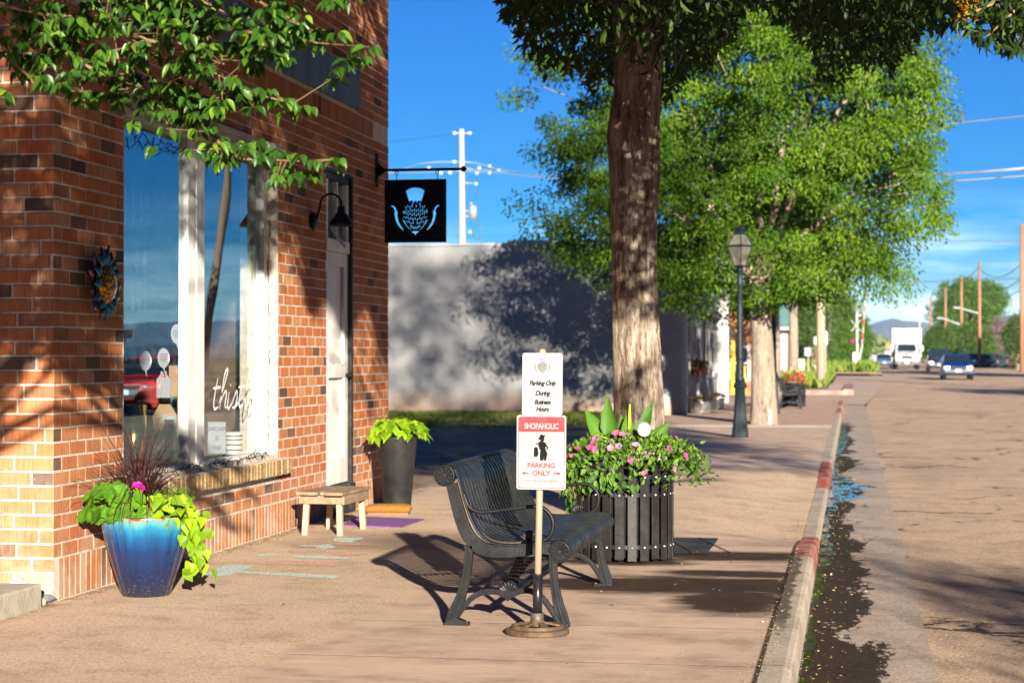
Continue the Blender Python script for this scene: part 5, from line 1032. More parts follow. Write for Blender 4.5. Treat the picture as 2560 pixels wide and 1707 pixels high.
# litter: leaf bits and grit along the gutter, the kerb joint and the wall foot (nobody could count it)
n1_, n2_, n3_, n4_ = 650, 500, 500, 900
LP = np.vstack([np.stack([-.25 + np.abs(RNG.normal(0, .13, n1_)), RNG.uniform(6, 30, n1_), np.full(n1_, -.138)], 1), np.stack([-.41 + RNG.normal(0, .035, n2_), RNG.uniform(6, 17, n2_), np.full(n2_, .006)], 1), np.stack([-4.38 + np.abs(RNG.normal(0, .06, n3_)), RNG.uniform(10.7, 18, n3_), np.full(n3_, .006)], 1), np.stack([RNG.uniform(-4.3, -.45, n4_), RNG.uniform(7, 24, n4_), np.full(n4_, .004)], 1)])
sz_ = np.concatenate([RNG.uniform(.010, .028, n1_), RNG.uniform(.006, .018, n2_), RNG.uniform(.006, .02, n3_), RNG.uniform(.004, .010, n4_)]); nl = len(LP)
tag(leaves("litter", leafmat("litter_bits", [(0, (0.05, 0.03, 0.015)), (.35, (0.22, 0.12, 0.04)), (.6, (0.34, 0.24, 0.04)), (.9, (0.30, 0.24, 0.18)), (1, (0.5, 0.45, 0.4))], .0), None, LP, np.stack([RNG.normal(0, 1, nl), RNG.normal(0, 1, nl), np.abs(RNG.normal(0, .2, nl))], 1), rdir(nl) * .5 + np.array([0, 0, 1]), sz_, sz_ * .7, 'diamond'), "leaf bits and grit strewn along gutter, kerb and wall foot", kind='stuff')
# ================================================================== TREES
def barkmat(name, ca, cb, sc=1.0):
    t = NT(name); P = t.pos((16 * sc, 16 * sc, 2.6 * sc), obj=False); n = t.noise(1, 6, .68, P); n2 = t.noise(1, 4, .7, t.pos((55 * sc, 55 * sc, 12 * sc), obj=False)); c = t.mix(t.range(n, .36, .62), ca, cb)
    c = t.mix(t.range(n2, .44, .34, 0, .8), c, (ca[0] * .35, ca[1] * .33, ca[2] * .3)); c = t.mix(t.range(t.noise(1, 5, .7, t.pos((30 * sc, 30 * sc, 3.5 * sc), obj=False)), .45, .36, 0, .75), c, (ca[0] * .4, ca[1] * .38, ca[2] * .35)); t.bsdf(c, .95, 0, t.bump(t.math('ADD', n, t.math('MULTIPLY', n2, .5)), 1.0, .075), .0); return t.m
m_bark = barkmat("ash_bark", (0.16, 0.11, 0.07), (0.55, 0.45, 0.36)); m_bark2 = barkmat("elm_bark", (0.24, 0.19, 0.145), (0.38, 0.31, 0.25), .7); m_twig = mat("twig_bark", (0.22, 0.15, 0.06), .8, 0, .3, 20, .4)
def limb(mb, a, b, r0, r1, sag=.0, seed=0, n=6):
    rr = random.Random(seed); a, b = Vector(a), Vector(b); L = (b - a).length; pts = []; rs = []
    for i in range(n + 1):
        t = i / n; p = a.lerp(b, t) + Vector((rr.gauss(0, 1), rr.gauss(0, 1), rr.gauss(0, 1))) * L * .025 * math.sin(t * PI) + Vector((0, 0, sag * L * math.sin(t * PI))); pts.append(p); rs.append(r0 + (r1 - r0) * t)
    mb.tube(pts, rs, 8); return pts
def rough_trunk(pts, rs, n=28, amp=.05):
    mb = MB(); mb.tube(spline(pts, 8), list(np.interp(np.linspace(0, 1, (len(pts) - 1) * 8 + 1), np.linspace(0, 1, len(rs)), rs)), n)
    out = []
    for i, v in enumerate(mb.v):
        v = Vector(v); a = (i % n) * 2 * PI / n; k = math.sin(a * 5 + v.z * 1.3) * .4 + math.sin(a * 9 - v.z * 2.1) * .3 + random.uniform(-.3, .3)
        out.append(k)
    pts2 = spline(pts, 8); rr = np.interp(np.linspace(0, 1, len(pts2)), np.linspace(0, 1, len(rs)), rs)
    mb.v = [tuple(pts2[min(i // n, len(pts2) - 1)] + (Vector(v) - pts2[min(i // n, len(pts2) - 1)]) * (1 + amp * out[i])) for i, v in enumerate(mb.v)]; return mb
def clumps_to_leaves(cl, per, rad, droop=.5, flat=.7):
    n = len(cl); c = np.repeat(np.asarray(cl), per, 0); N = len(c); d = rdir(N) * (RNG.random(N) ** .45)[:, None] * np.repeat(rad * RNG.uniform(.6, 1.3, n), per)[:, None]; d[:, 2] *= flat
    P = c + d; A = d / rad * .8 + RNG.normal(0, .5, (N, 3)) + np.array([0, 0, -droop]); tone = np.clip(np.repeat(RNG.random(n), per) * .6 + RNG.random(N) * .5 - .05, 0, 1); return P, A, tone
def shell(n, c, r, bias=.5, bottom=-1.0):
    d = rdir(n); d[:, 2] = np.where(d[:, 2] < bottom, -d[:, 2], d[:, 2]); k = RNG.random(n) ** bias; k = .35 + .65 * k; return np.array(c) + d * np.array(r) * k[:, None]
def inframe(P, m=60): x, y, d = proj(P); return (d > .5) & (x > -m) & (x < 2560 + m) & (y > -m) & (y < 1707 + m), x, y, d
TO = np.array(to_sun)
def on_wall(P):                      # where a leaf's shadow meets the shop wall plane
    t = (P[:, 0] - WX) / TO[0]; return P[:, 1] - TO[1] * t, P[:, 2] - TO[2] * t
def shade_ground(P, z=0.0): t = (P[:, 2] - z) / TO[2]; return P[:, 0] - TO[0] * t, P[:, 1] - TO[1] * t
# ---- tree 1: big trunk beside the planter
TX, TY = -1.44, 15.95; d1 = proj([(TX, TY, 0)])[2][0]
def t1(x, y, w): p = at(x, y, d1); return (p.x, TY, p.z), w / FPX * d1 / 2
tr1 = thing("street_tree", "large rough-barked ash tree with a shaded crown behind the pink petunias", "tree", (TX, TY, 0))
pr = [t1(1600, 1325, 175), t1(1600, 1200, 145), t1(1598, 1060, 126), t1(1592, 900, 122), t1(1585, 700, 113), t1(1583, 560, 116), t1(1584, 420, 128), t1(1582, 330, 133), t1(1590, 240, 118), t1(1598, 130, 122), t1(1603, 40, 150), t1(1606, -60, 150)]
trunk = rough_trunk([p for p, r_ in pr], [r_ for p, r_ in pr], 36, .045)
trunk.build("trunk", m_bark, tr1, True, True)
lm = MB(); top = Vector(pr[-1][0]) + Vector((0, 0, -.25)); ends = []
for k, (dx, dy, dz, r0) in enumerate(((-1.9, .3, 1.9, .13), (1.7, .6, 2.0, .13), (.3, 1.6, 2.6, .12), (-.4, -1.4, 2.4, .11), (2.9, -.2, 1.0, .08), (-2.6, .9, .8, .07), (1.8, -1.8, 1.5, .07), (.2, .1, 3.2, .12))):
    e = top + Vector((dx, dy, dz)); limb(lm, top, e, r0, .035, .08, k); ends.append(e)
    for j in range(5):
        e2 = e + Vector((random.gauss(0, 1.0), random.gauss(0, 1.0), random.uniform(-.3, 1.1))); limb(lm, top.lerp(e, random.uniform(.45, 1)), e2, .035, .008, .05, k * 7 + j, 4); ends.append(e2)
lm.build("limbs", m_bark, tr1, True, True)
# allowed lower edge of this crown in the picture (only leaves above it, px)
ax_ = [-500, 1245, 1260, 1290, 1330, 1400, 1480, 1530, 1660, 1700, 1760, 1800, 1850, 1870, 1930, 1990, 2020, 2080, 2150, 2220, 2290, 2330, 2400, 2460, 2520, 2600, 4000]
ay_ = [-900, -60, 60, 100, 130, 180, 200, 190, 260, 230, 150, 95, 60, 15, 15, 60, 150, 185, 180, 160, 115, 70, 40, 60, 100, 120, 120]
def crown_ok(P):
    f, x, y, d = inframe(P, 40); lim = np.interp(x, ax_, ay_) + 22 * np.sin(x * .043) + 16 * np.sin(x * .11 + 2)
    return (~f) | (y < lim)
C1 = np.vstack([shell(1300, (TX + 1.2, TY + .4, 8.2), (6.2, 5.2, 4.6), .6), shell(560, (TX + .8, TY - .3, 5.2), (5.0, 4.6, 1.6), .8), np.stack([RNG.uniform(-1.3, 1.7, 520), RNG.uniform(8.0, 13.6, 520), RNG.uniform(3.1, 5.8, 520)], 1), np.stack([RNG.uniform(-4.2, 5.5, 900), RNG.uniform(8.4, 13.8, 900), RNG.uniform(3.7, 7.2, 900)], 1)])
C1 = np.vstack([C1, np.stack([RNG.uniform(-4.0, 3.6, 620), RNG.uniform(13.2, 19.5, 620), RNG.uniform(3.7, 5.0, 620)], 1)])
C1 = np.vstack([C1, shell(420, (TX + 3.4, TY - .5, 9.6), (4.2, 4.4, 3.2), .7)]); C1 = C1[(C1[:, 2] > 3.3)]
P, A, tn = clumps_to_leaves(C1, 34, .42, .7)
gx1, gy1 = shade_ground(P); k = crown_ok(P)
# light gaps of the crown: rays that fall on the sidewalk near the bench stay open
k &= ~((gx1 > -4.4) & (gx1 < -.3) & (gy1 < 22.5) & (RNG.random(len(P)) < .92))
P, A, tn = P[k], A[k], tn[k]
m_ash = leafmat("ash_leaf", [(0, (0.009, 0.022, 0.004)), (.6, (0.020, 0.042, 0.006)), (1, (0.045, 0.08, 0.010))], .08)
leaves("crown", m_ash, tr1, P, A, rdir(len(P)), RNG.uniform(.07, .11, len(P)), RNG.uniform(.028, .044, len(P)), 'slim', tone=tn)
# a spray of nearer leaves with orange seed clusters in the top right corner
spd = 8.2; sb = thing("street_tree", "leafy ash bough with orange seed clusters reaching in at the top right corner", "tree", at(2900, -250, spd))
bmb = MB(); root = at(2900, -330, spd); 
for k, (x, y) in enumerate(((2410, 40), (2470, 90), (2540, 95), (2600, 60), (2440, -20), (2560, 130))): limb(bmb, root.lerp(at(2600, -120, spd), .6), at(x, y, spd + .15 * (k - 2)), .012, .003, -.05, k + 40, 5)
limb(bmb, at(4200, -400, spd), root.lerp(at(2600, -120, spd), .6), .05, .012, 0, 3); bmb.build("boughs", m_twig, sb, True, True)
n = 620; xs = RNG.uniform(2395, 2720, n); ys = np.minimum(RNG.uniform(-160, 128, n), np.interp(xs, [2395, 2440, 2500, 2560, 2720], [35, 85, 110, 118, 110])); P = np.array([tuple(at(x, y, spd + RNG.normal(0, .25))) for x, y in zip(xs, ys)])
leaves("leaves", m_ash, sb, P, RNG.normal(0, .6, (n, 3)) + np.array([0, 0, -.9]), rdir(n), RNG.uniform(.05, .08, n), RNG.uniform(.014, .022, n), 'slim')
n = 90; P = np.array([tuple(at(2422 + RNG.normal(0, 13), 20 + RNG.normal(0, 17), spd - .1)) for _ in range(n)]); leaves("seed_clusters", leafmat("orange_seeds", [(0, (.35, .12, .01)), (1, (.6, .30, .02))], .3, tcol=(.7, .4, .05)), sb, P, rdir(n), rdir(n), .03, .01, 'diamond')
# ---- tree 2: bright elm by the lamp
X2, Y2 = -1.79, 41.4; d2 = 41.1; tr2 = thing("street_tree", "bright green elm with a pale trunk standing behind the street lamp", "tree", (X2, Y2, 0))
def t2(x, y, w): p = at(x, y, d2); return (p.x, Y2, p.z), w / FPX * d2 / 2
pr = [t2(1910, 1064, 74), t2(1910, 1020, 66), t2(1908, 940, 60), t2(1906, 850, 52), t2(1900, 790, 52), t2(1896, 745, 56), t2(1897, 690, 60)]
rough_trunk([p for p, r_ in pr], [r_ for p, r_ in pr], 24, .04).build("trunk", m_bark2, tr2, True, True)
lm = MB(); top = Vector(pr[-1][0]) - Vector((0, 0, .15))
for k in range(13):
    a = k * 2.4; e = top + Vector((math.cos(a) * random.uniform(1.5, 3.6), math.sin(a) * random.uniform(1, 3), random.uniform(.8, 5.5))); limb(lm, top, e, .085, .015, .06, k + 60)
    for j in range(4): limb(lm, top.lerp(e, random.uniform(.5, .95)), e + Vector((random.gauss(0, 1), random.gauss(0, 1), random.gauss(0, .8))), .03, .008, 0, k * 9 + j, 4)
limb(lm, t2(1892, 770, 10)[0], t2(1868, 748, 10)[0], .05, .03, 0, 5)
lm.build("limbs", m_bark, tr2, True, True)
# silhouette of the crown in the picture
sil = [(1215, 140), (1290, 130), (1340, 60), (1400, -200), (2250, -200), (2330, 90), (2372, 128), (2330, 160), (2345, 285), (2320, 380), (2355, 500), (2330, 610), (2245, 655), (2290, 690), (2240, 735), (2170, 720), (2130, 760), (2075, 790), (2010, 760), (1960, 790), (1925, 760), (1880, 800), (1830, 745), (1770, 785), (1720, 745), (1660, 760), (1600, 720), (1500, 700), (1440, 640), (1390, 620), (1335, 590), (1380, 545), (1290, 500), (1275, 478), (1390, 470), (1400, 440), (1330, 400), (1300, 365), (1222, 312), (1330, 340), (1290, 260), (1240, 200), (1300, 190)]
sil = np.array(sil, float)
def inside(x, y, poly):
    c = np.zeros(len(x), bool); j = len(poly) - 1
    for i in range(len(poly)):
        xi, yi = poly[i]; xj, yj = poly[j]; m = ((yi > y) != (yj > y)) & (x < (xj - xi) * (y - yi) / (yj - yi + 1e-9) + xi); c ^= m; j = i
    return c
C2 = np.vstack([shell(800, (X2 + .2, Y2, 7.2), (5.4, 4.6, 5.6), .35), shell(300, (X2 - .2, Y2 - .5, 4.6), (5.0, 4.4, 2.6), .4)])
from mathutils import noise as mnoise
hole = np.array([mnoise.noise(Vector(c) * .62) + .5 * mnoise.noise(Vector(c) * 1.4) for c in C2]); C2 = C2[hole > -.06]; C2 = np.vstack([C2, shell(560, (X2, Y2 + 1.0, 6.6), (4.4, 2.6, 4.8), .9)]); C2 = C2[C2[:, 2] > 1.9]; x, y, d = proj(C2); C2 = C2[inside(x, y, sil) | (y < -60)]
P, A, tn = clumps_to_leaves(C2, 190, .52, .9, .62)
m_elm = leafmat("elm_leaf", [(0, (0.018, 0.055, 0.004)), (.5, (0.056, 0.125, 0.005)), (1, (0.125, 0.21, 0.009))], .16, tcol=(.22, .42, .01))
leaves("crown", m_elm, tr2, P, A, rdir(len(P)), RNG.uniform(.075, .12, len(P)), RNG.uniform(.034, .055, len(P)), 'diamond', tone=tn)
# generic smaller / farther trees
def simple_tree(name, label, loc, h, cw, cz0, nc, per, rad, ls, m_l, m_b, tr, group=None, seed=0, cat="tree", sqz=1.0, wide=.5):
    t = thing(name, label, cat, loc, 0, group); x, y, z = loc; mb = MB(); top = Vector((x, y, z + cz0 + (h - cz0) * .25))
    mb.tube([(x, y, z - .2), (x + .05, y, z + cz0 * .5), tuple(top)], [tr * 1.25, tr, tr * .8], 10)
    rr = random.Random(seed)
    for k in range(7): a = k * 2.4 + seed; limb(mb, top, (x + math.cos(a) * cw * .55, y + math.sin(a) * cw * .55 * sqz, z + cz0 + (h - cz0) * rr.uniform(.4, .9)), tr * .45, tr * .08, .05, seed + k, 5)
    mb.build("trunk", m_b, t, True, True)
    c0 = np.array([x, y, z + (h + cz0) / 2]); CC = shell(nc, c0, (cw, cw * sqz, (h - cz0) / 2), wide)
    lob = [c0 + np.array([math.cos(a) * cw * .45, math.sin(a) * cw * .45 * sqz, rr.uniform(-.3, .35) * (h - cz0)]) for a in [seed + k * 1.3 for k in range(6)]]
    CC = np.vstack([CC[: nc // 3]] + [shell(nc // 9, l, (cw * .5, cw * .5 * sqz, (h - cz0) * .26), .5) for l in lob]); CC = CC[CC[:, 2] > z + cz0 * .85]
    P, A, tn = clumps_to_leaves(CC, per, rad, .5, .8); leaves("crown", m_l, t, P, A, rdir(len(P)), RNG.uniform(.7, 1.3, len(P)) * ls, RNG.uniform(.7, 1.3, len(P)) * ls * .55, 'diamond', tone=tn); return t
m_mid = leafmat("mid_leaf", [(0, (0.03, 0.08, 0.012)), (.5, (0.07, 0.15, 0.018)), (1, (0.14, 0.23, 0.03))], .3)
m_dark = leafmat("dark_leaf", [(0, (0.03, 0.06, 0.015)), (.5, (0.055, 0.10, 0.02)), (1, (0.10, 0.16, 0.03))], .25); m_bare = leafmat("bare_twigs", [(0, (0.12, 0.08, 0.08)), (1, (0.24, 0.18, 0.17))], .1, tcol=(.2, .15, .15))
simple_tree("street_tree", "street tree with a straight pale trunk beyond the second planter", (-2.0, 68.3, .0), 9.5, 3.6, 3.4, 320, 40, .5, .17, m_mid, m_bark2, .16, "row of sidewalk trees", 3)
simple_tree("street_tree", "farther pale trunk left of the second planter's tree", (-2.9, 76.5, .05), 9.0, 3.4, 3.5, 260, 36, .5, .18, m_mid, m_bark2, .17, "row of sidewalk trees", 5)
# pear tree at the left: hanging boughs in view, crown above and behind the camera's left edge
pt = thing("pear_tree", "pear tree whose glossy leafy boughs hang in at the upper left", "tree", (-2.75, 3.2, 0))
mb = MB(); mb.tube([(-2.75, 3.2, -.05), (-2.77, 3.22, .5), (-2.72, 3.2, 1.6), (-2.7, 3.25, 2.5)], [.15, .12, .11, .10], 16); mb.build("trunk", m_bark, pt, True, True)
m_pear = leafmat("pear_leaf", [(0, (0.014, 0.045, 0.006)), (.6, (0.030, 0.085, 0.009)), (.9, (0.07, 0.15, 0.012)), (1, (0.16, 0.26, 0.02))], .20, .36, .32, (.22, .42, .02))
m_br = mat("pear_branch", (0.13, 0.085, 0.035), .6, 0, .3, 30, .3)
BD = 7.0; P_ = []; A_ = []; mb = MB(); rr = random.Random(5)
def bough(pts, r0, dens, spread, down=45):
    dens *= 2.4; spread *= 1.4
    """pts (x,y,depth) in photo pixels; leaves in hanging rosettes along it"""
    W_ = [at(x, y, d) for x, y, d in pts]; sp = spline(W_, 6); mb.tube(sp, [r0 * (1 - .75 * i / len(sp)) for i in range(len(sp))], 7)
    L_ = sum((sp[i + 1] - sp[i]).length for i in range(len(sp) - 1)); n = int(L_ * dens)
    for k in range(n):
        t = (k + rr.random()) / n; i = min(int(t * (len(sp) - 1)), len(sp) - 2); p = sp[i].lerp(sp[i + 1], t * (len(sp) - 1) - i)
        off = Vector((rr.gauss(0, 1), rr.gauss(0, 1), rr.gauss(0, .6))) * spread; q = p + off
        if rr.random() < .5: mb.tube([p, q], [.0022, .0015], 4, False)
        for j in range(rr.randint(5, 9)):
            a = rr.uniform(0, 2 * PI); P_.append(tuple(q + Vector((math.cos(a), math.sin(a), rr.uniform(-.3, .3))) * .012)); A_.append((math.cos(a) * .75, math.sin(a) * .75 - .1, -rr.uniform(.15, 1.3)))
B1 = [(-300, -250, 6.4), (-60, -40, 6.7), (90, 70, 7.0), (190, 150, 7.0), (290, 200, 7.0), (390, 225, 7.0)]; bough(B1, .016, 26, .07)
bough([(100, 75, 7.0), (220, 60, 6.9), (340, 90, 6.8), (460, 130, 6.8), (560, 160, 6.7)], .010, 30, .075)
bough([(-80, -120, 6.8), (120, -60, 6.8), (330, 10, 6.8), (500, 60, 6.8), (620, 80, 6.7), (720, 85, 6.7), (792, 108, 6.6)], .012, 27, .065)
bough([(330, 10, 6.8), (430, 90, 6.8), (500, 160, 6.8), (570, 200, 6.8)], .008, 30, .07)
bough([(390, 225, 7.0), (450, 262, 7.0), (560, 246, 6.9), (640, 238, 6.8), (740, 262, 6.8)], .008, 30, .045)
bough([(390, 225, 7.0), (470, 290, 7.0), (530, 340, 6.95), (590, 392, 6.9), (680, 400, 6.9), (800, 405, 6.8)], .010, 34, .045)
bough([(-120, 60, 6.9), (10, 140, 6.9), (60, 180, 6.9), (90, 215, 6.9)], .008, 24, .05)
bough([(190, 150, 7), (200, 190, 7), (205, 232, 7)], .005, 14, .025)
bough([(-100, -20, 6.7), (40, 20, 6.7), (150, 40, 6.8), (260, 20, 6.8)], .010, 30, .08)
bough([(200, -100, 6.7), (330, -40, 6.7), (470, -10, 6.7), (560, 30, 6.7)], .010, 26, .06); bough([(560, -60, 6.7), (650, 5, 6.7), (730, 50, 6.6), (770, 80, 6.6)], .007, 22, .045); bough([(700, -60, 6.6), (820, -20, 6.5), (860, 0, 6.5)], .006, 8, .03)
mb.build("boughs", m_br, pt, True, True); P = np.array(P_); A = np.array(A_); n = len(P)
leaves("hanging_leaves", m_pear, pt, P, A, rdir(n) * .5 + np.stack([.4 * A[:, 0], -.6 + 0 * A[:, 0], .7 + 0 * A[:, 0]], 1), RNG.uniform(.034, .060, n), RNG.uniform(.018, .029, n), 'pear')
# the crown proper (outside the frame) which shades the shop front
lm = MB()
for k in range(9): a = k * 2.4; limb(lm, (-2.7, 3.25, 2.4), (-2.2 + math.cos(a) * 1.6, 3.2 + math.sin(a) * 1.6, 3.4 + .3 * k), .05, .012, .05, 90 + k)
lm.tube([(-2.7, 3.25, 2.3), tuple(at(-300, -250, 6.4))], [.03, .016], 8); lm.tube([(-2.7, 3.25, 2.4), tuple(at(-80, -120, 6.8))], [.03, .012], 8); lm.tube([(-2.7, 3.25, 2.45), tuple(at(200, -100, 6.7))], [.03, .01], 8); lm.tube([(-2.7, 3.25, 2.45), tuple(at(700, -60, 6.6))], [.03, .008], 8); lm.tube([(-2.7, 3.25, 2.3), tuple(at(-120, 60, 6.9))], [.03, .008], 8)
lm.build("limbs", m_bark, pt, True, True)
CP = np.vstack([shell(1700, (-1.6, 3.6, 4.6), (2.7, 3.3, 2.4), .8), shell(1100, (-.4, 4.4, 5.2), (2.8, 3.4, 2.2), .8), shell(1100, (-1.2, 7.4, 5.3), (2.5, 3.2, 1.9), .9)])
P, A, tn = clumps_to_leaves(CP, 28, .26, .8); f, x, y, d = inframe(P, 90); wyy, wzz = on_wall(P)
zmin = np.interp(wyy, [8, 10.7, 11.9, 12.4, 14.6, 15.4, 16.6, 18.2, 18.9], [1.3, 1.35, 1.42, 2.15, 2.3, 2.1, 1.75, 1.7, 1.4]) + .15 * np.sin(wyy * 5)
k = ~f & (P[:, 0] > WX + .15) & (wzz > zmin) & (d > -20)
k &= ~((wzz < 3.3) & (wzz > 1.9) & (wyy > 12.6) & (wyy < 16.6) & (np.sin(wyy * 3.1 + wzz * 2) > .1) & (RNG.random(len(P)) < .75))
P, A, tn = P[k], A[k], tn[k]; leaves("crown", m_pear, pt, P, A, rdir(len(P)), RNG.uniform(.06, .085, len(P)), RNG.uniform(.034, .045, len(P)), 'diamond', tone=tn)
# ================================================================== STREET LAMPS
m_lp = mat("lamp_post_paint", (0.028, 0.040, 0.043), .45, .2, .15, 9, .15)
tgl = NT("lantern_glass"); g1_ = tgl.N("BsdfPrincipled"); g1_.inputs['Base Color'].default_value = (.55, .5, .42, 1); g1_.inputs['Roughness'].default_value = .25; tr5 = tgl.N("BsdfTransparent"); tr5.inputs[0].default_value = (.85, .82, .74, 1); m5 = tgl.N("MixShader"); m5.inputs[0].default_value = .42; tgl.t.links.new(tr5.outputs[0], m5.inputs[1]); tgl.t.links.new(g1_.outputs[0], m5.inputs[2]); tgl.t.links.new(m5.outputs[0], tgl.out.inputs[0])
def make_lamp():
    t = thing("street_lamp", "", "lamp", (0, 0, 0), 0, "green black lantern posts along the sidewalk"); H = 3.65; s = H / 529      # px of the photo above ground
    b = MB(); b.lathe([(.0, 0), (.145, 0), (.142, .10), (.128, .20), (.12, .215), (.128, .23), (.125, .28), (.105, .42), (.095, .62), (.088, .80), (.092, .84), (.115, .86), (.118, .90), (.10, .94), (.075, .98)], 8); b.build("base", m_lp, t)
    MB().lathe([(.085, .96), (.09, 1.0), (.07, 1.04), (.062, 1.3), (.058, 1.34), (.068, 1.36), (.060, 1.39), (.055, 1.9), (.050, 2.3), (.046, 2.62), (.062, 2.64), (.05, 2.67), (.045, 2.84), (.06, 2.87), (.06, 2.93)], 20).build("shaft", m_lp, t, smooth_=True)
    def ring4(r, z, h, w=.02): m = MB(); m.lathe([(r, z), (r, z + h), (r - w, z + h), (r - w, z), (r, z)], 4, caps=False); return m
    fr = MB()
    def corner(r0, z0, r1, z1):
        for k in range(4): a = PI / 4 * 2 * k; fr.tube([(r0 * math.cos(a), r0 * math.sin(a), z0), (r1 * math.cos(a), r1 * math.sin(a), z1)], .009, 6)
    corner(.10, 2.95, .215, 3.30); corner(.215, 3.30, .10, 3.50)
    fr.lathe([(0, 2.93), (.105, 2.93), (.115, 2.96), (.095, 2.97), (0, 2.97)], 4, caps=False); fr.lathe([(.205, 3.285), (.232, 3.285), (.235, 3.31), (.205, 3.315), (.205, 3.285)], 4, caps=False)
    fr.lathe([(.0, 3.49), (.105, 3.49), (.10, 3.51), (.075, 3.515), (.075, 3.57), (.12, 3.575), (.10, 3.60), (.05, 3.61), (.045, 3.63), (.02, 3.635), (.015, 3.66), (.0, 3.69)], 4, caps=False)
    ln = fr.build("lantern", m_lp, t)
    g = MB(); g.lathe([(.098, 2.96), (.209, 3.29)], 4, caps=False); g.lathe([(.209, 3.31), (.098, 3.495)], 4, caps=False); g.build("glass", tgl.m, ln)
    MB().lathe([(0, 2.97), (.03, 2.97), (.03, 3.10), (.05, 3.13), (.06, 3.18), (.045, 3.24), (0, 3.26)], 16).build("bulb", mat("lamp_bulb", (.6, .55, .46), .4), ln, smooth_=True); return t
lp = make_lamp(); p = gp(1850, 1093); lp.location = (p.x, p.y, 0); lp.rotation_euler.z = TH; lp["label"] = "tall lantern street lamp in front of the bright green elm"
lp2 = copy_tree(lp); lp2.location = (-1.87, 48.8, 0); lp2["label"] = "second lantern post, half hidden behind the elm trunk"
# second bench and planter
b2 = copy_tree(bench); b2.location = (-1.98, 54.0, 0); b2["label"] = "far black bench beside the planter of red flowers"
pl2 = make_planter("far black slatted planter full of red and magenta flowers", m_redf); pl2.location = (-1.62, 56.6, 0)
P, O = mound(700, .40, .40, .22, .1, .66); leaves("bedding_leaves", m_leafm, pl2, P, O + np.array([0, 0, .3]), O + RNG.normal(0, .5, P.shape), .07, .04, 'pear', world=False)
blossoms(150, m_redf, pl2, .40, .40, .26, .67, .075, .1, .0); blossoms(14, m_yel, pl2, .3, .3, .3, .8, .06, 0, .0)
blades(26, pl2, (.05, 0, .8), .35, 1.2, m_pg, "dark_leaves", .04)
# tubs of pansies by the white facade
def tub(x, y, r, h, label):
    t = thing("zinc_tub", label, "tub", (x, y, 0), 0, "zinc tubs of pansies by the white facade"); MB().lathe([(0, 0), (r * .82, 0), (r * .85, h * .15), (r * .97, h * .9), (r * 1.0, h), (r * .93, h), (r * .9, h * .8), (0, h * .8)], 28, caps=False).build("tub", mat("zinc", (.42, .45, .45), .35, .8, .2, 12, .2), t, smooth_=True)
    P, O = mound(160, r, r, .08, .0, h); leaves("leaves", m_leafm, t, P, O, rdir(len(P)), .06, .035, 'pear', world=False); blossoms(34, m_yel, t, r, r, .10, h + .02, .055, 0, .0); blossoms(30, m_purp, t, r, r, .11, h + .02, .055, 0, .0); return t
tub(-3.66, 48.9, .29, .30, "larger zinc tub of yellow and purple pansies beside the white shop corner"); tub(-3.52, 53.0, .20, .30, "smaller zinc tub of dark pansies beyond the larger tub")
# ================================================================== WHITE BUILDING
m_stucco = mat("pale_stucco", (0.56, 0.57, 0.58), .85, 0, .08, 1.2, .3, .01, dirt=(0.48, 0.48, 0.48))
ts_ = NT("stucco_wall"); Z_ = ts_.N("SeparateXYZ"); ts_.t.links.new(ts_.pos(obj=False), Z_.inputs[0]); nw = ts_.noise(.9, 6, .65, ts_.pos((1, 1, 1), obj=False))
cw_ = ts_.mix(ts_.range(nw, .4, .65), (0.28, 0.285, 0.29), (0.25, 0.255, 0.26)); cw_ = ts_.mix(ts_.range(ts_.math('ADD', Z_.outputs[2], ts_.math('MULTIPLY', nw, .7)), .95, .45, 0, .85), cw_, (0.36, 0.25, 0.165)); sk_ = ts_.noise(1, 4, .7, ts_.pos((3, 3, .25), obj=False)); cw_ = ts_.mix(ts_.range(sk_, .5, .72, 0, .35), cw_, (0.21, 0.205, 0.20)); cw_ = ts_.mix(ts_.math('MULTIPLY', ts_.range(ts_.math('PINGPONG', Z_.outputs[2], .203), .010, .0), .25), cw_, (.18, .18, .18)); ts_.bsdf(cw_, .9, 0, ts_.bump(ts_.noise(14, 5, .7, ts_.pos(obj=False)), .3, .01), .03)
B2 = thing("white_shop", "low white stucco building with a blue-grey shaded side wall", "building", (-4.0, 47.7, 0)); BX0, BX1, BY0, BY1 = -16, -4.0, 47.7, 61.4
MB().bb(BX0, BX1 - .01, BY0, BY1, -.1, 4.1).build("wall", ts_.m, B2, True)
mb = MB(); mb.bb(BX0, -8.25, BY0 - .04, BY0 + .2, 4.1, 4.16); mb.bb(-8.25, BX1, BY0 - .05, BY0 + .2, 4.1, 4.22); mb.bb(-8.25, BX1 + .02, BY0 - .06, BY1, 3.9, 4.1 - .002) if False else None
mb.build("coping", mat("coping_metal", (.30, .33, .38), .5, .3), B2, True)
mb = MB(); mb.bb(-9.5, -7.6, BY0 - .07, BY0 - .0, 3.68, 4.0) if False else None
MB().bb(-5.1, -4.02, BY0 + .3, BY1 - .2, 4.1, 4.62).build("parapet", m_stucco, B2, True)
MB().bar((-8.6, BY0 - .03, 3.27), (-4.9, BY0 - .03, 3.33), .05, .035).build("conduit", mat("grey_conduit", (.22, .23, .26), .5), B2, True)
m_wboard = mat("white_board", (.34, .34, .335), .6, 0, .1, 3, .2); m_dkwin = mat("dark_window", (.03, .035, .045), .12, 0, .3, 1, 0, spec=.8)
fx0 = BX1 - .01
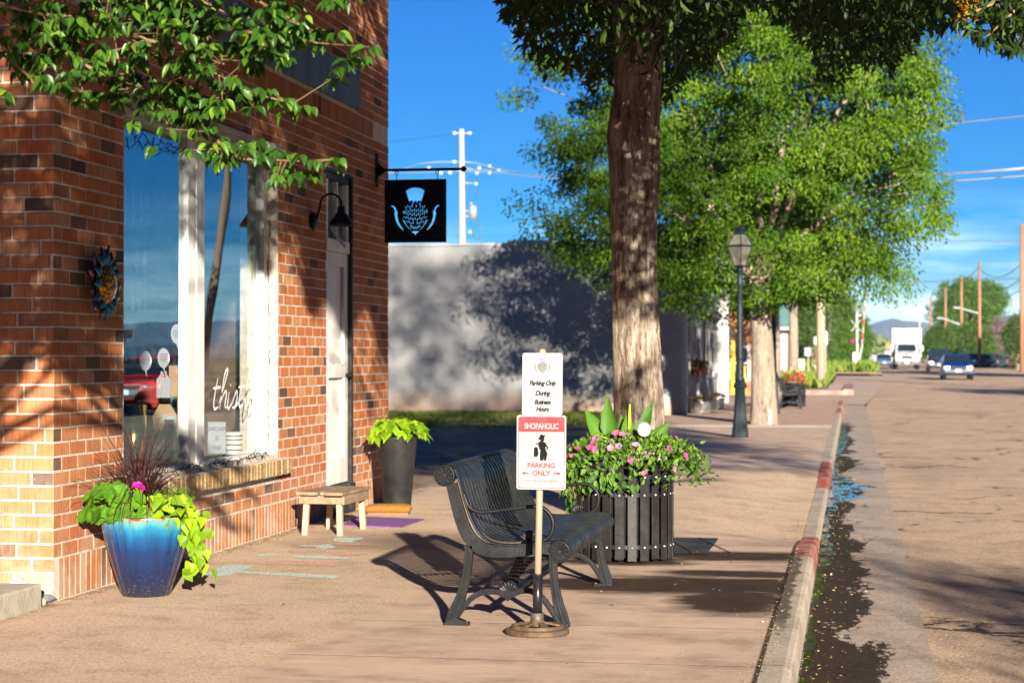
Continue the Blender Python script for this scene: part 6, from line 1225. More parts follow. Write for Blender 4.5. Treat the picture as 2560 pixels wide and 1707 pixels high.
for k, (ya, yb2, z0, z1, nm) in enumerate(((49.6, 51.4, .9, 2.3, "window"), (52.4, 53.6, .05, 2.3, "door"), (54.8, 57.2, .8, 2.3, "window"), (58.2, 60.4, .8, 2.3, "window"))):
    f = MB().bb(fx0, fx0 + .05, ya, ya + .12, z0, z1).bb(fx0, fx0 + .05, yb2 - .12, yb2, z0, z1).bb(fx0, fx0 + .05, ya + .12, yb2 - .12, z1 - .12, z1).bb(fx0, fx0 + .05, ya + .12, yb2 - .12, z0, z0 + .12).bb(fx0, fx0 + .045, (ya + yb2) / 2 - .04, (ya + yb2) / 2 + .04, z0 + .12, z1 - .12).build(nm, m_wboard, B2, True); MB().bb(fx0, fx0 + .02, ya + .12, yb2 - .12, z0 + .12, z1 - .12).build("pane", m_dkwin, f, True)
mb = MB(); mb.bb(fx0, fx0 + .10, BY0 + .002, BY0 + .25, -.05, 4.09); mb.bb(fx0, fx0 + .12, BY1 - 1.0, BY1 - .6, -.05, 4.09); mb.bb(fx0, fx0 + .16, BY0 + .25, BY1 - 1.0, 2.55, 2.7); mb.bb(fx0, fx0 + .30, BY1 - .6, BY1, -.05, 4.4); mb.build("pilaster", m_wboard, B2, True)
wbx = thing("window_box", "rust brown window box of red flowers on the white facade", "window box", (-3.85, 51, .95)); MB().bb(-3.96, -3.70, 49.8, 52.0, .92, 1.12).build("box", mat("rust_box", (.12, .035, .02), .8, 0, .3, 10, .3), wbx, True)
n = 200; P = np.stack([RNG.uniform(-3.98, -3.66, n), RNG.uniform(49.75, 52.05, n), 1.12 + RNG.uniform(0, .16, n)], 1); leaves("flowers", m_redf, wbx, P[:60], rdir(60), rdir(60), .06, .06, 'flower'); leaves("leaves", m_dark, wbx, P[60:], rdir(140), rdir(140), .08, .05, 'pear')
# ---- orange brick building with a white window
t3 = NT("far_brick"); bk = t3.N("TexBrick"); mpp = t3.pos((4.2, 4.2, 4.2), obj=False); 
sx_ = t3.N("SeparateXYZ"); t3.t.links.new(mpp, sx_.inputs[0]); cx_ = t3.N("CombineXYZ"); t3.t.links.new(t3.math('ADD', sx_.outputs[0], sx_.outputs[1]), cx_.inputs[0]); t3.t.links.new(sx_.outputs[2], cx_.inputs[1]); t3.t.links.new(cx_.outputs[0], bk.inputs['Vector'])
bk.inputs['Color1'].default_value = (0.38, 0.115, 0.045, 1); bk.inputs['Color2'].default_value = (0.46, 0.17, 0.075, 1); bk.inputs['Mortar'].default_value = (.42, .27, .18, 1); bk.inputs['Scale'].default_value = 1.0; t3.bsdf(bk.outputs['Color'], .9); m_fb = t3.m
B3 = thing("orange_brick_house", "orange brick building with a white framed window beyond the white shop", "building", (-4.4, 77.5, 0)); MB().bb(-14, -3.62, 77.5, 92, -.1, 4.0).build("wall", m_fb, B3, True); MB().bb(-14, -3.45, 77.35, 92.2, 4.0, 4.25).build("coping", m_wboard, B3, True)
xa = at(1820, 900, 77.2).x; xb = at(1877, 900, 77.2).x; za = at(1850, 953, 77.2).z; zb = at(1850, 861, 77.2).z
f = MB()
for (a, b, c, d) in ((xa, xa + .12, za, zb), (xb - .12, xb, za, zb), (xa + .12, xb - .12, zb - .12, zb), (xa + .12, xb - .12, za, za + .12), (xa + .12, xb - .12, (za + zb) / 2 - .04, (za + zb) / 2 + .04), ((xa + xb) / 2 - .04, (xa + xb) / 2 + .04, za + .12, (za + zb) / 2 - .04)): f.bb(a, b, 77.42, 77.499, c, d)
fo = f.build("window", m_wboard, B3, True); MB().bb(xa + .12, xb - .12, 77.46, 77.498, za + .12, zb - .12).build("pane", m_dkwin, fo, True)
# ---- pink gabled building
B4 = thing("pink_house", "pinkish rendered house with white gutter and corner board", "building", (-4.6, 118, .2)); xr = at(1968, 900, 118).x
MB().bb(-16, xr, 118, 130, 0, 3.1).build("wall", mat("pink_render", (.42, .25, .19), .9, 0, .1, 1, .2), B4, True); MB().bb(xr - .35, xr + .04, 117.9, 118.0 - .003, 0, 3.0).build("corner_board", m_wboard, B4, True)
rf = MB(); rf.add([(-16.5, 117.4, 3.0), (xr + .3, 117.4, 3.0), (xr + .3, 124, 5.2), (-16.5, 124, 5.2), (-16.5, 130.6, 3.0), (xr + .3, 130.6, 3.0)], [(0, 1, 2, 3), (3, 2, 5, 4), (1, 5, 2), (0, 3, 4)]); rf.build("roof", mat("teal_roof", (.12, .25, .22), .6, 0, .2, 1, .2), B4, True); MB().tube([(-16, 117.3, 3.05), (xr + .35, 117.3, 3.05)], .12, 8).build("gutter_pipe", m_wboard, B4, True)
# ---- green roofed white building on the right
B5 = thing("green_roofed_shed", "white building with a dark green roof behind the parked cars", "building", (24, 250, .3)); a0 = at(2451, 905, 255); a1 = at(2530, 905, 255)
MB().bb(a0.x, a1.x, 255, 262, 0, at(0, 888, 255).z).build("wall", m_wboard, B5, True); zr = at(0, 888, 254).z; mb = MB(); mb.add([(a0.x - .3, 254, zr), (a1.x + .3, 254, zr), (a1.x, 258, at(0, 866, 258).z), (a0.x, 258, at(0, 866, 258).z), (a0.x - .3, 262.5, zr), (a1.x + .3, 262.5, zr)], [(0, 1, 2, 3), (3, 2, 5, 4), (0, 3, 4), (1, 5, 2)]); mb.build("roof", mat("green_roof", (.012, .075, .065), .5, 0, .1, 1, .1), B5, True)
# ================================================================== POLES, SIGNS, WIRES
m_pole = mat("pole_wood", (0.26, 0.125, 0.07), .85, 0, .25, 2, .4, .01, stretch=(3, 3, .4)); m_pole2 = mat("grey_pole_wood", (0.36, 0.28, 0.20), .85, 0, .2, 2, .4, .01, stretch=(3, 3, .4)); m_palepole = mat("sun_bleached_pole", (0.36, 0.31, 0.27), .85, 0, .12, 2, .3, .01, stretch=(3, 3, .4)); m_alu = mat("aluminium", (.42, .44, .45), .4, .6, .1, 3, 0)
RX = 12.6
def rowpole(x, ytop, ybot, label, arm=None, name="utility_pole", mtl=None, X=RX):
    u = (x - 1280) / FPX; d = X / (-sT + cT * u); p = at(x, ybot, d); tp = at(x, ytop, d); t = thing(name, label, "utility pole", (p.x, p.y, float(roadz(p.y))), 0, "wooden poles along the right of the street")
    MB().tube([(p.x, p.y, 0), (tp.x, tp.y, tp.z)], [.19, .14], 12).build("pole", mtl or m_pole, t, True, True)
    if arm:
        a = at(arm[0], arm[1], d); b = at(arm[2], arm[3], d); sa = MB(); sa.tube([(a.x, a.y, a.z), (b.x + .8 * 0, b.y, b.z)], [.09, .07], 8); e = b; sa.tube([(b.x, b.y, b.z), tuple(at(arm[2] - 16, arm[3] - 1, d))], [.10, .12, ], 8); sa.build("lamp_arm", m_alu, t, True)
    return t, p, tp
r5 = rowpole(2449, 656, 921, "tallest brown pole with a street light arm beside the green roofed shed", (2447, 784, 2400, 770))
r4 = rowpole(2404, 693, 905, "brown pole with a street light arm left of the tallest one", (2402, 812, 2358, 796)); r3 = rowpole(2364, 718, 903, "slim brown pole third from the truck"); r2 = rowpole(2327, 742, 900, "brown pole second from the truck with a low light arm", (2336, 829, 2316, 825)); r1 = rowpole(2299, 761, 900, "grey pole just above the white truck", None, mtl=m_palepole)
r6 = rowpole(2555, 560, 930, "brown pole at the right edge of the view")
def outpole(y, lean=0.0, label=""):
    t = thing("utility_pole", label, "utility pole", (14.8, y, -.15), 0); MB().tube([(14.8, y, -.2), (14.8, y + lean, 11.5)], [.26, .20], 12).build("pole", m_pole, t, True, True); return t
outpole(71, 4.5, "brown pole across the street seen mirrored in the shop window"); 
# bleached pole behind the white shop with transformer
PD = 95; p = at(1157, 900, PD); tp = at(1154, 323, PD); up = thing("utility_pole", "sun-bleached utility pole with a grey transformer behind the white shop", "utility pole", (p.x, p.y, 0)); s = PD / FPX
MB().tube([(p.x, p.y, 0), (p.x - .02, p.y, at(0, 600, PD).z), tuple(tp)], [.19, .16, .12], 12).build("pole", m_palepole, up, True, True)
tcn = at(1183, 532, PD); MB().lathe([(0, -.32), (.19, -.32), (.20, .30), (.15, .34), (0, .34)], 16, tcn).build("transformer", m_alu, up, True, True)
mb = MB(); mb.tube([tuple(at(1178, 512, PD)), tuple(at(1178, 506, PD))], [.05, .08], 8); 
for (x, y, x2, y2) in ((1157, 457, 1182, 458), (1160, 527, 1172, 527), (1160, 541, 1172, 541), (1137, 333, 1178, 333), (1157, 418, 1182, 424), (1120, 420, 1157, 430)): mb.tube([tuple(at(x, y, PD)), tuple(at(x2, y2, PD))], .035, 6)
mb.build("fittings", m_alu, up, True)
ins = MB()
for (x, y) in ((1072, 420), (1102, 433), (1125, 432), (1136, 405), (1136, 333), (1175, 333), (1198, 420), (1224, 416), (1224, 432), (1247, 426), (1192, 433), (1190, 460), (1175, 580)): ins.lathe([(0, -.06), (.07, -.05), (.08, .03), (0, .08)], 8, at(x, y, PD))
ins.build("insulators", mat("porcelain", (.75, .76, .78), .3), up, True, True)
m_wire = mat("bright_wire", (0.62, 0.62, 0.62), .35, .5, 0, 1, 0); m_wired = mat("dark_wire", (.05, .05, .06), .5, 0, 0, 1, 0)
wg = "overhead wires against the sky"
def wire(pts, r, label, m=None): tag(MB().tube(spline([at(*p) for p in pts], 6), r, 5).build("overhead_wire", m or m_wire), label, "wire", wg)
wire([(1157, 428, PD), (1250, 432, 92), (1345, 443, 88), (1700, 470, 75), (2120, 415 + 42, 62), (2310, 440, 55), (2600, 420, 52)], .022, "lower of the bright wires from the bleached pole to the right edge")
wire([(1157, 424, PD), (1280, 428, 92), (1345, 437, 88), (1700, 448, 75), (2310, 436, 55), (2600, 415, 52)], .016, "middle bright wire running to the right edge"); wire([(2100, 470, 60), (2305, 458, 55), (2600, 437, 52)], .020, "lower thin bright wire right of the elm"); wire([(2100, 330, 60), (2320, 314, 56), (2600, 286, 52)], .016, "highest bright wire right of the elm")
wire([(900, 445, 100), (1000, 425, 98), (1060, 408, 96), (1157, 405, PD), (1210, 412, 94), (1260, 430, 92)], .022, "looping jumper wire over the bleached pole"); wire([(700, 440, 105), (1000, 432, 98), (1157, 428, PD)], .016, "bright wire left of the bleached pole", m_wire)
wire([(2100, 600, 120), (2310, 602, 110), (2560, 604, 100)], .02, "faint horizontal wire above the clouds"); wire([(2200, 705, 200), (2360, 704, 180), (2449, 700, 160), (2600, 694, 150)], .035, "pale wire in front of the pole row")
wire([(1137, 334, PD), (1000, 352, 99), (700, 385, 110)], .010, "thin top wire left of the bleached pole", m_wired)
for k, (pts, lb) in enumerate((([(2449, 672, 195), (2475, 690, 180), (2510, 690, 165), (2555, 660, 150)], "upper dark drooping wire by the right edge"), ([(2449, 715, 195), (2480, 722, 180), (2520, 718, 165), (2555, 695, 150)], "middle dark drooping wire by the right edge"), ([(2449, 740, 195), (2500, 745, 170), (2555, 725, 150)], "lowest dark drooping wire by the right edge"), ([(2404, 700, 232), (2425, 690, 215), (2449, 665, 199)], "short dark wire between the two light poles"))): wire(pts, .03, lb, m_wired)
wire([(1190, 440, PD), (1195, 470, PD), (1192, 495, PD), (1180, 510, PD)], .012, "thin curling lead above the transformer", m_wired); wire([(1196, 556, PD), (1182, 575, PD), (1185, 595, PD), (1200, 598, PD), (1208, 580, PD), (1200, 560, PD)], .014, "loop of thin cable below the transformer", m_wired)
# poles and signs left of the road
dd = 84.0; p = at(2052, 973, dd); t = thing("wooden_pole", "thick tan wooden pole on the grass verge", "utility pole", (p.x, p.y, 0)); MB().tube([(p.x, p.y, 0), (p.x, p.y, 5), tuple(at(2055, 380, dd))], [.19, .175, .14], 14).build("pole", m_pole2, t, True, True)
dd = 150.; p = at(2072, 935, dd); t = thing("wooden_pole", "thin pole with a black lower half beyond the tracks", "utility pole", (p.x, p.y, .2)); MB().tube([(p.x, p.y, 0), (p.x, p.y, at(0, 858, dd).z)], .17, 10).build("lower_half", m_blk, t, True, True); MB().tube([(p.x, p.y, at(0, 858, dd).z), (p.x + .1, p.y, 9.5)], .15, 10).build("upper_half", m_palepole, t, True, True)
def signpost(x, ytop, ybase, d, panels, label, pc=m_pole2, pr_=.04, cat="road sign"):
    p = at(x, ybase, d); t = thing("road_sign", label, cat, (p.x, p.y, max(p.z, 0))); q = at(x, ytop, d); MB().tube([(p.x, p.y, min(p.z, 0)), tuple(q)], pr_, 8).build("post", pc, t, True)
    for (x0, y0, x1, y1, m) in panels: a = at(x0, y0, d); b = at(x1, y1, d); MB().bb(a.x, b.x, p.y - .06, p.y - .04, b.z, a.z).build("panel", m, t, True)
    return t
m_sgb = mat("sign_back", (.34, .34, .33), .5, .3, .1, 2, 0)
signpost(2020.5, 869, 935, 110, [(2012, 869, 2019, 889, m_sgb), (2020, 869, 2027, 889, m_sgb)], "small twin panel sign on a wooden post by the tracks"); signpost(2064, 826, 940, 104, [(2058, 829, 2069, 861, m_sgb)], "grey sign panel right of the thick tan pole"); signpost(2041, 838, 940, 104.5, [(2035, 842, 2045, 861, m_sgb)], "small grey sign panel left of the thick tan pole")
m_yp = mat("yellow_post", (.72, .42, .02), .5, 0, .1, 2, 0)
signpost(1832, 812, 975, 76.0, [], "tall thin yellow post with a round grey sign before the orange wall", m_yp, .09); p = at(1826, 835, 75.9); t = thing("round_sign", "oval grey back of a sign on the tall yellow post", "road sign", p); i0 = MB(); i0.lathe([(0, 0), (.10, 0), (.10, .03), (0, .03)], 20); i0.v = [tuple(Vector((v[0] * .9, v[2], v[1] * 2.9)) + p) for v in i0.v]; i0.build("panel", m_sgb, t, True)
signpost(1859, 915, 982, 75.0, [], "short yellow post right of the tall yellow one", m_yp, .085, "bollard")
for (x0, x1, y0, y1, lb) in ((1996, 2002, 899, 931, "left pale cabinet by the tracks"), (2003, 2011, 899, 931, "right pale cabinet by the tracks"), (2037, 2046, 916, 932, "small white cabinet left of the tan pole")):
    a = at(x0, y0, 125); b = at(x1, y1 + 6, 125); t = thing("signal_cabinet", lb, "cabinet", (a.x, a.y, .2)); MB().bb(a.x, b.x, a.y, a.y + .5, b.z, a.z).build("housing", mat("cabinet_paint", (.52, .50, .46), .6), t, True, bevel=.05); MB().bb(a.x - .03, b.x + .03, a.y - .03, a.y + .53, a.z, a.z + .05).build("lid", m_alu, t, True)
# small white box at the elm foot
a = at(1925, 1062, 40.9); ob = thing("outlet_box", "small white outlet box at the foot of the elm trunk", "outlet", (a.x, a.y, 0)); MB().bb(a.x - .03, a.x + .03, a.y - .12, a.y - .04, 0, .28).build("housing", m_wboard, ob, True, bevel=.01); MB().bb(a.x - .035, a.x + .035, a.y - .125, a.y - .035, .28, .295).build("lid", m_alu, ob, True)
# ================================================================== RAILWAY SIGNAL
RD = 148.0; m_rw = mat("signal_white", (.42, .42, .41), .5, 0, .05, 2, 0); sr = RD / FPX; p = at(2145, 933, RD); rs = thing("railway_signal", "white railway crossing signal with crossbuck, red lights and raised gate", "railway signal", (p.x, p.y, .25))
def rp(x, y): q = at(x, y, RD); return Vector((q.x, p.y, q.z))
MB().tube([rp(2145, 936), rp(2145, 915)], .17, 12).tube([rp(2144, 916), rp(2142, 785)], .085, 12).build("mast", m_rw, rs, True, True)
cb = MB(); cb.bar(rp(2128, 800) - Vector((0, .12, 0)), rp(2152, 828) - Vector((0, .12, 0)), .04, .28, up=(0, 1, 0)); cb.bar(rp(2128, 828) - Vector((0, .18, 0)), rp(2152, 800) - Vector((0, .18, 0)), .04, .28, up=(0, 1, 0)); 
for (x, y) in ((2131, 803), (2131, 826), (2148, 805), (2148, 824)): pass
cb.build("crossbuck", m_rw, rs, True)
rb = MB(); rb.bar(rp(2128, 852), rp(2158, 852), .05, .06); rb.build("light_bar", m_rw, rs, True)
m_rl = mat("red_lens", (.45, .02, .03), .2, 0, .1, 3, 0)
for x in (2131, 2154):
    q = rp(x, 853); l = MB().lathe([(0, 0), (.26, 0), (.26, .02), (0, .02)], 20, q - Vector((0, .16, 0)), 'Y').build("light_hood", m_blk, rs, True); MB().lathe([(0, 0), (.13, 0), (.12, -.05), (0, -.07)], 16, q - Vector((0, .17, 0)), 'Y').build("lens", m_rl, l, True, True)
ga_, gb2 = rp(2155, 865), rp(2166, 716); n = 9; gt = MB(); gr_ = MB()
for i in range(n): (gt if i % 2 == 0 else gr_).bar(ga_.lerp(gb2, i / n) - Vector((0, .25, 0)), ga_.lerp(gb2, (i + 1) / n) - Vector((0, .25, 0)), .06, .22 - .012 * i, up=(0, 1, 0))
gt.build("gate_arm", m_rw, rs, True); gr_.build("gate_stripes", mat("gate_red", (.55, .03, .03), .5, 0, .05, 2, 0), rs, True)
MB().bb(rp(2131, 0).x, rp(2143, 0).x, p.y - .4, p.y + .1, rp(0, 911).z, rp(0, 880).z).bar(rp(2148, 900), rp(2156, 860), .12, .3).build("gate_mechanism", m_rw, rs, True, bevel=.06)
MB().bar(rp(2142, 788), rp(2154, 788), .06, .08).lathe([(0, 0), (.09, .05), (.09, .2), (0, .25)], 10, rp(2143, 786)).build("bell", m_rw, rs, True)
# ================================================================== VEHICLES
m_tyre = mat("tyre", (.015, .015, .015), .8, 0, .1, 10, 0); m_rim = mat("rim", (.35, .35, .35), .3, .8, 0, 4, 0); m_cwin = mat("car_glass", (.012, .02, .025), .05, 0, .1, 1, 0, spec=.9); m_head = emit_mat("headlight", (1, .85, .7), 6.0); m_plate = mat("number_plate", (.7, .7, .68), .4, 0, .05, 3, 0); m_chr = mat("chrome", (.6, .6, .6), .15, 1, 0, 3, 0); m_amber = mat("amber_lens", (.7, .18, .02), .2, 0, 0, 3, 0)
def carbody(prof, w, taper=.06, nsec=7):        # prof: side outline [(y,z)] closed; lofted over the width with rounded flanks
    mb = MB(); n = len(prof); zm = max(z for y, z in prof); vs = []; fs = []
    for k in range(nsec):
        t = -1 + 2 * k / (nsec - 1); e = 1 - .045 * abs(t) ** 4
        for (y, z) in prof:
            ht = z / zm; xx = t * w / 2 * (1 - taper * max(ht - .5, 0) * 3); yc = sum(q[0] for q in prof) / n; vs.append((xx, yc + (y - yc) * e, z - .05 * abs(t) ** 6 * (ht > .6)))
    for k in range(nsec - 1):
        for i in range(n): fs.append((k * n + i, k * n + (i + 1) % n, (k + 1) * n + (i + 1) % n, (k + 1) * n + i))
    fs += [tuple(range(n)), tuple((nsec - 1) * n + i for i in range(n))]; return mb.add(vs, fs)
def wheel(par, x, y, r=.34, w=.22):
    t = MB().lathe([(r * .6, -w / 2), (r * .93, -w / 2), (r, -w / 2 + .03), (r, w / 2 - .03), (r * .93, w / 2), (r * .6, w / 2)], 24, (x, y, r), 'X').build("wheel", m_tyre, par, smooth_=True); MB().lathe([(0, 0), (r * .6, 0), (r * .6, .02), (0, .03)], 16, (x + (w / 2 - .01) * (1 if x > 0 else -1), y, r), 'X').build("rim", m_rim, t)
def make_car(label, paint, H=1.6, Lc=4.4, Wc=1.75, hood=1.0, cat="car", name="parked_car", boxy=.0, lights=True, group=None):
    """front faces -Y, origin under the front bumper centre"""
    c = thing(name, label, cat, (0, 0, 0), 0, group)
    low = [(0.02, .32), (0, .55), (.06, .78), (.25, .88), (hood, 1.0), (hood + .1, 1.02), (Lc - .1, 1.05), (Lc, .75), (Lc - .02, .32), (Lc - .5, .24), (.4, .24)]
    carbody(low, Wc, .03).build("body", paint, c, smooth_=False, bevel=.03)
    cab = [(hood + .02, 1.0), (hood + .75 - boxy, H - .05), (hood + 1.1 - boxy, H), (Lc - .75, H - .02), (Lc - .15, 1.04)]
    carbody(cab, Wc * .93, .10).build("cabin", paint, c, bevel=.03)
    wsn = MB(); f = .02; w0 = Wc * .42; w1 = Wc * .365
    wsn.add([(-w0, hood + .06 - f, 1.04), (w0, hood + .06 - f, 1.04), (w1, hood + .70 - boxy - f, H - .09), (-w1, hood + .70 - boxy - f, H - .09)], [(0, 1, 2, 3)]); wsn.build("windscreen", m_cwin, c)
    sw = MB()
    for s_ in (-1, 1): sw.add([(s_ * Wc * .455, hood + .4, 1.08), (s_ * Wc * .40, hood + 1.0 - boxy, H - .12), (s_ * Wc * .40, Lc - .85, H - .12), (s_ * Wc * .455, Lc - .5, 1.08)], [(0, 1, 2, 3)])
    sw.build("side_windows", m_cwin, c)
    MB().bb(-Wc * .24, Wc * .24, -.012, .03, .62, .74).bb(-Wc * .42, Wc * .42, -.015, .03, .36, .46).build("grille", m_blk, c)
    MB().bb(-Wc * .46, Wc * .46, -.03, .1, .46, .58).build("bumper", mat("bumper_grey", (.10, .11, .13), .5), c, bevel=.02)
    for s_ in (-1, 1):
        h = MB().box((s_ * Wc * .35, .0, .71), (.26, .1, .13)).build("headlight", m_head if lights else m_chr, c, bevel=.03); MB().box((s_ * Wc * .455, .02, .71), (.08, .1, .11)).build("indicator", m_amber, c, bevel=.02); MB().box((s_ * Wc * .54, hood + .45, 1.10), (.16, .1, .12)).build("mirror", paint, c, bevel=.03)
    MB().bb(-.16, .16, -.045, -.03, .47, .62).build("number_plate", m_plate, c)
    for s_ in (-1, 1):
        for y in (.75, Lc - .85): wheel(c, s_ * (Wc / 2 - .12), y)
    MB().bb(-.25, .25, hood + .5, hood + .55, H - .35, H - .3).build("mirror_interior", m_blk, c) if False else None
    return c
def place(c, x, y, d, rz=0.0): p = at(x, y, d); c.location = (p.x, p.y, float(roadz(p.y))); c.rotation_euler.z = rz
paint = lambda n, c: mat(n, c, .3, .0, .03, 1, 0, coat=.25)
bc_ = make_car("bright blue compact wagon with lit headlights coming up the street", paint("blue_paint", (0.003, 0.022, 0.12)), 1.50, 4.3, 1.75, .95, name="blue_car"); place(bc_, 2396, 947, 113)
dc = make_car("dark navy off-road car partly hidden behind the bright blue one", paint("navy_paint", (0.010, 0.014, 0.035)), 1.72, 4.5, 1.85, 1.05, name="dark_car", boxy=.35); place(dc, 2350, 930, 152)
sc = make_car("small blue car with pale roof left of the white truck", paint("mid_blue_paint", (0.035, 0.10, 0.26)), 1.42, 4.0, 1.6, .9, name="small_car", lights=False); place(sc, 2211, 922, 205)
MB().bb(-.68, .68, 1.1, 3.0, 1.42, 1.45).build("roof_panel", m_plate, sc)
for i, x in enumerate((2476, 2500, 2524, 2548)):
    k = make_car(("dark teal car at the left end of the parked row", "second dark car of the parked row on the right", "third dark car of the parked row on the right", "dark car at the right edge of the picture")[i], paint("parked_paint_%d" % i, ((.02, .05, .06), (.012, .02, .03), (.02, .04, .05), (.05, .02, .02))[i]), 1.45, 4.4, 1.75, 1.0, lights=False, group="dark cars parked on the far right"); p = at(x, 923, 200); k.location = (p.x, p.y, .3); k.rotation_euler.z = R(70)
# box truck
tk = thing("box_truck", "white box truck with its headlights on coming down the street", "truck", (0, 0, 0)); p = at(2268, 924, 176); tk.location = (p.x, p.y, float(roadz(p.y))); m_tw = mat("truck_white", (.40, .405, .41), .4, 0, .03, 1, 0)
bxf = MB().bb(-1.25, 1.25, 1.9, 8.5, 1.05, 3.62).build("cargo_box", m_tw, tk, bevel=.03); MB().bb(-1.27, 1.27, 1.885, 1.897, 3.56, 3.63).bb(-1.27, -1.22, 1.885, 1.897, 1.05, 3.56).bb(1.22, 1.27, 1.885, 1.897, 1.05, 3.56).build("box_trim", m_alu, bxf)
carbody([(0, .5), (0, .9), (.08, 1.25), (.3, 1.42), (1.1, 1.55), (1.55, 2.3), (1.85, 2.38), (1.88, .5)], 2.1, .05).build("cab", m_tw, tk, bevel=.05)
mb = MB(); mb.add([(-.82, 1.12, 1.60), (.82, 1.12, 1.60), (.74, 1.49, 2.22), (-.74, 1.49, 2.22)], [(0, 1, 2, 3)]); mb.build("windscreen", m_cwin, tk)
MB().bb(-.45, .45, -.03, .02, .95, 1.18).build("grille", m_blk, tk); MB().bb(-1.1, 1.1, -.08, .1, .45, .72).build("bumper", m_chr, tk, bevel=.03)
for s_ in (-1, 1):
    MB().box((s_ * .80, -.01, 1.05), (.30, .12, .20)).build("headlight", m_head, tk, bevel=.03); MB().bb(s_ * 1.35 - .08, s_ * 1.35 + .08, 1.1, 1.2, 1.6, 2.15).bar((s_ * 1.0, 1.3, 1.9), (s_ * 1.35, 1.15, 1.9), .03, .03).build("mirror", m_tw, tk); wheel(tk, s_ * .95, 1.0, .42, .28); wheel(tk, s_ * .95, 6.5, .42, .4)
MB().bb(-.16, .16, -.10, -.085, .5, .65).build("number_plate", m_plate, tk); MB().bb(-1.1, 1.1, 1.9, 8.3, .6, 1.04).build("chassis", m_blk, tk)
sg_ = at(2416, 880, 200); signpost(2416, 873, 925, 200, [(2410, 874, 2422, 879, mat("street_name_green", (.0, .30, .20), .5))], "small green street name sign above the blue car")
signpost(2453, 893, 921, 205, [(2451, 893, 2455, 905, m_yp)], "white and yellow marker post left of the white shed", m_rw, .1, "marker post")
# ================================================================== FAR VEGETATION
def gtree(x, ybase, ytop, d, w_px, label, m=m_mid, name="tree", bare=False, ls=None, nc=420, per=30, cz=.18, group="trees beyond the railway", sq=.8):
    p = at(x, ybase, d); s = d / FPX; h = (ybase - ytop) * s; cw = w_px * s / 2; z = max(p.z, 0.1); return simple_tree(name, label, (p.x, p.y, z), h, cw, h * cz, nc, per, max(cw * .13, .5), ls or max(.12, s * 5.5), m, m_bark2, .25 + cw * .02, group, int(x) % 17, "tree" if "tree" in name else "bush", sq)
gtree(2420, 895, 694, 420, 205, "big rounded cottonwood tree right of the truck", m_mid, nc=900, per=34, cz=.15, group=None)
gtree(2350, 915, 812, 205, 85, "grey green willow bush right behind the truck", m_dark, "willow_bush", cz=.03, nc=420, group=None); gtree(2425, 918, 806, 210, 130, "wide grey green bush under the cottonwood", m_dark, "willow_bush", cz=.03, nc=560, group=None)
gtree(2506, 912, 786, 240, 62, "bare purplish grey tree beside the green roofed shed", m_bare, nc=420, cz=.12, ls=.20, group=None); gtree(2545, 922, 782, 190, 75, "green bushy tree at the right edge", m_dark, cz=.06, nc=480, group=None); gtree(2462, 915, 850, 215, 50, "low green bush left of the shed", m_dark, "bush", cz=.04, group=None)
for i, (x, yt, d, w, lb) in enumerate(((2085, 705, 165, 110, "tallest tree beyond the tracks at the end of the walk"), (2125, 742, 172, 105, "leafy tree behind the crossing signal"), (2035, 700, 150, 90, "dense tree behind the pink house"), (2150, 800, 185, 50, "small tree right behind the gate arm"), (1985, 715, 160, 90, "tree rising behind the pink house roof"), (2105, 805, 158, 75, "dark bush beside the tracks"), (2055, 840, 156, 60, "round dark bush behind the grey sign panels"))): gtree(x, 935, yt, d, w, lb, m_mid if i % 2 else m_dark, cz=.06, nc=460, name="tree" if i < 5 else "bush")
# far light green woods in the valley, read as one mass
n = 5200; xs = RNG.uniform(2120, 2560, n); dz_ = RNG.uniform(600, 900, n); prof_ = np.interp(xs, [2120, 2160, 2200, 2225, 2260, 2320, 2560], [868, 862, 858, 860, 868, 866, 862]) + 3 * np.sin(xs * .12)
P = np.array([tuple(at(x, yt + RNG.random() * (892 - yt), d)) for x, yt, d in zip(xs, prof_, dz_)]); m_pale = leafmat("valley_leaf", [(0, (0.10, 0.15, 0.05)), (1, (0.22, 0.28, 0.10))], .3)
tag(leaves("woods", m_pale, None, P, rdir(n), rdir(n), 3.6, 2.6, 'diamond'), "pale green woods far down the valley", kind='stuff')
# small pale house and white fence down the road
fh = thing("farm_house", "tiny pale farm house with a brick chimney far left of the truck", "house", at(2223, 888, 420)); a = at(2213, 890, 420); b = at(2234, 876, 420); MB().bb(a.x, b.x, a.y, a.y + 8, .2, b.z).build("wall", mat("cream_wall", (.55, .48, .38), .8), fh, True); mb = MB(); zt = at(0, 870, 420).z; mb.add([(a.x - .5, a.y - .5, b.z), (b.x + .5, a.y - .5, b.z), (b.x + .5, a.y + 4, zt), (a.x - .5, a.y + 4, zt), (a.x - .5, a.y + 8.5, b.z), (b.x + .5, a.y + 8.5, b.z)], [(0, 1, 2, 3), (3, 2, 5, 4), (0, 3, 4), (1, 5, 2)]); r_ = mb.build("roof", mat("grey_roof", (.25, .22, .2), .8), fh, True); MB().bb(b.x - 1.6, b.x - .6, a.y + 3, a.y + 4, zt - .5, zt + 1.0).build("chimney", m_fb, r_, True)
fn = thing("white_fence", "pale board fence running beside the road beyond the signal", "fence", at(2180, 915, 230)); mb = MB(); A0 = at(2158, 915, 210); A1 = at(2200, 905, 330)
for k in range(16): q = A0.lerp(A1, k / 15); mb.bb(q.x - .06, q.x + .06, q.y - .06, q.y + .06, .2, 1.75)
mb.build("posts", m_wboard, fn, True); mb = MB()
for z in (.7, 1.2, 1.6): mb.bar((A0.x, A0.y, z), (A1.x, A1.y, z), .05, .16)
mb.build("rails", m_wboard, fn, True)
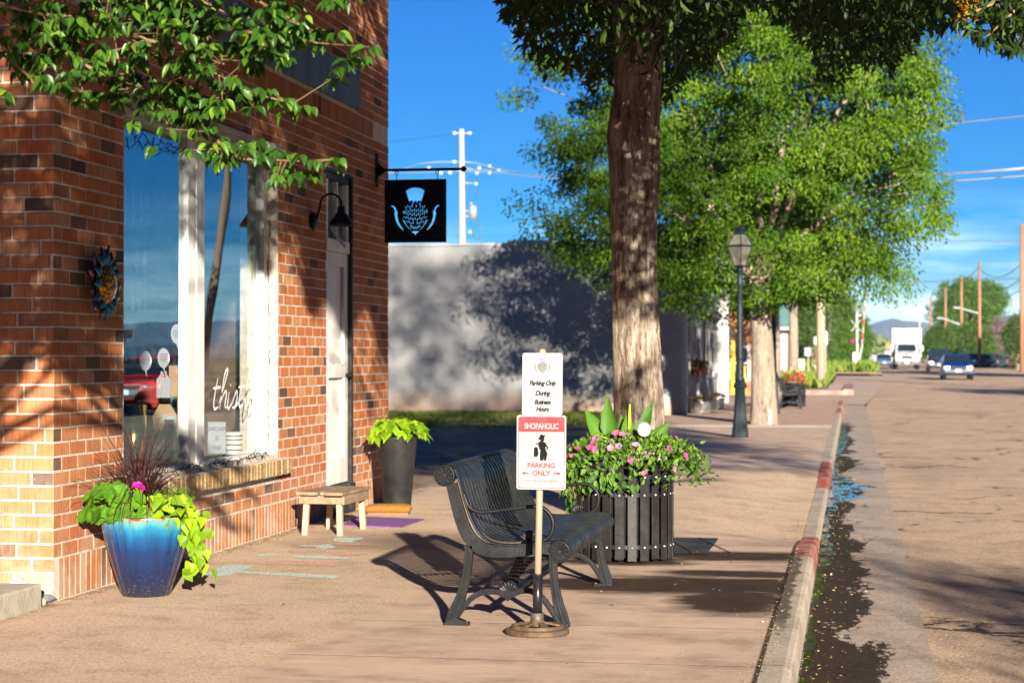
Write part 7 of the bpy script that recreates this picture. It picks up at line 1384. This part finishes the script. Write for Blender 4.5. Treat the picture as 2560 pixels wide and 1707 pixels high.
# ---- across the street (outside the frame): what the shop window mirrors and what shades the road
simple_tree("street_tree", "tree across the street whose shadow crosses the road", (19, 56, 0), 10, 4.6, 2.6, 260, 36, .6, .28, m_dark, m_bark2, .25, "trees across the street", 2)
simple_tree("street_tree", "tree across the street whose shadow crosses the road", (14.5, 122, 0), 10, 3.6, 2.0, 260, 36, .7, .34, m_dark, m_bark2, .25, "trees across the street", 4)
simple_tree("street_tree", "tree behind the camera on the street side", (8.6, -5.6, 0), 5.2, 2.4, 1.55, 200, 34, .45, .14, m_dark, m_bark2, .18, "trees across the street", 6)
for i, (x, y, w) in enumerate(((24, 58, 9), (30, 76, 12), (36, 100, 14), (46, 130, 16))): simple_tree("tree", "tree across the street mirrored in the shop window", (x, y, 0), 3.6 + .6 * i, w * .42, .4, 120, 30, .9, .5, m_dark, m_bark2, .25, "mirrored trees across the street", 30 + i)
B6 = thing("low_store", "low beige store across the street mirrored in the window", "building", (20, 50, 0)); MB().bb(19, 30, 44, 74, 0, 2.2).build("wall", mat("store_green", (.07, .13, .09), .8), B6, True); MB().bb(18.6, 30.5, 43.6, 74.4, 2.2, 2.5).build("roof", mat("store_fascia", (.55, .45, .34), .8), B6, True)
rc = make_car("red pickup sized car parked across the street", paint("red_paint", (.45, .012, .01)), 1.6, 5.2, 1.9, 1.5, name="red_car", lights=False); rc.location = (11.2, 46, -.15)
rc2 = copy_tree(rc); rc2.location = (11.2, 54, -.15); rc2["label"] = "second red car parked across the street"
# ---- air: thin blue haze over the valley, walls well outside everything
hz = NT("valley_air"); pv = hz.N("VolumePrincipled"); pv.inputs['Color'].default_value = (0.42, 0.62, 1.0, 1); pv.inputs['Density'].default_value = 0.00006; pv.inputs['Anisotropy'].default_value = 0.0
hz.t.links.new(pv.outputs[0], hz.out.inputs['Volume'])
hzo = MB().bb(-7000, 10000, -500, 16000, -3, 260).build("haze", hz.m); tag(hzo, "thin blue haze filling the valley", kind='stuff')
# unseen store rows, added to block sky light and deepen the shade
B7 = thing("sky_blocker", "unseen brick block added behind the camera to cut the sky light", "building", (-6, -12, 0)); MB().bb(-18, -7.5, -45, 4.5, 0, 7.5).build("wall", m_fb, B7, True); MB().bb(-18.2, -7.3, -45.2, 4.7, 7.5, 7.7).build("coping", m_wboard, B7, True)
B8 = thing("sky_blocker", "unseen long block added across the street to cut the sky light", "building", (22, -10, 0)); MB().bb(20, 32, -60, 40, 0, 6.0).build("wall", m_fb, B8, True); MB().bb(19.8, 32.2, -60.2, 40.2, 6.0, 6.2).build("coping", m_wboard, B8, True)
